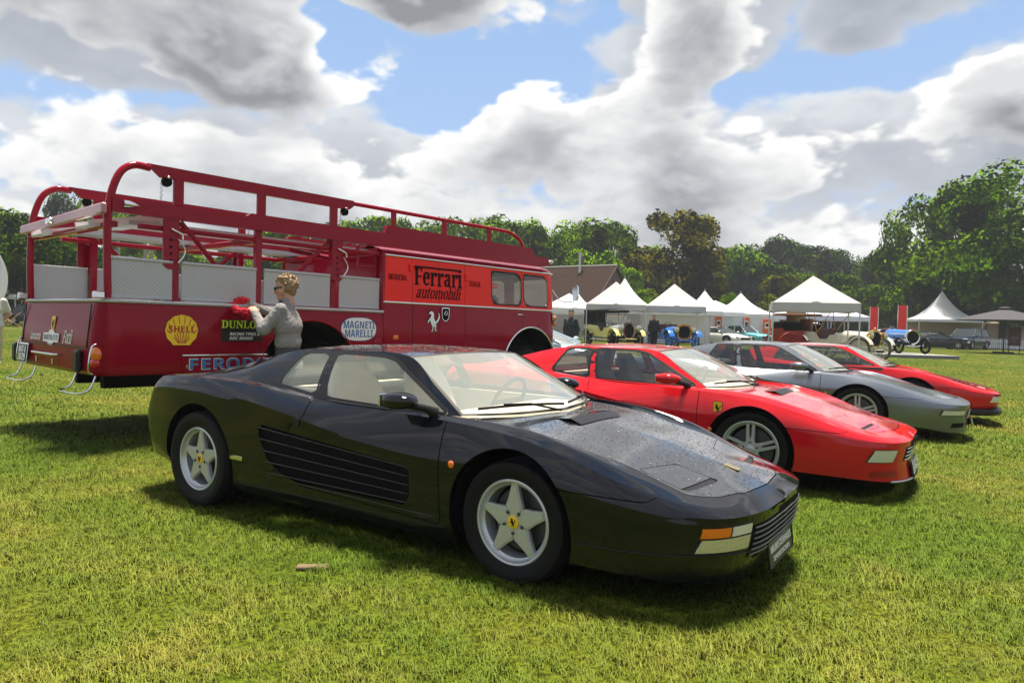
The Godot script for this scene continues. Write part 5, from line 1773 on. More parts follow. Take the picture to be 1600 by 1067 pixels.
# open cars of the first decades: nose towards +x, front axle at x = 0
func vintage(o: Node3D, s: Dictionary) -> void:
	var b: Material = s.body
	var wb: float = s.base
	var r: float = s.r
	for sd_ in [-1.0, 1.0]:
		for u in [0.0, -wb]:
			spoke_wheel(o, Vector3(u, r, sd_ * .70), sd_, r, s.rim, s.spokes, s.tyre, s.get("fat", .12))
		if s.fenders:
			fender(o, Vector3(0, r, sd_ * .72), r + .10, .35, 2.55, .26, b, .25)
			fender(o, Vector3(-wb, r, sd_ * .72), r + .10, .5, 2.9, .26, b)
			part("running_board", Shp.new().box(Vector3(-wb / 2, .38, sd_ * .72), Vector3(wb - .9, .04, .26), .01), b if s.fenders else M.trim, o)
		part("frame_rail", Shp.new().box(Vector3(-wb / 2, .52, sd_ * .38), Vector3(wb + 1.0, .10, .06), .01), s.get("frame", M.black), o)
		var hp := Vector3(.32, s.lamp_z, sd_ * s.lamp_v)
		var hl := sub("headlamp", o)
		part("lamp_shell", Shp.new().lathe([Vector2(0, -.16), Vector2(.09, -.12), Vector2(.14, -.02), Vector2(.15, .04), Vector2(.13, .05)], 18, Basis(Vector3(0, 0, 1), -PI / 2), hp), s.metal, hl)
		part("lamp_glass", Shp.new().lathe([Vector2(.13, .045), Vector2(.08, .065), Vector2(0, .07)], 18, Basis(Vector3(0, 0, 1), -PI / 2), hp), M.lens, hl)
	part("front_axle", Shp.new().tube([Vector3(.02, r - .03, -.68), Vector3(.02, r - .10, 0), Vector3(.02, r - .03, .68)], .035, 6), s.get("frame", M.black), o)
	# bonnet: rounded section lofted from scuttle to radiator
	var rows := []
	for k in 5:
		var f := k / 4.0
		var u := lerpf(-.95, .12, f)
		var hw := lerpf(.46, s.rad_w, f); var hz := lerpf(.36, s.rad_h, f)
		var ring := []
		for i in 17:
			var a := PI * i / 16.0
			ring.append(Vector3(u, s.rad_z + hz * pow(sin(a), .6), -hw * signf(cos(a)) * pow(absf(cos(a)), .7)))
		ring.push_front(Vector3(u, .55, -hw)); ring.append(Vector3(u, .55, hw))
		rows.append(ring)
	part("bonnet", Shp.new().grid(rows, Vector3(-.4, .8, 0)).smooth(50), s.get("hood", b), o)
	# radiator
	var oval := PackedVector2Array(); var core := PackedVector2Array()
	for i in 28:
		var a := TAU * i / 28
		var p := Vector2(signf(cos(a)) * pow(absf(cos(a)), s.rad_sq), signf(sin(a)) * pow(absf(sin(a)), s.rad_sq))
		oval.append(Vector2(p.x * (s.rad_w + .05), s.rad_c + p.y * (s.rad_hh + .06)))
		core.append(Vector2(p.x * s.rad_w * .9, s.rad_c + p.y * s.rad_hh * .92))
	var rx := Transform3D(Basis(Vector3.UP, PI / 2), Vector3(.12, 0, 0))
	part("radiator_shell", Shp.new().prism(oval, 0, .12, rx), s.metal, o)
	part("radiator_core", Shp.new().prism(core, .10, .13, rx), M.black, o)
	part("radiator_cap", Shp.new().ell(Vector3(.18, s.rad_c + s.rad_hh + .10, 0), Vector3(.04, .05, .04), 10, 6), s.metal, o)
	# body tub with seats
	part("scuttle", Shp.new().box(Vector3(-1.05, .80, 0), Vector3(.25, .60, 1.05), .10), b, o)
	for sd_ in [-1.0, 1.0]:
		part("body_side", Shp.new().prism(v2([-1.0,.50, -1.0,1.02, -1.35,1.0, -1.5,.82, -1.85,.82, -2.05,1.10, -wb - .55,1.16, -wb - .62,.55]), -.03, .03, Transform3D(Basis(), Vector3(0, 0, sd_ * .56))), b, o)
	part("body_back", Shp.new().box(Vector3(-wb - .58, .85, 0), Vector3(.07, .62, 1.12), .02), b, o)
	part("body_floor", Shp.new().box(Vector3(-wb / 2 - .6, .58, 0), Vector3(wb, .05, 1.1)), M.black, o)
	for u in [-1.95, -wb - .35]: part("bench_seat", Shp.new().box(Vector3(u, 1.02, 0), Vector3(.16, .50, 1.02), .06).box(Vector3(u + .28, .80, 0), Vector3(.5, .16, 1.0), .05), s.seat, o)
	var sw := []
	for k in 17: sw.append(Vector3(-1.42, 1.20, .25) + Basis(Vector3(0, 0, 1), -.6) * Vector3(0, .2 * cos(TAU * k / 16), .2 * sin(TAU * k / 16)))
	part("steering_wheel", Shp.new().tube(sw, .014, 5, false).tube([Vector3(-1.42, 1.20, .25), Vector3(-1.0, .95, .25)], .018, 5), M.trim, o)
	if s.get("screen", true):
		var ws := sub("windscreen", o)
		part("screen_frame", Shp.new().box(Vector3(-1.12, 1.62, 0), Vector3(.02, .03, 1.1)).box(Vector3(-1.10, 1.35, .55), Vector3(.02, .56, .03)).box(Vector3(-1.10, 1.35, -.55), Vector3(.02, .56, .03)), s.metal, ws)
		part("pane", Shp.new().box(Vector3(-1.10, 1.35, 0), Vector3(.006, .52, 1.06)), M.glass, ws)
	if s.has("top"):
		var tz: float = s.top_z
		var rr := []
		for k in 7:
			var f := k / 6.0
			var row := []
			for i in 9: row.append(Vector3(lerpf(-1.05, -wb - .7, f), tz + .08 * sin(PI * f) + .06 * sin(PI * i / 8.0), lerpf(-.66, .66, i / 8.0)))
			rr.append(row)
		part("folding_top", Shp.new().grid(rr, Vector3(-1.8, 0, 0)).smooth(50), s.top, o)
		for sd_ in [-1.0, 1.0]:
			part("top_edge", Shp.new().box(Vector3(-wb / 2 - .85, tz - .04, sd_ * .66), Vector3(wb - .3, .12, .02)), s.top, o)
			for q in [[-1.95, -1.2], [-1.95, -2.1], [-wb - .3, -wb - .65]]:
				part("hood_stick", Shp.new().tube([Vector3(q[0], 1.05, sd_ * .60), Vector3(q[1], tz, sd_ * .65)], .018, 5), s.stick, o)
		part("top_back", Shp.new().box(Vector3(-wb - .7, (tz + 1.15) / 2, 0), Vector3(.03, tz - 1.15, 1.28)), s.top, o)
	var np := sub("number_plate", o, Transform3D(Basis(Vector3.UP, PI / 2), Vector3(.42, .40, 0)))
	part("plate", Shp.new().box(Vector3(), Vector3(.5, .11, .01)), s.get("plate", M.plate_black), np)
	part("front_apron", Shp.new().box(Vector3(.32, .46, 0), Vector3(.16, .05, .9), .02), b, o)

func racer() -> void:
	var o := thing("vintage_racing_car", "blue and white torpedo racing car with wire wheels on a low grey platform", "racing car", on(18.68, -33.2) + Vector3(0, .17, 0), -PI / 2 + .06)
	# torpedo body, nose towards +x
	var prof := [Vector2(.30, .10), Vector2(.335, -.02), Vector2(.35, -.6), Vector2(.37, -1.2), Vector2(.38, -1.6)]
	var tail := [Vector2(.38, -2.1), Vector2(.34, -2.6), Vector2(.24, -3.1), Vector2(.10, -3.5), Vector2(0, -3.62)]
	var X := Basis(Vector3(0, 0, 1), -PI / 2)
	var c := Vector3(0, .78, 0)
	part("bonnet", Shp.new().lathe(_rev(prof), 28, X, c), M.racer_blue, o)
	part("tail", Shp.new().lathe(_rev([Vector2(.38, -2.1)] + tail.slice(1)), 28, X, c), M.racer_pale, o)
	var ck := Shp.new().lathe(_rev([Vector2(.38, -1.6), Vector2(.38, -2.1)]), 28, X, c).split(func(q: Vector3) -> float: return q.y - .95)
	part("cockpit_side", ck[0], M.racer_pale, o)
	part("cockpit_rim", Shp.new().tube([Vector3(-1.6, 1.0, -.31), Vector3(-1.62, 1.15, 0), Vector3(-1.6, 1.0, .31), Vector3(-2.1, 1.0, .31), Vector3(-2.12, 1.18, 0), Vector3(-2.1, 1.0, -.31), Vector3(-1.6, 1.0, -.31)], .025, 6), M.trim, o)
	part("seat", Shp.new().box(Vector3(-2.02, .95, 0), Vector3(.10, .45, .5), .04), M.maroon, o)
	for z in [.92, .66]:
		var hw := .352 * sqrt(maxf(0.05, 1 - pow((z - .78) / .37, 2)))
		for s in [-1.0, 1.0]: part("white_stripe", Shp.new().box(Vector3(-.75, z, s * (hw + .006)), Vector3(1.6, .05, .012), .004), M.white, o)
	part("radiator_shell", Shp.new().lathe([Vector2(.31, .06), Vector2(.36, .06), Vector2(.37, .12), Vector2(.34, .17), Vector2(.29, .16), Vector2(.28, .10)], 28, X, c), M.chrome, o)
	part("radiator_core", Shp.new().lathe([Vector2(.30, .12), Vector2(0, .12)], 28, X, c), M.black, o)
	part("badge", Shp.new().box(Vector3(.175, 1.12, 0), Vector3(.02, .05, .12), .008), M.sign_red, o)
	for s in [-1.0, 1.0]:
		for u in [.12, -2.55]:
			spoke_wheel(o, Vector3(u, .39, s * .64), s, .39, M.black if u > 0 else M.chrome, 24, M.tyre, .10)
		part("frame_rail", Shp.new().box(Vector3(-1.2, .48, s * .26), Vector3(3.2, .09, .05), .01), M.black, o)
		part("leaf_spring", Shp.new().tube(curved([Vector3(.55, .52, s * .26), Vector3(.12, .42, s * .26), Vector3(-.4, .50, s * .26)], 4), .028, 6), M.black, o)
		part("bonnet_strap", Shp.new().box(Vector3(-.72 + s * .0, .74, s * .365), Vector3(.05, .16, .02), .004), M.trim, o)
	part("front_axle", Shp.new().tube([Vector3(.12, .39, -.60), Vector3(.14, .36, 0), Vector3(.12, .39, .60)], .032, 8), M.chrome, o)
	part("rear_axle", Shp.new().tube([Vector3(-2.55, .39, -.60), Vector3(-2.55, .39, .60)], .05, 8), M.black, o)
	part("exhaust_pipe", Shp.new().tube([Vector3(-.5, .58, -.40), Vector3(-1.0, .50, -.46), Vector3(-3.3, .48, -.48)], .03, 8), M.disc, o)
	part("wind_deflector", Shp.new().tube(curved([Vector3(-1.5, 1.12, -.2), Vector3(-1.52, 1.27, 0), Vector3(-1.5, 1.12, .2)], 4), .012, 5), M.chrome, o)
	var p := thing("display_platform", "low grey wooden platform under the blue racing car", "platform", on(18.2, -34.0), .03)
	for k in 9:
		part("deck_board", Shp.new().box(Vector3(0, .155, -2.2 + .55 * k), Vector3(3.4, .03, .535), .006), M.board_grey, p)
	for s in [-1.0, 1.0]: part("platform_edge", Shp.new().box(Vector3(0, .07, s * 2.46), Vector3(3.4, .14, .04)), M.board_edge, p)
	for s in [-1.0, 1.0]: part("platform_side", Shp.new().box(Vector3(s * 1.68, .07, 0), Vector3(.04, .14, 4.9)), M.board_edge, p)

func _rev(a: Array) -> Array:
	var b := a.duplicate(); b.reverse()
	return b

# a plain road car: nose towards +x, middle of its length at x = 0
func road_car(o: Node3D, s: Dictionary) -> void:
	var L: float = s.long; var W: float = s.wide; var H: float = s.high
	var pr: Array = s.profile    # (along 0 rear..1 front, height) of bonnet, belt and boot
	var rows := []
	for i in 33:
		var f := i / 32.0
		var zt := 0.0
		for k in pr.size() - 1:
			if f >= pr[k][0] and f <= pr[k + 1][0]: zt = lerpf(pr[k][1], pr[k + 1][1], smoothstep(0, 1, (f - pr[k][0]) / (pr[k + 1][0] - pr[k][0])))
		var e := pow(absf(f * 2 - 1), 6.0)
		var hw := W / 2 * (1 - .10 * pow(absf(f * 2 - 1), 3.0))
		var z0: float = s.clear + .10 * e
		var row := []
		for j in 13:
			var a := j / 12.0
			var q := Vector3(0, 0, 0)
			# from the sill over the side to the middle of the top
			var path := [[.90, z0], [.97, lerpf(z0, zt, .25)], [1.0, lerpf(z0, zt, .55)], [.965, lerpf(z0, zt, .88)], [.86, zt], [.4, zt + .03], [0.0, zt + .035]]
			var t := a * 6.0
			var i0 := mini(int(t), 5)
			var p0: Array = path[i0]; var p1: Array = path[i0 + 1]
			q = Vector3(-L / 2 + L * f + (0.0), lerpf(p0[1], p1[1], t - i0), lerpf(p0[0], p1[0], t - i0) * hw)
			if f > .999 or f < .001: q.x -= signf(f - .5) * .07 * absf(a - .45)
			row.append(q)
		rows.append(row)
	var sh := Shp.new().grid(rows, Vector3(INF, H * .35, 0)).smooth(48)
	for k in s.axles:
		sh = sh.split(func(q: Vector3) -> float: return (Vector2(q.x - k, q.y - s.r).length() - s.r - .05) if q.z > W * .3 else 1.0)[1]
	part("car_body", both(sh), s.paint, o)
	for e in [-1, 1]:
		var x: float = e * (L / 2 - .02)
		var zt: float = pr[0][1] if e < 0 else pr[-1][1]
		part("rear_panel" if e < 0 else "front_panel", Shp.new().box(Vector3(x, (s.clear + .1 + zt) / 2, 0), Vector3(.05, zt - s.clear - .10, W * .80), .02), s.paint, o)
	# greenhouse
	var g: Array = s.cabin   # base rear, roof rear, roof front, base front (fractions), belt height
	var z0: float = s.belt; var zr := H
	var wb := W / 2 * .90; var wr := W / 2 * .70
	var q := [Vector3(-L / 2 + L * g[0], z0, wb), Vector3(-L / 2 + L * g[1], zr - .05, wr), Vector3(-L / 2 + L * g[2], zr - .04, wr), Vector3(-L / 2 + L * g[3], z0, wb)]
	var m := Vector3(1, 1, -1)
	for sg in [Vector3.ONE, m]:
		part("side_window", Shp.new().grid([[q[0] * sg, q[3] * sg], [q[1] * sg, q[2] * sg]], Vector3(0, z0, 0)), s.glass, o)
		for pl in [[q[0], q[1]], [q[3], q[2]], [q[0].lerp(q[3], .52), q[1].lerp(q[2], .50)]]:
			part("pillar", Shp.new().tube([pl[0] * sg, pl[1] * sg], .035, 6), s.pillar, o)
		part("cant_rail", Shp.new().tube([q[1] * sg, q[2] * sg], .04, 6), s.paint, o)
	part("windscreen", Shp.new().quad(q[3], q[3] * m, q[2] * m, q[2]), s.glass, o)
	part("rear_window", Shp.new().quad(q[0] * m, q[0], q[1], q[1] * m), s.glass, o)
	var rf := []
	for i in 7:
		var row := []
		for j in 9: row.append(q[1].lerp(q[2], i / 6.0) * Vector3(1, 1, lerpf(-1, 1, j / 8.0)) + Vector3(0, .05 * sin(PI * j / 8.0) + .02 * sin(PI * i / 6.0), 0))
		rf.append(row)
	part("roof", Shp.new().grid(rf, Vector3(0, 0, 0)).smooth(50), s.paint, o)
	part("interior", Shp.new().box(Vector3((q[0].x + q[3].x) / 2, z0 * .75, 0), Vector3(absf(q[3].x - q[0].x) * .8, z0 * .4, W * .7), .05), M.black, o)
	for k in s.axles:
		for sd_ in [-1.0, 1.0]:
			var w := sub("wheel", o, Transform3D(Basis(Vector3.UP, 0.0 if sd_ > 0 else PI), Vector3(k, s.r, sd_ * (W / 2 - .14))))
			var z := Basis(Vector3(1, 0, 0), PI / 2)
			part("tyre", Shp.new().lathe([Vector2(s.r * .66, -.11), Vector2(s.r - .02, -.11), Vector2(s.r, -.08), Vector2(s.r, .08), Vector2(s.r - .02, .11), Vector2(s.r * .66, .11)], 28, z), M.tyre, w)
			var rim := Shp.new().lathe([Vector2(s.r * .67, .10), Vector2(s.r * .64, .11), Vector2(s.r * .60, .05), Vector2(.05, .02)], 28, z)
			part("rim", rim, M.disc, w)
			for j in 5:
				part("spoke", Shp.new().box(Basis(Vector3(0, 0, 1), TAU * j / 5) * Vector3(s.r * .33, 0, .075), Vector3(s.r * .6, .05, .02), .004, Basis(Vector3(0, 0, 1), TAU * j / 5)), s.get("rim", M.alloy), w)
	for sd_ in [-1.0, 1.0]:
		part("headlamp", Shp.new().box(Vector3(L / 2 - .10, s.lamp, sd_ * W * .36), Vector3(.18, .10, W * .18), .04), M.lens, o)
		part("tail_lamp", Shp.new().box(Vector3(-L / 2 + .04, s.lamp + .08, sd_ * W * .38), Vector3(.10, .10, W * .14), .03), M.red_lens, o)
		part("mirror", Shp.new().ell(Vector3(q[3].x - .15, z0 + .08, sd_ * (W / 2 + .08)), Vector3(.07, .07, .12), 10, 8), s.paint, o)
	part("grille", Shp.new().box(Vector3(L / 2 + .005, s.lamp - .10, 0), Vector3(.03, .16, W * .55), .02), M.black, o)
	part("lower_intake", Shp.new().box(Vector3(L / 2 + .005, s.clear + .14, 0), Vector3(.03, .10, W * .7), .02), M.black, o)
	if s.has("plate"): part("number_plate", Shp.new().box(Vector3(L / 2 + .03, s.lamp - .22, 0), Vector3(.015, .11, .5), .003), s.plate, o)

func poster(parent_label: String, x: float, z: float, turn: float, w: float, h: float, y: float, m: Material, called := "advert_stand", cat := "stand", group := "") -> void:
	var o := thing(called, parent_label, cat, on(x, z), turn, group)
	part("panel_frame", Shp.new().box(Vector3(0, y + h / 2, 0), Vector3(w, h, .05), .01), m, o)
	part("panel_print", Shp.new().box(Vector3(0, y + h * .68, .027), Vector3(w * .6, h * .32, .006)), M.white, o)
	part("panel_picture", Shp.new().box(Vector3(0, y + h * .70, .032), Vector3(w * .42, h * .16, .006)), M.trim, o)
	for s in [-1.0, 1.0]: part("panel_foot", Shp.new().box(Vector3(s * w * .35, y / 2, 0), Vector3(.05, y, .05)), M.trim, o)

func house(o: Node3D, long: float, wide: float, eave: float, ridge: float) -> void:
	# ridge along -x from the gable at x = 0
	var h := wide / 2
	var wall := Shp.new().prism(PackedVector2Array([Vector2(-h, 0), Vector2(h, 0), Vector2(h, eave), Vector2(0, ridge - .12), Vector2(-h, eave)]), 0, .3, Transform3D(Basis(Vector3.UP, PI / 2), Vector3(-.3, 0, 0)))
	part("gable_wall", wall, M.brick, o)
	part("gable_wall", Shp.new().prism(PackedVector2Array([Vector2(-h, 0), Vector2(h, 0), Vector2(h, eave), Vector2(0, ridge - .12), Vector2(-h, eave)]), 0, .3, Transform3D(Basis(Vector3.UP, PI / 2), Vector3(-long, 0, 0))), M.brick, o)
	for s in [-1.0, 1.0]:
		part("long_wall", Shp.new().box(Vector3(-long / 2, eave / 2, s * (h - .15)), Vector3(long - .62, eave, .3)), M.brick, o)
		var a := Vector3(.25, eave - .35, s * (h + .4)); var b := Vector3(.25, ridge, 0)
		var d := Vector3(-long - .5, 0, 0)
		var rf := part("roof", Shp.new().quad(a, a + d, b + d, b).quad(a - Vector3(0, .14, 0), b - Vector3(0, .14, 0), b + d - Vector3(0, .14, 0), a + d - Vector3(0, .14, 0)), M.roof_tile, o)
		# courses of tiles
		for k in 22:
			var f := (k + .5) / 22.0
			var p := a.lerp(b, f) + d / 2 + Vector3(0, .02, 0)
			var tl := part("tile_course", Shp.new().box(p, Vector3(long + .5, .035, .03 + (b - a).length() / 22.0), 0, Basis(Vector3(1, 0, 0), -s * -atan2(b.y - a.y, h + .4) + (-.06 * s))), M.roof_tile, o)
			tl.set_meta("kind", "stuff")
		part("verge_board", Shp.new().tube([a + Vector3(.03, -.05, 0), b + Vector3(.03, -.05, 0)], .07, 5), M.dark_wood, o)
	part("ridge_cap", Shp.new().tube([Vector3(.28, ridge + .02, 0), Vector3(-long - .28, ridge + .02, 0)], .12, 8), M.ridge_tile, o)
	var wn := sub("window", o)
	part("frame", Shp.new().box(Vector3(.03, 4.9, -1.0), Vector3(.08, 1.5, 1.2), .02), M.window_cream, wn)
	part("pane", Shp.new().box(Vector3(.075, 4.9, -1.0), Vector3(.02, 1.3, .98)), M.pane_dark, wn)
	part("vent_opening", Shp.new().box(Vector3(.02, ridge - 1.5, .2), Vector3(.06, .4, .45)), M.pane_dark, o)

func field_things() -> void:
	var cloth: Material = M.canopy_grey
	var white: Material = M.canopy_white
	# canopies over the old cars
	canopy(place("canopy_tent", "grey pop-up canopy over the yellow vintage car", "tent", 5.55, -38.4, -.12, "pop-up canopies"), 3.1, 3.0, 2.22, 3.5, cloth)
	canopy(place("canopy_tent", "grey pop-up canopy over the blue vintage car", "tent", 8.75, -38.6, -.12, "pop-up canopies"), 3.0, 3.0, 2.22, 3.48, cloth)
	canopy(place("canopy_tent", "large grey pop-up canopy over the red carriage and white veteran car", "tent", 11.35, -26.9, -.30, "pop-up canopies"), 2.95, 2.6, 2.18, 3.25, cloth)
	canopy(place("canopy_tent", "small white canopy beside the truck mirror", "tent", 3.7, -47.0, .2, "pop-up canopies"), 3.2, 3.0, 2.2, 3.2, white)
	canopy(place("canopy_tent", "white canopy with orange panels behind the white sports car", "tent", 15.4, -54.0, 0.0, "pop-up canopies"), 3.6, 3.0, 2.4, 3.3, white, [0])
	canopy(place("canopy_tent", "long white canopy behind the blue vintage car, its back walled", "tent", 11.6, -49.0, 0.0, "pop-up canopies"), 5.0, 3.0, 2.3, 2.75, white, [0])
	canopy(place("canopy_tent", "pale violet canopy behind the red carriage, nearer the pagoda tents", "tent", 18.6, -46.0, .1, "pop-up canopies"), 2.8, 2.8, 2.15, 2.9, M.canopy_blue)
	canopy(place("canopy_tent", "pale violet canopy behind the big grey canopy's front pole", "tent", 21.2, -46.4, .1, "pop-up canopies"), 2.8, 2.8, 2.15, 2.85, M.canopy_blue)
	pagoda(place("pagoda_tent", "white pagoda tent peaking behind the canopy over the yellow car", "tent", 8.3, -53.0, .0, "pagoda tents"), 5.0, 2.3, 4.7, white)
	pagoda(place("pagoda_tent", "white pagoda tent left of the gabled house window, near the truck mirror", "tent", 5.1, -57.0, .0, "pagoda tents"), 4.0, 2.2, 3.85, white)
	pagoda(place("pagoda_tent", "white pagoda tent rising right of the blue car's canopy", "tent", 17.0, -63.0, .0, "pagoda tents"), 5.0, 2.4, 4.5, white)
	pagoda(place("pagoda_tent", "white pagoda tent with closed walls between the two groups of canopies", "tent", 18.6, -58.0, .0, "pagoda tents"), 4.8, 2.4, 4.1, white, [0, 1, 2, 3])
	pagoda(place("pagoda_tent", "white pagoda tent with beige lining beside the camper van", "tent", 42.6, -70.5, -.25, "pagoda tents"), 5.6, 2.7, 5.5, white, [0, 1], M.beige)
	# left edge
	pagoda(place("pagoda_tent", "white tent at the left edge behind the standing man", "tent", -43.0, -60.0, .0, "pagoda tents"), 6.0, 2.2, 4.0, white, [])
	# houses
	house(thing("brick_house", "brown brick house with steep dark tiled roof and one gable window", "house", on(10.71, -75.5), -.63), 15.0, 9.0, 3.4, 7.6)
	house(thing("brick_house", "grey roofed house at the left edge behind the white flag", "house", on(-54.0, -84.0), .9), 12.0, 9.0, 3.4, 8.4)
	for q in [[-.9, .3], [.6, .15]]:
		pass
	var ch := place("roof_flue", "pale metal flue pipes standing on the dark tiled roof", "chimney", 7.15, -77.2)
	part("flue_pipe", Shp.new().tube([Vector3(0, 6.2, 0), Vector3(0, 8.9, 0)], .14, 10).tube([Vector3(0, 8.9, 0), Vector3(0, 9.05, 0)], .2, 10), M.tent_leg, ch)
	part("flue_bracket", Shp.new().box(Vector3(.25, 8.2, 0), Vector3(.3, .9, .3), .02), M.brick, ch)
	# vintage cars
	vintage(thing("vintage_car", "pale yellow vintage open car with black oval radiator and black hood", "vintage car", on(5.75, -35.6), -PI / 2 + .35), {"body": M.car_yellow, "base": 2.9, "r": .42, "rim": M.black, "spokes": 12, "tyre": M.tyre, "fenders": true, "lamp_z": 1.02, "lamp_v": .50, "metal": M.chrome, "rad_w": .30, "rad_h": .42, "rad_z": .78, "rad_sq": 1.0, "rad_c": .86, "rad_hh": .40, "seat": M.dark_leather, "top": M.trim, "top_z": 1.90, "stick": M.dark_wood, "hood": M.alloy})
	vintage(thing("vintage_car", "bright blue veteran car with round brass headlamps", "vintage car", on(8.55, -35.6), -PI / 2 + .15), {"body": M.car_blue, "base": 2.6, "r": .44, "rim": M.car_blue, "spokes": 12, "tyre": M.tyre_blue, "fenders": true, "lamp_z": 1.0, "lamp_v": .46, "metal": M.brass, "rad_w": .32, "rad_h": .36, "rad_z": .80, "rad_sq": .6, "rad_c": .88, "rad_hh": .32, "seat": M.maroon, "screen": false, "fat": .10, "frame": M.car_blue})
	vintage(thing("vintage_car", "cream white veteran car with beige canopy top and tall spoked wheels", "vintage car", on(14.05, -27.8), -PI / 2 + .55), {"body": M.car_cream, "base": 2.7, "r": .46, "rim": M.car_cream, "spokes": 12, "tyre": M.tyre_pale, "fenders": true, "lamp_z": 1.02, "lamp_v": .46, "metal": M.brass, "rad_w": .30, "rad_h": .32, "rad_z": .82, "rad_sq": .8, "rad_c": .88, "rad_hh": .30, "seat": M.maroon, "screen": false, "top": M.beige_top, "top_z": 2.08, "stick": M.wood_yellow, "fat": .10, "frame": M.car_cream})
	# red carriage
	var cg := place("horse_carriage", "red and black horse carriage with red spoked wheels under the canopy", "carriage", 12.35, -30.0, .10)
	for s in [-1.0, 1.0]:
		spoke_wheel(cg, Vector3(-.95, .52, s * .66), s, .52, M.red_dark, 14, M.red_dark, .05)
		spoke_wheel(cg, Vector3(.75, .42, s * .62), s, .42, M.red_dark, 12, M.red_dark, .05)
		part("spring", Shp.new().tube(curved([Vector3(-1.4, .62, s * .45), Vector3(-.95, .50, s * .45), Vector3(-.5, .62, s * .45)], 4), .03, 6), M.red_dark, cg)
	part("carriage_body", Shp.new().prism(v2([-1.1,.62, .9,.62, 1.05,.95, .55,1.0, .45,.80, -.2,.80, -.3,1.15, -1.25,1.2]), -.5, .5), M.red_dark, cg)
	part("carriage_seat", Shp.new().box(Vector3(-.75, 1.28, 0), Vector3(.9, .40, 1.05), .06).box(Vector3(.35, 1.12, 0), Vector3(.35, .50, 1.0), .06), M.black, cg)
	part("seat_back", Shp.new().box(Vector3(.10, 1.35, 0), Vector3(.12, .55, 1.0), .04).box(Vector3(-.3, 1.78, 0), Vector3(1.7, .10, .9), .02), M.tan_leather, cg)
	part("shaft", Shp.new().tube([Vector3(.8, .6, 0), Vector3(1.6, .55, 0)], .03, 6), M.red_dark, cg)
	racer()
	# modern cars on the far side
	var pr_suv := [[0.0, .98], [.06, 1.10], [.62, 1.10], [.72, 1.06], [.96, .98], [1.0, .86]]
	road_car(thing("suv", "dark blue off-road car with yellow number plate, facing the field", "car", on(39.2, -61.0), -2.50), {"long": 4.95, "wide": 2.05, "high": 1.82, "clear": .28, "profile": pr_suv, "axles": [-1.46, 1.50], "r": .40, "paint": M.navy_paint, "pillar": M.trim, "glass": M.glass_dark, "cabin": [.02, .10, .56, .74], "belt": 1.10, "lamp": .88, "plate": M.yellow})
	var pr_sedan := [[0.0, .86], [.10, .95], [.65, .95], [.75, .92], [.95, .78], [1.0, .62]]
	road_car(thing("saloon_car", "long black saloon car beside the off-road car, its flank to the field", "car", on(38.3, -65.5), -2.75), {"long": 4.95, "wide": 1.9, "high": 1.46, "clear": .22, "profile": pr_sedan, "axles": [-1.45, 1.50], "r": .34, "paint": M.black_paint, "pillar": M.trim, "glass": M.glass_dark, "cabin": [.08, .28, .56, .76], "belt": .94, "lamp": .66})
	road_car(thing("coupe_car", "low dark green-black coupe in front of the saloon car", "car", on(36.0, -60.0), -.25), {"long": 4.4, "wide": 1.9, "high": 1.28, "clear": .16, "profile": [[0.0, .78], [.10, .86], [.6, .86], [.72, .80], [.95, .66], [1.0, .52]], "axles": [-1.30, 1.30], "r": .34, "paint": M.black_paint, "pillar": M.trim, "glass": M.glass_dark, "cabin": [.10, .34, .52, .74], "belt": .86, "lamp": .60})
	road_car(thing("sports_car", "pearl white open-nosed sports car in front of the white canopy", "sports car", on(14.9, -51.0), -.95), {"long": 4.45, "wide": 1.95, "high": 1.26, "clear": .14, "profile": [[0.0, .80], [.08, .90], [.62, .86], [.72, .82], [.95, .66], [1.0, .50]], "axles": [-1.35, 1.35], "r": .35, "paint": M.white_paint, "pillar": M.trim, "glass": M.glass_dark, "cabin": [.14, .38, .52, .72], "belt": .86, "lamp": .60})
	road_car(thing("vintage_car", "small turquoise and white old saloon behind the white sports car", "vintage car", on(17.5, -53.5), -1.0), {"long": 4.0, "wide": 1.6, "high": 1.45, "clear": .25, "profile": [[0.0, .80], [.10, .92], [.6, .92], [.72, .90], [.94, .82], [1.0, .66]], "axles": [-1.15, 1.2], "r": .33, "paint": M.turquoise, "pillar": M.white_paint, "glass": M.glass_dark, "cabin": [.12, .26, .54, .68], "belt": .92, "lamp": .70})
	road_car(thing("pickup_truck", "dark grey car with white roof standing left of the red carriage", "car", on(18.7, -43.5), -.5), {"long": 4.6, "wide": 1.85, "high": 1.65, "clear": .28, "profile": [[0.0, .95], [.08, 1.02], [.6, 1.02], [.72, .98], [.95, .90], [1.0, .75]], "axles": [-1.35, 1.4], "r": .36, "paint": M.grey_paint, "pillar": M.trim, "glass": M.glass_dark, "cabin": [.05, .20, .52, .68], "belt": 1.02, "lamp": .80})
	road_car(thing("coupe_car", "pale silver-blue coupe showing only its windscreen and bonnet beside the truck's nose", "car", on(.35, -16.5), -.35), {"long": 4.4, "wide": 1.85, "high": 1.36, "clear": .18, "profile": [[0.0, .84], [.10, .93], [.6, .93], [.70, .92], [.93, .80], [1.0, .62]], "axles": [-1.30, 1.35], "r": .34, "paint": M.paleblue_paint, "pillar": M.paleblue_paint, "glass": M.glass, "cabin": [.10, .32, .50, .74], "belt": .93, "lamp": .66})
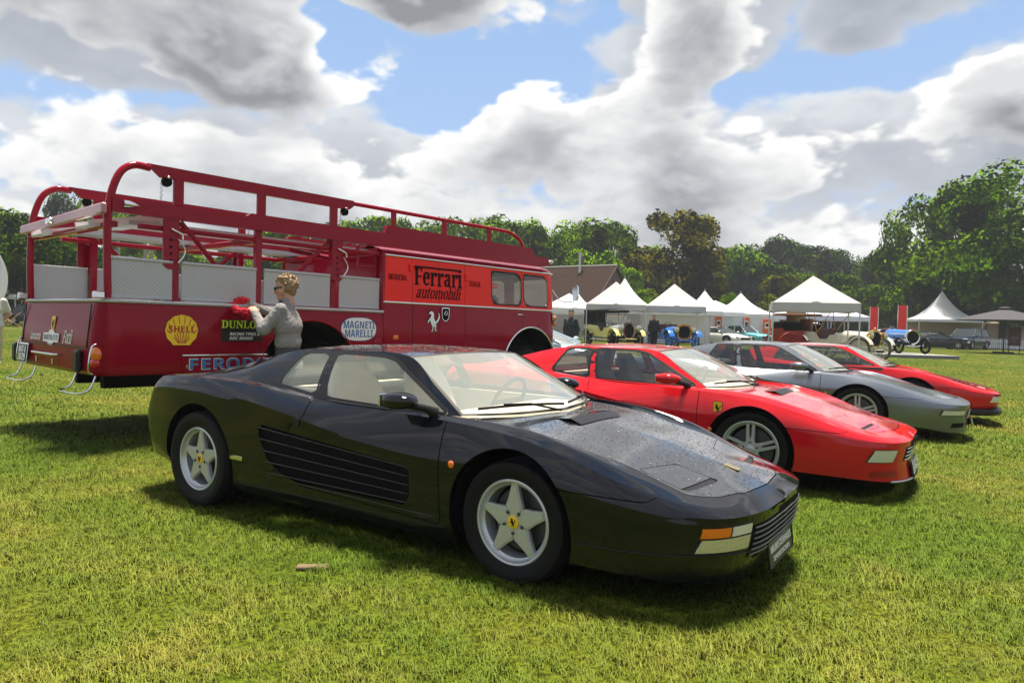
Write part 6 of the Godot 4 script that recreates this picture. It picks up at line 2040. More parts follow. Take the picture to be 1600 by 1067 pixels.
	road_car(thing("vintage_car", "dark blue rounded old car parked at the left edge behind the truck's tail", "vintage car", on(-34.9, -52.0), -.2), {"long": 4.2, "wide": 1.7, "high": 1.55, "clear": .25, "profile": [[0.0, .85], [.12, .98], [.6, .98], [.72, .95], [.94, .86], [1.0, .68]], "axles": [-1.2, 1.25], "r": .34, "paint": M.navy_paint, "pillar": M.navy_paint, "glass": M.glass_dark, "cabin": [.14, .28, .52, .66], "belt": .98, "lamp": .74})
	# camper van
	var cv := place("camper_van", "white camper van with bulging sleeping cab behind the dark off-road car", "camper van", 47.9, -75.0, -2.72)
	part("van_body", Shp.new().box(Vector3(-.9, 1.75, 0), Vector3(4.6, 2.3, 2.2), .12), M.white_paint, cv)
	part("sleeping_cab", Shp.new().prism(v2([1.3,2.0, 2.2,2.0, 2.75,2.25, 2.65,2.6, 1.9,2.95, 1.3,2.95]), -1.08, 1.08), M.white_paint, cv)
	part("van_cab", Shp.new().prism(v2([1.35,.4, 3.4,.4, 3.45,.95, 3.2,1.15, 2.35,1.98, 1.35,1.98]), -.95, .95), M.white_paint, cv)
	part("windscreen", Shp.new().quad(Vector3(3.22, 1.17, .82), Vector3(3.22, 1.17, -.82), Vector3(2.42, 1.95, -.78), Vector3(2.42, 1.95, .78)), M.glass_dark, cv)
	for s in [-1.0, 1.0]:
		part("cab_window", Shp.new().prism(v2([1.75,1.2, 2.95,1.2, 2.35,1.85, 1.75,1.85]), -.01, .01, Transform3D(Basis(), Vector3(0, 0, s * .965))), M.pane_dark, cv)
		for u in [.4, -1.3]: part("side_window", Shp.new().box(Vector3(u, 1.95, s * 1.105), Vector3(1.0, .6, .03), .01), M.pane_dark, cv)
		part("stripe", Shp.new().box(Vector3(-.9, 1.35, s * 1.103), Vector3(4.3, .05, .02)), M.grey_paint, cv)
		for u in [-1.9, 2.55]: part("wheel", Shp.new().lathe([Vector2(0, -.1), Vector2(.34, -.1), Vector2(.36, 0), Vector2(.34, .1), Vector2(0, .1)], 20, Basis(Vector3(1, 0, 0), PI / 2), Vector3(u, .36, s * .92)), M.tyre, cv)
	part("roof_hatch", Shp.new().box(Vector3(-.6, 2.98, 0), Vector3(.9, .16, .7), .05), M.white_paint, cv)
	# big dark parasol with its board, picket fence, beige pavilion at the right edge
	var pa := place("parasol", "large dark grey octagonal parasol on a mast at the right edge", "parasol", 33.3, -48.0)
	for k in 8:
		var a0 := TAU * k / 8 + .2; var a1 := TAU * (k + 1) / 8 + .2
		var rows := []
		for i in 7:
			var f := i / 6.0
			var row := []
			for j in 5:
				var a := lerpf(a0, a1, j / 4.0)
				var rad := 3.0 * (cos(PI / 8) / cos(a - (a0 + a1) / 2)) * f
				row.append(Vector3(cos(a) * rad, 3.02 - .74 * f + .06 * f * (1 - f) * sin(PI * j / 4.0) - (.05 if i == 6 else 0.0), sin(a) * rad))
			rows.append(row)
		part("canopy_panel", Shp.new().grid(rows, Vector3(0, -3, 0)).smooth(30), M.parasol_grey, pa)
		part("rib", Shp.new().tube([Vector3(0, 2.96, 0), Vector3(cos(a0) * 2.95, 2.22, sin(a0) * 2.95)], .02, 5), M.trim, pa)
	part("mast", Shp.new().tube([Vector3(0, 0, 0), Vector3(0, 3.0, 0)], .05, 10), M.trim, pa)
	part("base", Shp.new().box(Vector3(0, .06, 0), Vector3(.9, .12, .9), .02), M.trim, pa)
	part("top_cap", Shp.new().ell(Vector3(0, 3.06, 0), Vector3(.35, .10, .35), 14, 8), M.parasol_grey, pa)
	var bd := place("display_board", "dark brown upright board under the grey parasol", "board", 34.6, -48.8, -.5)
	part("board", Shp.new().box(Vector3(0, 1.15, 0), Vector3(.72, 1.25, .06), .01), M.maroon, bd)
	for s in [-1.0, 1.0]: part("board_leg", Shp.new().box(Vector3(s * .3, .3, -.05), Vector3(.05, .6, .05)), M.trim, bd)
	for k in 3: part("board_print", Shp.new().box(Vector3(0, 1.1 - k * .13, .033), Vector3([.5, .42, .2][k], [.07, .05, .04][k], .004)), M.slat, bd)
	var fe := place("picket_fence", "white wooden picket fence right of the off-road car", "fence", 46.3, -66.0, -.35)
	for k in 26: part("picket", Shp.new().prism(v2([-.045,.06, .045,.06, .045,.92, 0,1.0, -.045,.92]), -.01, .01, Transform3D(Basis(), Vector3(-1.9 + .155 * k, 0, 0))), M.fence_white, fe)
	for y in [.3, .75]: part("rail", Shp.new().box(Vector3(0, y, -.03), Vector3(4.2, .07, .035)), M.fence_white, fe)
	for k in 4: part("fence_post", Shp.new().box(Vector3(-2.0 + 1.35 * k, .5, -.08), Vector3(.08, 1.0, .07)), M.fence_white, fe)
	var fg := place("picket_fence", "grey unpainted picket fence between the off-road car and the white fence", "fence", 43.6, -66.6, -.2)
	for k in 12: part("picket", Shp.new().prism(v2([-.045,.06, .045,.06, .045,.92, 0,1.0, -.045,.92]), -.01, .01, Transform3D(Basis(), Vector3(-.9 + .155 * k, 0, 0))), M.board_grey, fg)
	for y in [.3, .75]: part("rail", Shp.new().box(Vector3(0, y, -.03), Vector3(1.9, .07, .035)), M.board_grey, fg)
	canopy(place("canopy_tent", "beige walled pavilion at the right edge behind the parasol", "tent", 50.5, -71.0, -.3, "pop-up canopies"), 6.0, 3.0, 2.5, 3.2, M.beige, [0, 1, 2, 3])
	# banners
	for q in [["beach_flag", "tall red banner flag behind the red carriage", 25.6, -50.0, .25], ["beach_flag", "tall red banner flag with white edge, nearer the pagoda tent", 25.4, -46.0, .15]]:
		var bf := place(q[0], q[1], "flag", q[2], q[3], q[4] - .5, "red banner flags")
		part("flag_pole", Shp.new().tube([Vector3(-.37, 0, 0), Vector3(-.37, 3.0, 0)], .02, 6), M.chrome, bf)
		var rows := []
		for i in 13:
			var row := []
			for j in 5: row.append(Vector3(-.36 + .50 * j / 4.0, 1.35 + 1.63 * i / 12.0, .05 * sin(i * .7 + j)))
			rows.append(row)
		var fc := Shp.new().grid(rows).smooth(60)
		part("flag_cloth", fc, M.flag_red, bf)
		part("flag_hem", Shp.new().box(Vector3(.155, 2.16, .0), Vector3(.04, 1.6, .10)), M.white, bf)
	var wf := place("beach_flag", "white feather flag at the left edge above the standing man", "flag", -29.0, -40.0, .2)
	part("flag_pole", Shp.new().tube(curved([Vector3(0, 0, 0), Vector3(0, 2.6, 0), Vector3(-.05, 4.0, 0), Vector3(-.3, 4.6, 0)], 5), .02, 6), M.tent_leg, wf)
	var fr := []
	for i in 15:
		var f := i / 14.0
		var row := []
		for j in 5: row.append(Vector3(lerpf(.0, .42 * pow(sin(PI * clampf(f * .86 + .14, 0, 1)), .7), j / 4.0) - .3 * pow(f, 3.0), 1.7 + 2.9 * f, .07 * sin(f * 5 + j * .8)))
		fr.append(row)
	part("flag_cloth", Shp.new().grid(fr).smooth(60), M.canopy_white, wf)
	var rb := place("banner", "small red upright banner behind the truck's tail", "banner", -37.0, -54.0, .1)
	part("banner_cloth", Shp.new().box(Vector3(0, 2.1, 0), Vector3(.75, 2.6, .03)), M.flag_red, rb)
	part("banner_pole", Shp.new().tube([Vector3(-.4, 0, 0), Vector3(-.4, 3.45, 0)], .025, 6), M.chrome, rb)
	# striped deck chairs
	for k in 5:
		var dc := place("deck_chair", ["leftmost striped deck chair by the path", "second striped deck chair from the left by the path", "third striped deck chair from the left by the path", "fourth striped deck chair by the path", "striped deck chair nearest the truck by the path"][k], "deck chair", -31.6 + k * 1.0, -43.0 - .4 * k, .6, "striped deck chairs")
		part("chair_frame", Shp.new().tube([Vector3(-.5, .02, -.28), Vector3(.4, .95, -.28)], .02, 5).tube([Vector3(-.5, .02, .28), Vector3(.4, .95, .28)], .02, 5).tube([Vector3(.4, .95, -.28), Vector3(.4, .95, .28)], .02, 5).tube([Vector3(.4, .02, -.25), Vector3(-.4, .6, -.25)], .02, 5).tube([Vector3(.4, .02, .25), Vector3(-.4, .6, .25)], .02, 5), M.wood_yellow, dc)
		for j in 5: part("sling_stripe", Shp.new().grid([[Vector3(-.4, .55, -.25 + .1 * j), Vector3(-.05, .25, -.25 + .1 * j), Vector3(.4, .93, -.25 + .1 * j)], [Vector3(-.4, .55, -.15 + .1 * j), Vector3(-.05, .25, -.15 + .1 * j), Vector3(.4, .93, -.15 + .1 * j)]]), M.white if j % 2 == 0 else M.dark_wood, dc)
	# orange display stands in the white tents
	for q in [[14.9, -56.0, .75, 1.6], [17.0, -56.2, .7, 1.6], [19.9, -55.4, .6, 1.5], [16.1, -55.4, .5, 1.6], [18.3, -55.5, .5, 1.6]]:
		var i := [14.9, 17.0, 19.9, 16.1, 18.3].find(q[0])
		poster(["orange display stand left behind the white sports car", "orange display stand behind the white sports car's roof", "orange display stand on the closed pagoda tent's wall", "narrow orange display stand behind the white sports car's tail", "narrow orange display stand above the turquoise saloon"][i], q[0], q[1], 0.0, q[2], q[3], .5, M.orange, "advert_stand", "stand", "orange display stands")
	poster("grey display stand beside the red carriage", 17.6, -46.0, .1, .8, 1.4, .1, M.grey_paint)
	# wooden poles behind the transporter
	for q in [[-23.3, -45.0, 6.6, "bare wooden pole behind the truck, left of a pair"], [-22.7, -44.6, 6.6, "bare wooden pole behind the truck, right of a pair"], [-29.5, -53.0, 8.0, "lone thin wooden pole farther behind the truck"]]:
		var po := place("wooden_pole", q[3], "pole", q[0], q[1], 0.0, "wooden poles")
		part("pole_shaft", Shp.new().tube([Vector3(0, 0, 0), Vector3(-.12, q[2], 0)], [.14, .10], 8), M.pole_wood, po)
	# small thing lying on the grass
	var chip := thing("wood_chip", "flat weathered piece of wood lying on the grass in front", "wood piece", Vector3(-1.02, .012, -3.72), .12)
	part("wood", Shp.new().box(Vector3(), Vector3(.17, .022, .05), .006), M.chip_wood, chip)

# ---------------------------------------------------------------- people
# One surface round tapered bones [a, b, radius at a, radius at b], joined with a soft minimum; cells of the given size.
func flesh(bones: Array, cell: float, soft := .018, lump := 0.0) -> Shp:
	var lo := Vector3(1e9, 1e9, 1e9); var hi := -lo
	for b in bones:
		for e in 2:
			var rr: float = b[2 + e] + soft * 2.5 + cell * 2
			lo = lo.min(b[e] - Vector3.ONE * rr); hi = hi.max(b[e] + Vector3.ONE * rr)
	var n := Vector3i(((hi - lo) / cell).ceil()) + Vector3i.ONE * 2
	var sum := PackedFloat32Array(); sum.resize(n.x * n.y * n.z)
	var sx := n.y * n.z; var sy := n.z
	var nz := noise(12, 22.0, 2)
	for b in bones:
		var A: Vector3 = b[0]; var B: Vector3 = b[1]
		var ra: float = b[2]; var rb: float = b[3]
		var rr := maxf(ra, rb) + soft * 3.0
		var i0 := Vector3i(((A.min(B) - Vector3.ONE * rr - lo) / cell).floor()).max(Vector3i.ZERO)
		var i1 := Vector3i(((A.max(B) + Vector3.ONE * rr - lo) / cell).ceil()).min(n - Vector3i.ONE)
		var d := B - A
		var dd := maxf(d.length_squared(), 1e-9)
		for x in range(i0.x, i1.x + 1):
			for y in range(i0.y, i1.y + 1):
				for z in range(i0.z, i1.z + 1):
					var p := lo + Vector3(x, y, z) * cell
					var t := clampf((p - A).dot(d) / dd, 0, 1)
					var dist := (p - A - d * t).length() - lerpf(ra, rb, t)
					if dist < soft * 3.0: sum[x * sx + y * sy + z] += exp(-dist / soft)
	var at := {}
	var pts := PackedVector3Array()
	var s := Shp.new()
	var f := PackedFloat32Array(); f.resize(sum.size())
	for i in sum.size(): f[i] = -soft * log(maxf(sum[i], 1e-9))
	var corners := []
	for k in 8: corners.append(Vector3i(k & 1, (k >> 1) & 1, (k >> 2) & 1))
	var off := PackedInt32Array()
	for c in corners: off.append(c.x * sx + c.y * sy + c.z)
	for x in n.x - 1:
		for y in n.y - 1:
			for z in n.z - 1:
				var i := x * sx + y * sy + z
				var m := 0
				for k in 8: m += int(f[i + off[k]] < 0)
				if m == 0 or m == 8: continue
				var acc := Vector3(); var cnt := 0
				for e in [[0, 1], [2, 3], [4, 5], [6, 7], [0, 2], [1, 3], [4, 6], [5, 7], [0, 4], [1, 5], [2, 6], [3, 7]]:
					var fa := f[i + off[e[0]]]; var fb := f[i + off[e[1]]]
					if (fa < 0) != (fb < 0):
						acc += Vector3(corners[e[0]]).lerp(Vector3(corners[e[1]]), fa / (fa - fb)); cnt += 1
				var p := lo + (Vector3(x, y, z) + acc / cnt) * cell
				if lump > 0: p += Vector3(nz.get_noise_3dv(p), nz.get_noise_3dv(p + Vector3(9, 0, 0)), nz.get_noise_3dv(p + Vector3(0, 9, 0))) * lump
				at[i] = pts.size(); pts.append(p)
	for key in at:
		var i: int = key
		for ax in 3:
			var st: int = [sx, sy, 1][ax]
			var u: int = [sy, 1, sx][ax]; var v: int = [1, sx, sy][ax]
			if (f[i] < 0) == (f[i + st] < 0): continue
			if not (at.has(i - u) and at.has(i - v) and at.has(i - u - v)): continue
			var q := [pts[at[i]], pts[at[i - u]], pts[at[i - u - v]], pts[at[i - v]]]
			if f[i] < 0: s.quad(q[0], q[1], q[2], q[3])
			else: s.quad(q[0], q[3], q[2], q[1])
	return s.smooth(80)

# head with its origin between the eyes' height and the ears, looking along +x
func head_bones() -> Array:
	var V := func(x: float, y: float, z: float) -> Vector3: return Vector3(x, y, z)
	var b := [[V.call(.005, .045, 0), V.call(-.045, .035, 0), .082, .080], [V.call(.035, -.01, .022), V.call(.035, -.01, -.022), .055, .055], [V.call(.03, -.06, 0), V.call(.052, -.088, 0), .052, .036], [V.call(.066, -.098, 0), V.call(.070, -.100, 0), .020, .020],
		[V.call(.088, .012, 0), V.call(.108, -.030, 0), .009, .013], [V.call(.098, -.036, .009), V.call(.098, -.036, -.009), .009, .009], [V.call(.080, .022, .030), V.call(.080, .022, -.030), .012, .012], [V.call(.084, -.064, .016), V.call(.084, -.064, -.016), .008, .008], [V.call(.080, -.074, .014), V.call(.080, -.074, -.014), .008, .008],
		[V.call(-.02, -.05, 0), V.call(-.03, -.16, 0), .056, .058]]
	for s in [-1.0, 1.0]:
		b.append([V.call(.058, -.028, s * .036), V.call(.02, -.04, s * .052), .024, .026])
		b.append([V.call(-.012, .012, s * .082), V.call(-.006, -.030, s * .078), .013, .009])
	return b

# hand along +x from the wrist, palm down, fingers curling by "curl", thumb on the side of "s"
func hand_bones(x: Transform3D, s: float, curl: float) -> Array:
	var b := [[Vector3(0, 0, 0), Vector3(.035, 0, 0), .024, .026]]
	for k in 4:
		var z := (k - 1.5) * .0205
		b.append([Vector3(.02, 0, z * .7), Vector3(.088 - absf(k - 1.3) * .004, 0, z), .014, .0115])
		var l: float = [.040, .046, .043, .034][k]
		var p0 := Vector3(.090 - absf(k - 1.3) * .004, 0, z)
		var a := -curl * .6
		var p1 := p0 + Vector3(cos(a), sin(a), 0) * l
		var p2 := p1 + Vector3(cos(a - curl * .8), sin(a - curl * .8), 0) * l * .65
		var p3 := p2 + Vector3(cos(a - curl * 1.3), sin(a - curl * 1.3), 0) * l * .5
		b.append([p0, p1, .0105, .0095]); b.append([p1, p2, .0095, .0085]); b.append([p2, p3, .0085, .0075])
	b.append([Vector3(.022, -.004, s * .022), Vector3(.055, -.014, s * .048), .015, .0115]); b.append([Vector3(.055, -.014, s * .048), Vector3(.082, -.026, s * .044), .011, .009])
	var o := []
	for q in b: o.append([x * q[0], x * q[1], q[2], q[3]])
	return o

# frame whose x runs from a to b with y as near to "up" as can be
func along(a: Vector3, b: Vector3, up := Vector3.UP) -> Transform3D:
	var x := (b - a).normalized()
	var z := x.cross(up).normalized()
	return Transform3D(Basis(x, z.cross(x), z), b)

func person(o: Node3D, s: Dictionary) -> void:
	# joints: x forward, y up, z to the right of the person
	var j: Dictionary = s.joints
	var cell: float = s.get("cell", .014)
	var skin := []
	var coat := []; var legs := []; var shoes := []
	var g: float = s.get("girth", 1.0)
	skin.append_array([[j.hip + Vector3(0, .02, 0), j.chest, .10 * g, .105 * g], [j.chest, j.neck, .085, .056]])
	coat.append_array([[j.hip + Vector3(0, s.get("hem", -.03), -.075), j.hip + Vector3(0, s.get("hem", -.03), .075), .138 * g, .138 * g], [j.hip + Vector3(0, .14, -.07), j.hip + Vector3(0, .14, .07), .118 * g, .118 * g], [j.chest + Vector3(-.01, .0, -.085), j.chest + Vector3(-.01, 0, .085), .128 * g, .128 * g], [j.chest + Vector3(0, .10, -.11), j.chest + Vector3(0, .10, .11), .085, .085], [j.chest + Vector3(-.01, .14, 0), j.neck + Vector3(-.012, .012, 0), .085, .066]])
	for k in 2:
		var sg: float = [-1.0, 1.0][k]
		var sh: Vector3 = j.shoulder[k]; var el: Vector3 = j.elbow[k]; var wr: Vector3 = j.wrist[k]; var tip: Vector3 = j.hand[k]
		skin.append_array([[sh, el, .052, .042], [el, wr, .042, .027]])
		var cut: Vector3 = wr if s.get("long_sleeves", true) else el
		if s.get("long_sleeves", true): coat.append_array([[sh, el, .066, .056], [el, wr, .056, .045]])
		else: coat.append([sh, sh.lerp(el, .7), .078, .066])
		var hp: Vector3 = j.hip + Vector3(0, -.02, sg * .085)
		var kn: Vector3 = j.knee[k]; var an: Vector3 = j.ankle[k]
		skin.append_array([[hp, kn, .080, .052], [kn, an, .052, .036]])
		legs.append_array([[hp + Vector3(0, .05, 0), kn, .094 * g, .074], [kn, an + Vector3(0, .02, 0), .074, .060]])
		shoes.append_array([[an + Vector3(-.03, -.045, 0), an + Vector3(.15, -.06, 0), .042, .034], [an, an + Vector3(0, -.03, 0), .045, .042]])
	legs.append([j.hip + Vector3(0, .06, -.05), j.hip + Vector3(0, .04, .05), .105, .105])
	var hx: Transform3D = s.head
	var body := flesh(skin, cell, .016)
	var hb := []
	for q in head_bones(): hb.append([hx * q[0], hx * q[1], q[2], q[3]])
	body.add(flesh(hb, s.get("head_cell", .005), .007))
	for k in 2: body.add(flesh(hand_bones(along(j.elbow[k], j.wrist[k], s.palm[k]) * Transform3D(Basis(), Vector3(.0, 0, 0)), [1.0, -1.0][k], s.curl[k]), s.get("hand_cell", .0055), .004))
	part("body", body, M.skin, o)
	part("jacket" if s.get("long_sleeves", true) else "shirt", flesh(coat, cell, .020, .006), s.coat, o)
	part("trousers", flesh(legs, cell, .020, .005), s.legs, o)
	for k in 2: part("shoe", flesh(shoes.slice(k * 2, k * 2 + 2), cell, .012), s.shoes, o)
	var hair := []
	var p: float = s.get("hair_size", .012)
	hair.append_array([[hx * Vector3(-.010, .062, 0), hx * Vector3(-.050, .045, 0), .083, .086], [hx * Vector3(-.055, .0, .035), hx * Vector3(-.055, .0, -.035), .062, .062], [hx * Vector3(-.070, -.055, .025), hx * Vector3(-.070, -.055, -.025), .034, .034], [hx * Vector3(.052, .092, .03), hx * Vector3(.052, .092, -.03), .028, .028]])
	var r := RandomNumberGenerator.new(); r.seed = 31
	for k in int(s.get("curls", 60)):
		var a := r.randf() * TAU; var e := r.randf_range(-.85, 1.0)
		var d := Vector3(cos(a) * sqrt(1 - e * e), e, sin(a) * sqrt(1 - e * e))
		if d.x > .45 and e < .55: continue
		if d.x > .05 and e < .25: continue
		if d.x > -.30 and e < -.25: continue
		var c := Vector3(-.026, .046, 0) + d * Vector3(.106, .098, .090)
		hair.append([hx * c, hx * (c + (d + Vector3(r.randfn(), r.randfn(), r.randfn()) * .7) * p * 1.3), p * r.randf_range(.7, 1.1), p * .35])
	part("hair", flesh(hair, s.get("hair_cell", .0045), .005, .003), s.hair, o)
	if s.get("glasses", false):
		var gl := Shp.new()
		for sg in [-1.0, 1.0]:
			gl.box(Vector3(.098, .006, sg * .034), Vector3(.014, .040, .056), .005, Basis(Vector3.UP, -sg * .25))
			gl.box(Vector3(.045, .012, sg * .082), Vector3(.10, .016, .006), .002)
		gl.box(Vector3(.106, .014, 0), Vector3(.008, .010, .02))
		part("sunglasses", Shp.new().add(gl, hx), M.lens_black, o)
	if s.has("collar"):
		part("shirt_collar", flesh([[j.neck + Vector3(.035, -.03, -.03), j.neck + Vector3(.035, -.03, .03), .045, .045], [j.chest + Vector3(.09, .06, 0), j.neck + Vector3(.03, -.04, 0), .035, .04]], .008, .014), s.collar, o)

func standing(h: float, lean := 0.0) -> Dictionary:
	var k := h / 1.78
	return {"hip": Vector3(0, .93, 0) * k, "chest": Vector3(lean * .6, 1.24, 0) * k, "neck": Vector3(lean, 1.50, 0) * k, "shoulder": [Vector3(lean * .9, 1.43, -.185) * k, Vector3(lean * .9, 1.43, .185) * k], "elbow": [Vector3(-.05, 1.13, -.25) * k, Vector3(-.05, 1.13, .25) * k], "wrist": [Vector3(-.02, .90, -.25) * k, Vector3(-.02, .90, .25) * k], "hand": [], "knee": [Vector3(.02, .50, -.10) * k, Vector3(.02, .50, .10) * k], "ankle": [Vector3(0, .09, -.11) * k, Vector3(0, .09, .11) * k]}

func people() -> void:
	# the man polishing the rail of the transporter
	var man := thing("person", "man in grey checked jacket and sunglasses wiping the truck's rail with a red cloth", "person", Vector3(-2.42, 0, -7.66), PI - .06)
	var j := standing(1.78, .03)
	j.elbow = [Vector3(.17, 1.205, -.26), Vector3(.27, 1.37, .25)]
	j.wrist = [Vector3(.31, 1.365, -.14), Vector3(.50, 1.455, .17)]
	j.shoulder = [Vector3(.02, 1.42, -.185), Vector3(.06, 1.43, .175)]
	j.hand = [Vector3(), Vector3()]
	person(man, {"joints": j, "head": Transform3D(Basis(Vector3(0, 0, 1), -.16) * Basis(Vector3.UP, .12), Vector3(.05, 1.645, 0)), "coat": M.tweed, "legs": M.charcoal, "shoes": M.trim, "hair": M.hair_blond, "palm": [Vector3(.2, 1, -.3), Vector3(0, 1, 0)], "curl": [.9, .5], "glasses": true, "curls": 420, "hair_size": .011, "hair_cell": .0036, "collar": M.shirt_navy, "cell": .013, "girth": .98, "hem": -.12})
	part("wrist_watch", Shp.new().tube([Vector3(.485, 1.448, .172), Vector3(.500, 1.455, .170)], .036, 12), M.white, man)
	# the red cloth over his hands and the rail
	var cl := thing("polishing_cloth", "crumpled red cloth held on the truck's rail by the man in the checked jacket", "cloth", Vector3(-2.42, 0, -7.66), PI - .06)
	part("cloth", flesh([[Vector3(.66, 1.44, .03), Vector3(.60, 1.50, .09), .035, .04], [Vector3(.60, 1.50, .09), Vector3(.50, 1.52, .12), .04, .02], [Vector3(.66, 1.44, .03), Vector3(.56, 1.39, -.03), .038, .034], [Vector3(.56, 1.39, -.03), Vector3(.44, 1.385, -.10), .036, .03], [Vector3(.44, 1.385, -.10), Vector3(.34, 1.36, -.10), .030, .028], [Vector3(.34, 1.35, -.10), Vector3(.28, 1.27, -.07), .028, .022], [Vector3(.28, 1.27, -.07), Vector3(.25, 1.16, -.04), .022, .010], [Vector3(.58, 1.40, .03), Vector3(.60, 1.35, .12), .03, .012]], .009, .010, .022), M.cloth_red, cl)
	# bystanders
	var a := thing("person", "man in pale shirt and beige trousers standing at the left edge", "person", on(-12.02, -16.4), -PI / 2 + .5)
	var ja := standing(1.82, 0)
	ja.wrist = [Vector3(-.14, .93, -.10), Vector3(-.14, .95, .10)]; ja.elbow = [Vector3(-.10, 1.16, -.29), Vector3(-.10, 1.16, .29)]
	person(_hands(a, ja), {"joints": ja, "head": Transform3D(Basis(), Vector3(.02, 1.69, 0)), "coat": M.shirt_pale, "legs": M.trouser_beige, "shoes": M.white, "hair": M.hair_dark, "palm": [Vector3.UP, Vector3.UP], "curl": [.5, .5], "glasses": true, "curls": 60, "hair_size": .012, "hair_cell": .008, "cell": .018, "head_cell": .008, "hand_cell": .008, "long_sleeves": false})
	var b := thing("person", "dark haired man in navy jacket beside the truck's front corner", "person", on(1.98, -24.0), -PI / 2 - .5)
	var jb := standing(1.74, .02)
	person(_hands(b, jb), {"joints": jb, "head": Transform3D(Basis(Vector3.UP, .3) * Basis(Vector3(0, 0, 1), -.1), Vector3(.03, 1.615, 0)), "coat": M.jacket_navy, "legs": M.charcoal, "shoes": M.trim, "hair": M.hair_dark, "palm": [Vector3.UP, Vector3.UP], "curl": [.5, .5], "curls": 60, "hair_size": .012, "hair_cell": .008, "cell": .02, "head_cell": .008, "hand_cell": .008})
	var c := thing("person", "person in black clothes standing left of the blue veteran car", "person", on(7.35, -36.8), -PI / 2)
	var jc := standing(1.76, .03)
	person(_hands(c, jc), {"joints": jc, "head": Transform3D(Basis(Vector3(0, 0, 1), -.3), Vector3(.05, 1.63, 0)), "coat": M.trim, "legs": M.trim, "shoes": M.black, "hair": M.hair_dark, "palm": [Vector3.UP, Vector3.UP], "curl": [.4, .4], "curls": 40, "hair_size": .014, "hair_cell": .010, "cell": .026, "head_cell": .011, "hand_cell": .011})

func _hands(o: Node3D, j: Dictionary) -> Node3D:
	j.hand = [Vector3(), Vector3()]
	return o

# ---------------------------------------------------------------- trees
var crowns := []

# a crown of radius 1 and height 2, lobes of leaf-sized faces with gaps between them
func crown(seed_: int, leaves: int, leaf: float) -> ArrayMesh:
	var r := RandomNumberGenerator.new(); r.seed = seed_
	var lobes := []
	for k in 34:
		var y := r.randf_range(-.92, .90)
		var a := r.randf() * TAU
		var rad := sqrt(maxf(0.0, 1.0 - pow(absf(y), 2.2))) * r.randf_range(.45, .92)
		var s := r.randf_range(.20, .40) * (1.0 - .25 * absf(y))
		lobes.append([Vector3(cos(a) * rad * .88, y * .86, sin(a) * rad * .88), s, r.randf_range(.68, 1.25), r.randf_range(-.12, .12)])
	var P := PackedVector3Array(); var N := PackedVector3Array(); var C := PackedColorArray()
	for k in leaves:
		var l: Array = lobes[r.randi() % lobes.size()]
		var d := Vector3(r.randfn(), r.randfn(), r.randfn()).normalized()
		var rad: float = l[1] * (r.randf_range(.80, 1.10) if r.randf() < .8 else r.randf_range(.2, .8))
		var p: Vector3 = l[0] + d * rad * Vector3(1, .82, 1)
		if r.randf() < .05: p += d * r.randf() * .05
		var nn := (d + Vector3(r.randfn(), r.randfn() + .5, r.randfn()) * .45).normalized()
		var u := nn.cross(Vector3(r.randfn(), r.randfn(), r.randfn())).normalized()
		var w := nn.cross(u)
		var s := leaf * r.randf_range(.6, 1.35)
		var tone: float = l[2] * r.randf_range(.75, 1.25)
		var c := Color(tone * (1.0 + l[3] + r.randf_range(-.08, .14)), tone, tone * r.randf_range(.7, 1.1))
		var q := [p - u * s, p + w * s * .55, p + u * s + nn * s * .25, p - w * s * .55]
		for i in [0, 1, 2, 0, 2, 3]:
			P.append(q[i]); N.append((nn + d).normalized()); C.append(c)
	var a := []; a.resize(Mesh.ARRAY_MAX)
	a[Mesh.ARRAY_VERTEX] = P; a[Mesh.ARRAY_NORMAL] = N; a[Mesh.ARRAY_COLOR] = C
	var am := ArrayMesh.new(); am.add_surface_from_arrays(Mesh.PRIMITIVE_TRIANGLES, a)
	return am

func leaf_mat(c: Color) -> StandardMaterial3D:
	var m := mat(c, .62)
	m.vertex_color_use_as_albedo = true
	m.metallic_specular = .3
	m.backlight_enabled = true; m.backlight = Color(c.r * 2.2, c.g * 2.2, c.b * 1.2).clamp(Color(0, 0, 0), Color(.75, .75, .3)) if false else Color(1.3, 1.5, .35)
	return m

func tree(x: float, z: float, high: float, rad: float, variant: int, m: Material, label: String, group := "", turn := 0.0) -> void:
	var o := thing("tree", label, "tree", on(x, z), turn, group)
	var lo := high * .10
	var cy := (high + lo) / 2.0
	var tr := clampf(high * .022, .12, .5)
	part("trunk", Shp.new().tube([Vector3(0, -.1, 0), Vector3(.05, high * .2, .03), Vector3(-.03, high * .45, 0), Vector3(.02, high * .75, 0)], [tr * 1.25, tr, tr * .75, tr * .25], 9), M.bark, o)
	for k in 5:
		var a := TAU * k / 5 + variant
		part("limb", Shp.new().tube([Vector3(0, high * (.25 + .06 * k), 0), Vector3(cos(a) * rad * .4, high * (.38 + .07 * k), sin(a) * rad * .4), Vector3(cos(a) * rad * .7, high * (.50 + .07 * k), sin(a) * rad * .7)], [tr * .45, tr * .3, tr * .1], 6), M.bark, o)
	var c := part("crown", crowns[variant], m, o)
	c.position = Vector3(0, cy, 0); c.scale = Vector3(rad, (high - lo) / 2.0, rad)
	c.rotation.y = variant * 1.3 + x * .1

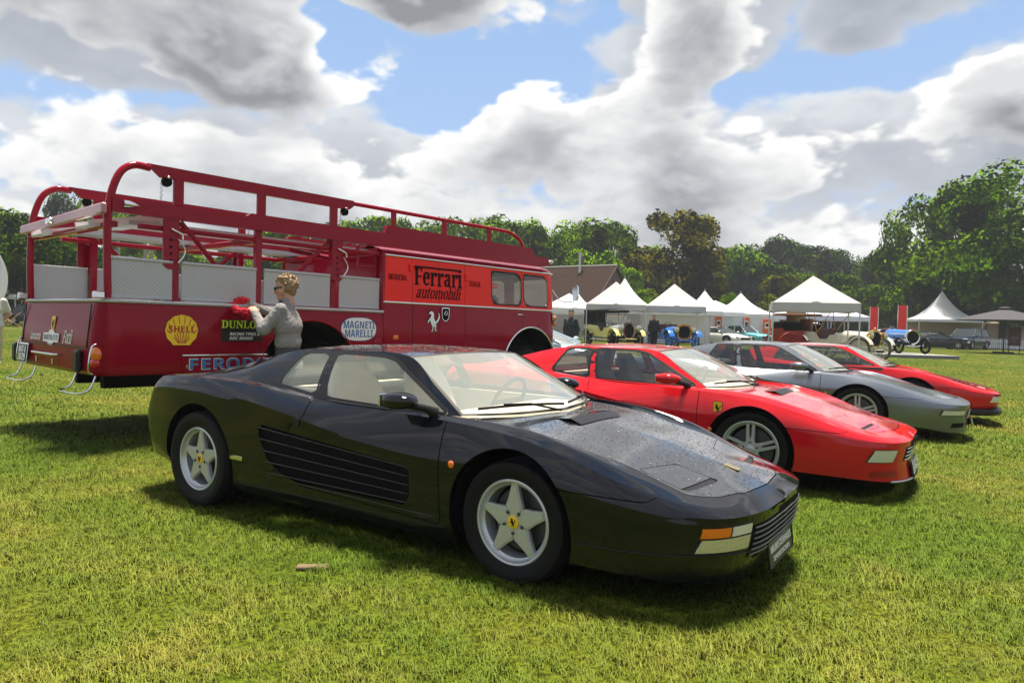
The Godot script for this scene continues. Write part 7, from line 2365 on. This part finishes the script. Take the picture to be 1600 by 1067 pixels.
func trees() -> void:
	for k in 6: crowns.append(crown(100 + k, 14000, .038))
	crowns.append(crown(300, 30000, .027))
	var L := {"mid": leaf_mat(Color(.14, .19, .03)), "deep": leaf_mat(Color(.088, .128, .028)), "dark": leaf_mat(Color(.060, .090, .035)), "lime": leaf_mat(Color(.22, .29, .018)), "copper": leaf_mat(Color(.135, .095, .030)), "rust": leaf_mat(Color(.19, .16, .025)), "light": leaf_mat(Color(.155, .215, .05)), "olive": leaf_mat(Color(.14, .17, .035)), "gold": leaf_mat(Color(.22, .20, .015)), "big": leaf_mat(Color(.125, .185, .045))}
	var rows := [
		[-41.1,-58,8.8,3.2,0,"mid","mid green round tree at the left edge behind the white flag"],
		[-32.7,-50,6.4,2.8,1,"deep","dense dark green tree behind the truck's tail hoop"],
		[-60.1,-95,16.8,2.6,2,"dark","tall dark tree top rising above the truck's left hoop"],
		[-38.9,-66,11.3,2.6,3,"lime","bright yellow-green tree between the truck's two tail hoops"],
		[-32.5,-62,10.0,2.4,4,"lime","bright yellow-green tree behind the pair of wooden poles"],
		[-35.9,-84,10.3,4.5,5,"deep","dark green tree seen through the truck frame above its grey plates"],
		[-21.1,-64,8.8,2.7,0,"lime","yellow-green tree seen under the truck's upper deck beside the crew cab"],
		[-21.2,-98,15.0,5.5,1,"mid","green tree top just above the thin rail where it begins"],
		[-13.5,-100,14.6,4.3,2,"mid","green tree top behind the middle of the truck's thin rail"],
		[-6.9,-96,14.8,4.5,3,"mid","green tree behind the front third of the truck's thin rail"],
		[0.2,-92,14.9,4.6,4,"mid","tall fresh green tree behind the bent end of the truck's thin rail"],
		[6.8,-94,14.4,4.2,5,"lime","fresh yellow-green tree above the far end of the tiled roof"],
		[12.1,-96,14.8,4.9,0,"mid","fresh green tree above the ridge of the tiled roof"],
		[9.5,-84,10.0,3.5,1,"lime","bright tree behind the brick gable, lower than the ones behind it"],
		[13.9,-82,7.5,2.5,2,"lime","bright yellow-green tree touching the brick gable's right slope"],
		[20.4,-92,15.8,5.8,3,"copper","big dark copper-green tree with rusty right side, right of the house"],
		[23.9,-88,8.6,2.1,4,"rust","rusty yellow shoulder tree at the copper tree's right foot"],
		[36.7,-112,14.3,5.7,5,"light","light green tree with broad round crown, right of the copper tree"],
		[49.5,-135,18.2,4.9,0,"dark","dark far tree behind the light green one"],
		[54.2,-130,17.0,5.6,1,"dark","dark far tree over the big grey canopy's peak"],
		[60.6,-128,15.4,5.3,2,"dark","dark far tree right of the big grey canopy's peak"],
		[58.9,-112,13.9,4.0,3,"deep","dark tree left of the tall right-hand tree group"],
		[36.6,-98,9.1,3.0,4,"rust","brown-olive small tree above the big canopy's left slope"],
		[39.7,-96,9.0,2.8,5,"olive","olive small tree just left of the big canopy's peak"],
		[42.7,-94,8.6,2.9,0,"deep","round dark small tree just right of the big canopy's peak"],
		[44.0,-90,7.2,2.8,1,"mid","round mid green small tree above the veteran car's beige top"],
		[22.1,-72,4.6,1.1,2,"lime","small bright bush tree between the two right pagoda tents"],
		[25.1,-70,4.6,1.1,3,"gold","small yellowing tree right of the closed pagoda tent"],
		[44.4,-86,6.3,1.9,4,"olive","small olive tree behind the two red flags"],
		[47.5,-84,15.8,3.9,5,"light","light green tree forming the left side of the tall right-hand group"],
		[49.2,-80,17.6,4.5,0,"light","tall light green tree in the middle of the right-hand group"],
		[48.5,-70,17.2,6.6,1,"big","tallest spreading green tree at the right edge, its trunk showing"],
		[42.7,-76,8.9,2.6,2,"mid","low green tree left of the right pagoda tent"],
		[53.6,-82,10.5,4.4,3,"deep","dark green lower tree behind the camper van"],
		[-17.3,-104,15.7,4.3,3,"mid","green tree between the first and second crowns above the truck's thin rail"],
		[-3.5,-104,16.0,4.3,0,"mid","fresh green tree behind the last rail post of the truck"],
		[3.9,-102,15.4,4.1,2,"lime","bright green tree above the truck's cab roof, left of the tiled roof"],
		[18.3,-104,14.0,3.8,4,"mid","green tree filling the gap left of the copper tree"],
		[33.8,-118,14.3,4.3,1,"deep","dark green tree filling the gap right of the copper tree"],
	]
	for q in rows: tree(q[0], q[1], q[2] * 1.06, q[3] * 1.34, 6 if q[5] in ["big"] else q[4], L[q[5]], q[6])
	# the closed row of woods behind everything
	var r := RandomNumberGenerator.new(); r.seed = 9
	for k in 20:
		var x := -62.0 + k * 8.2
		tree(x + r.randf_range(-2, 2), -122.0 - r.randf_range(0, 12) - 14.0 * sin(k * .9), r.randf_range(10.5, 13.5) + (3.6 if x > -30.0 and x < 22.0 else 0.0), r.randf_range(6.2, 7.6), k % 6, L[["dark", "deep", "mid"][k % 3]], "tree of the closed far wood that fills the gaps behind the tents and houses", "far wood", k * 1.1)
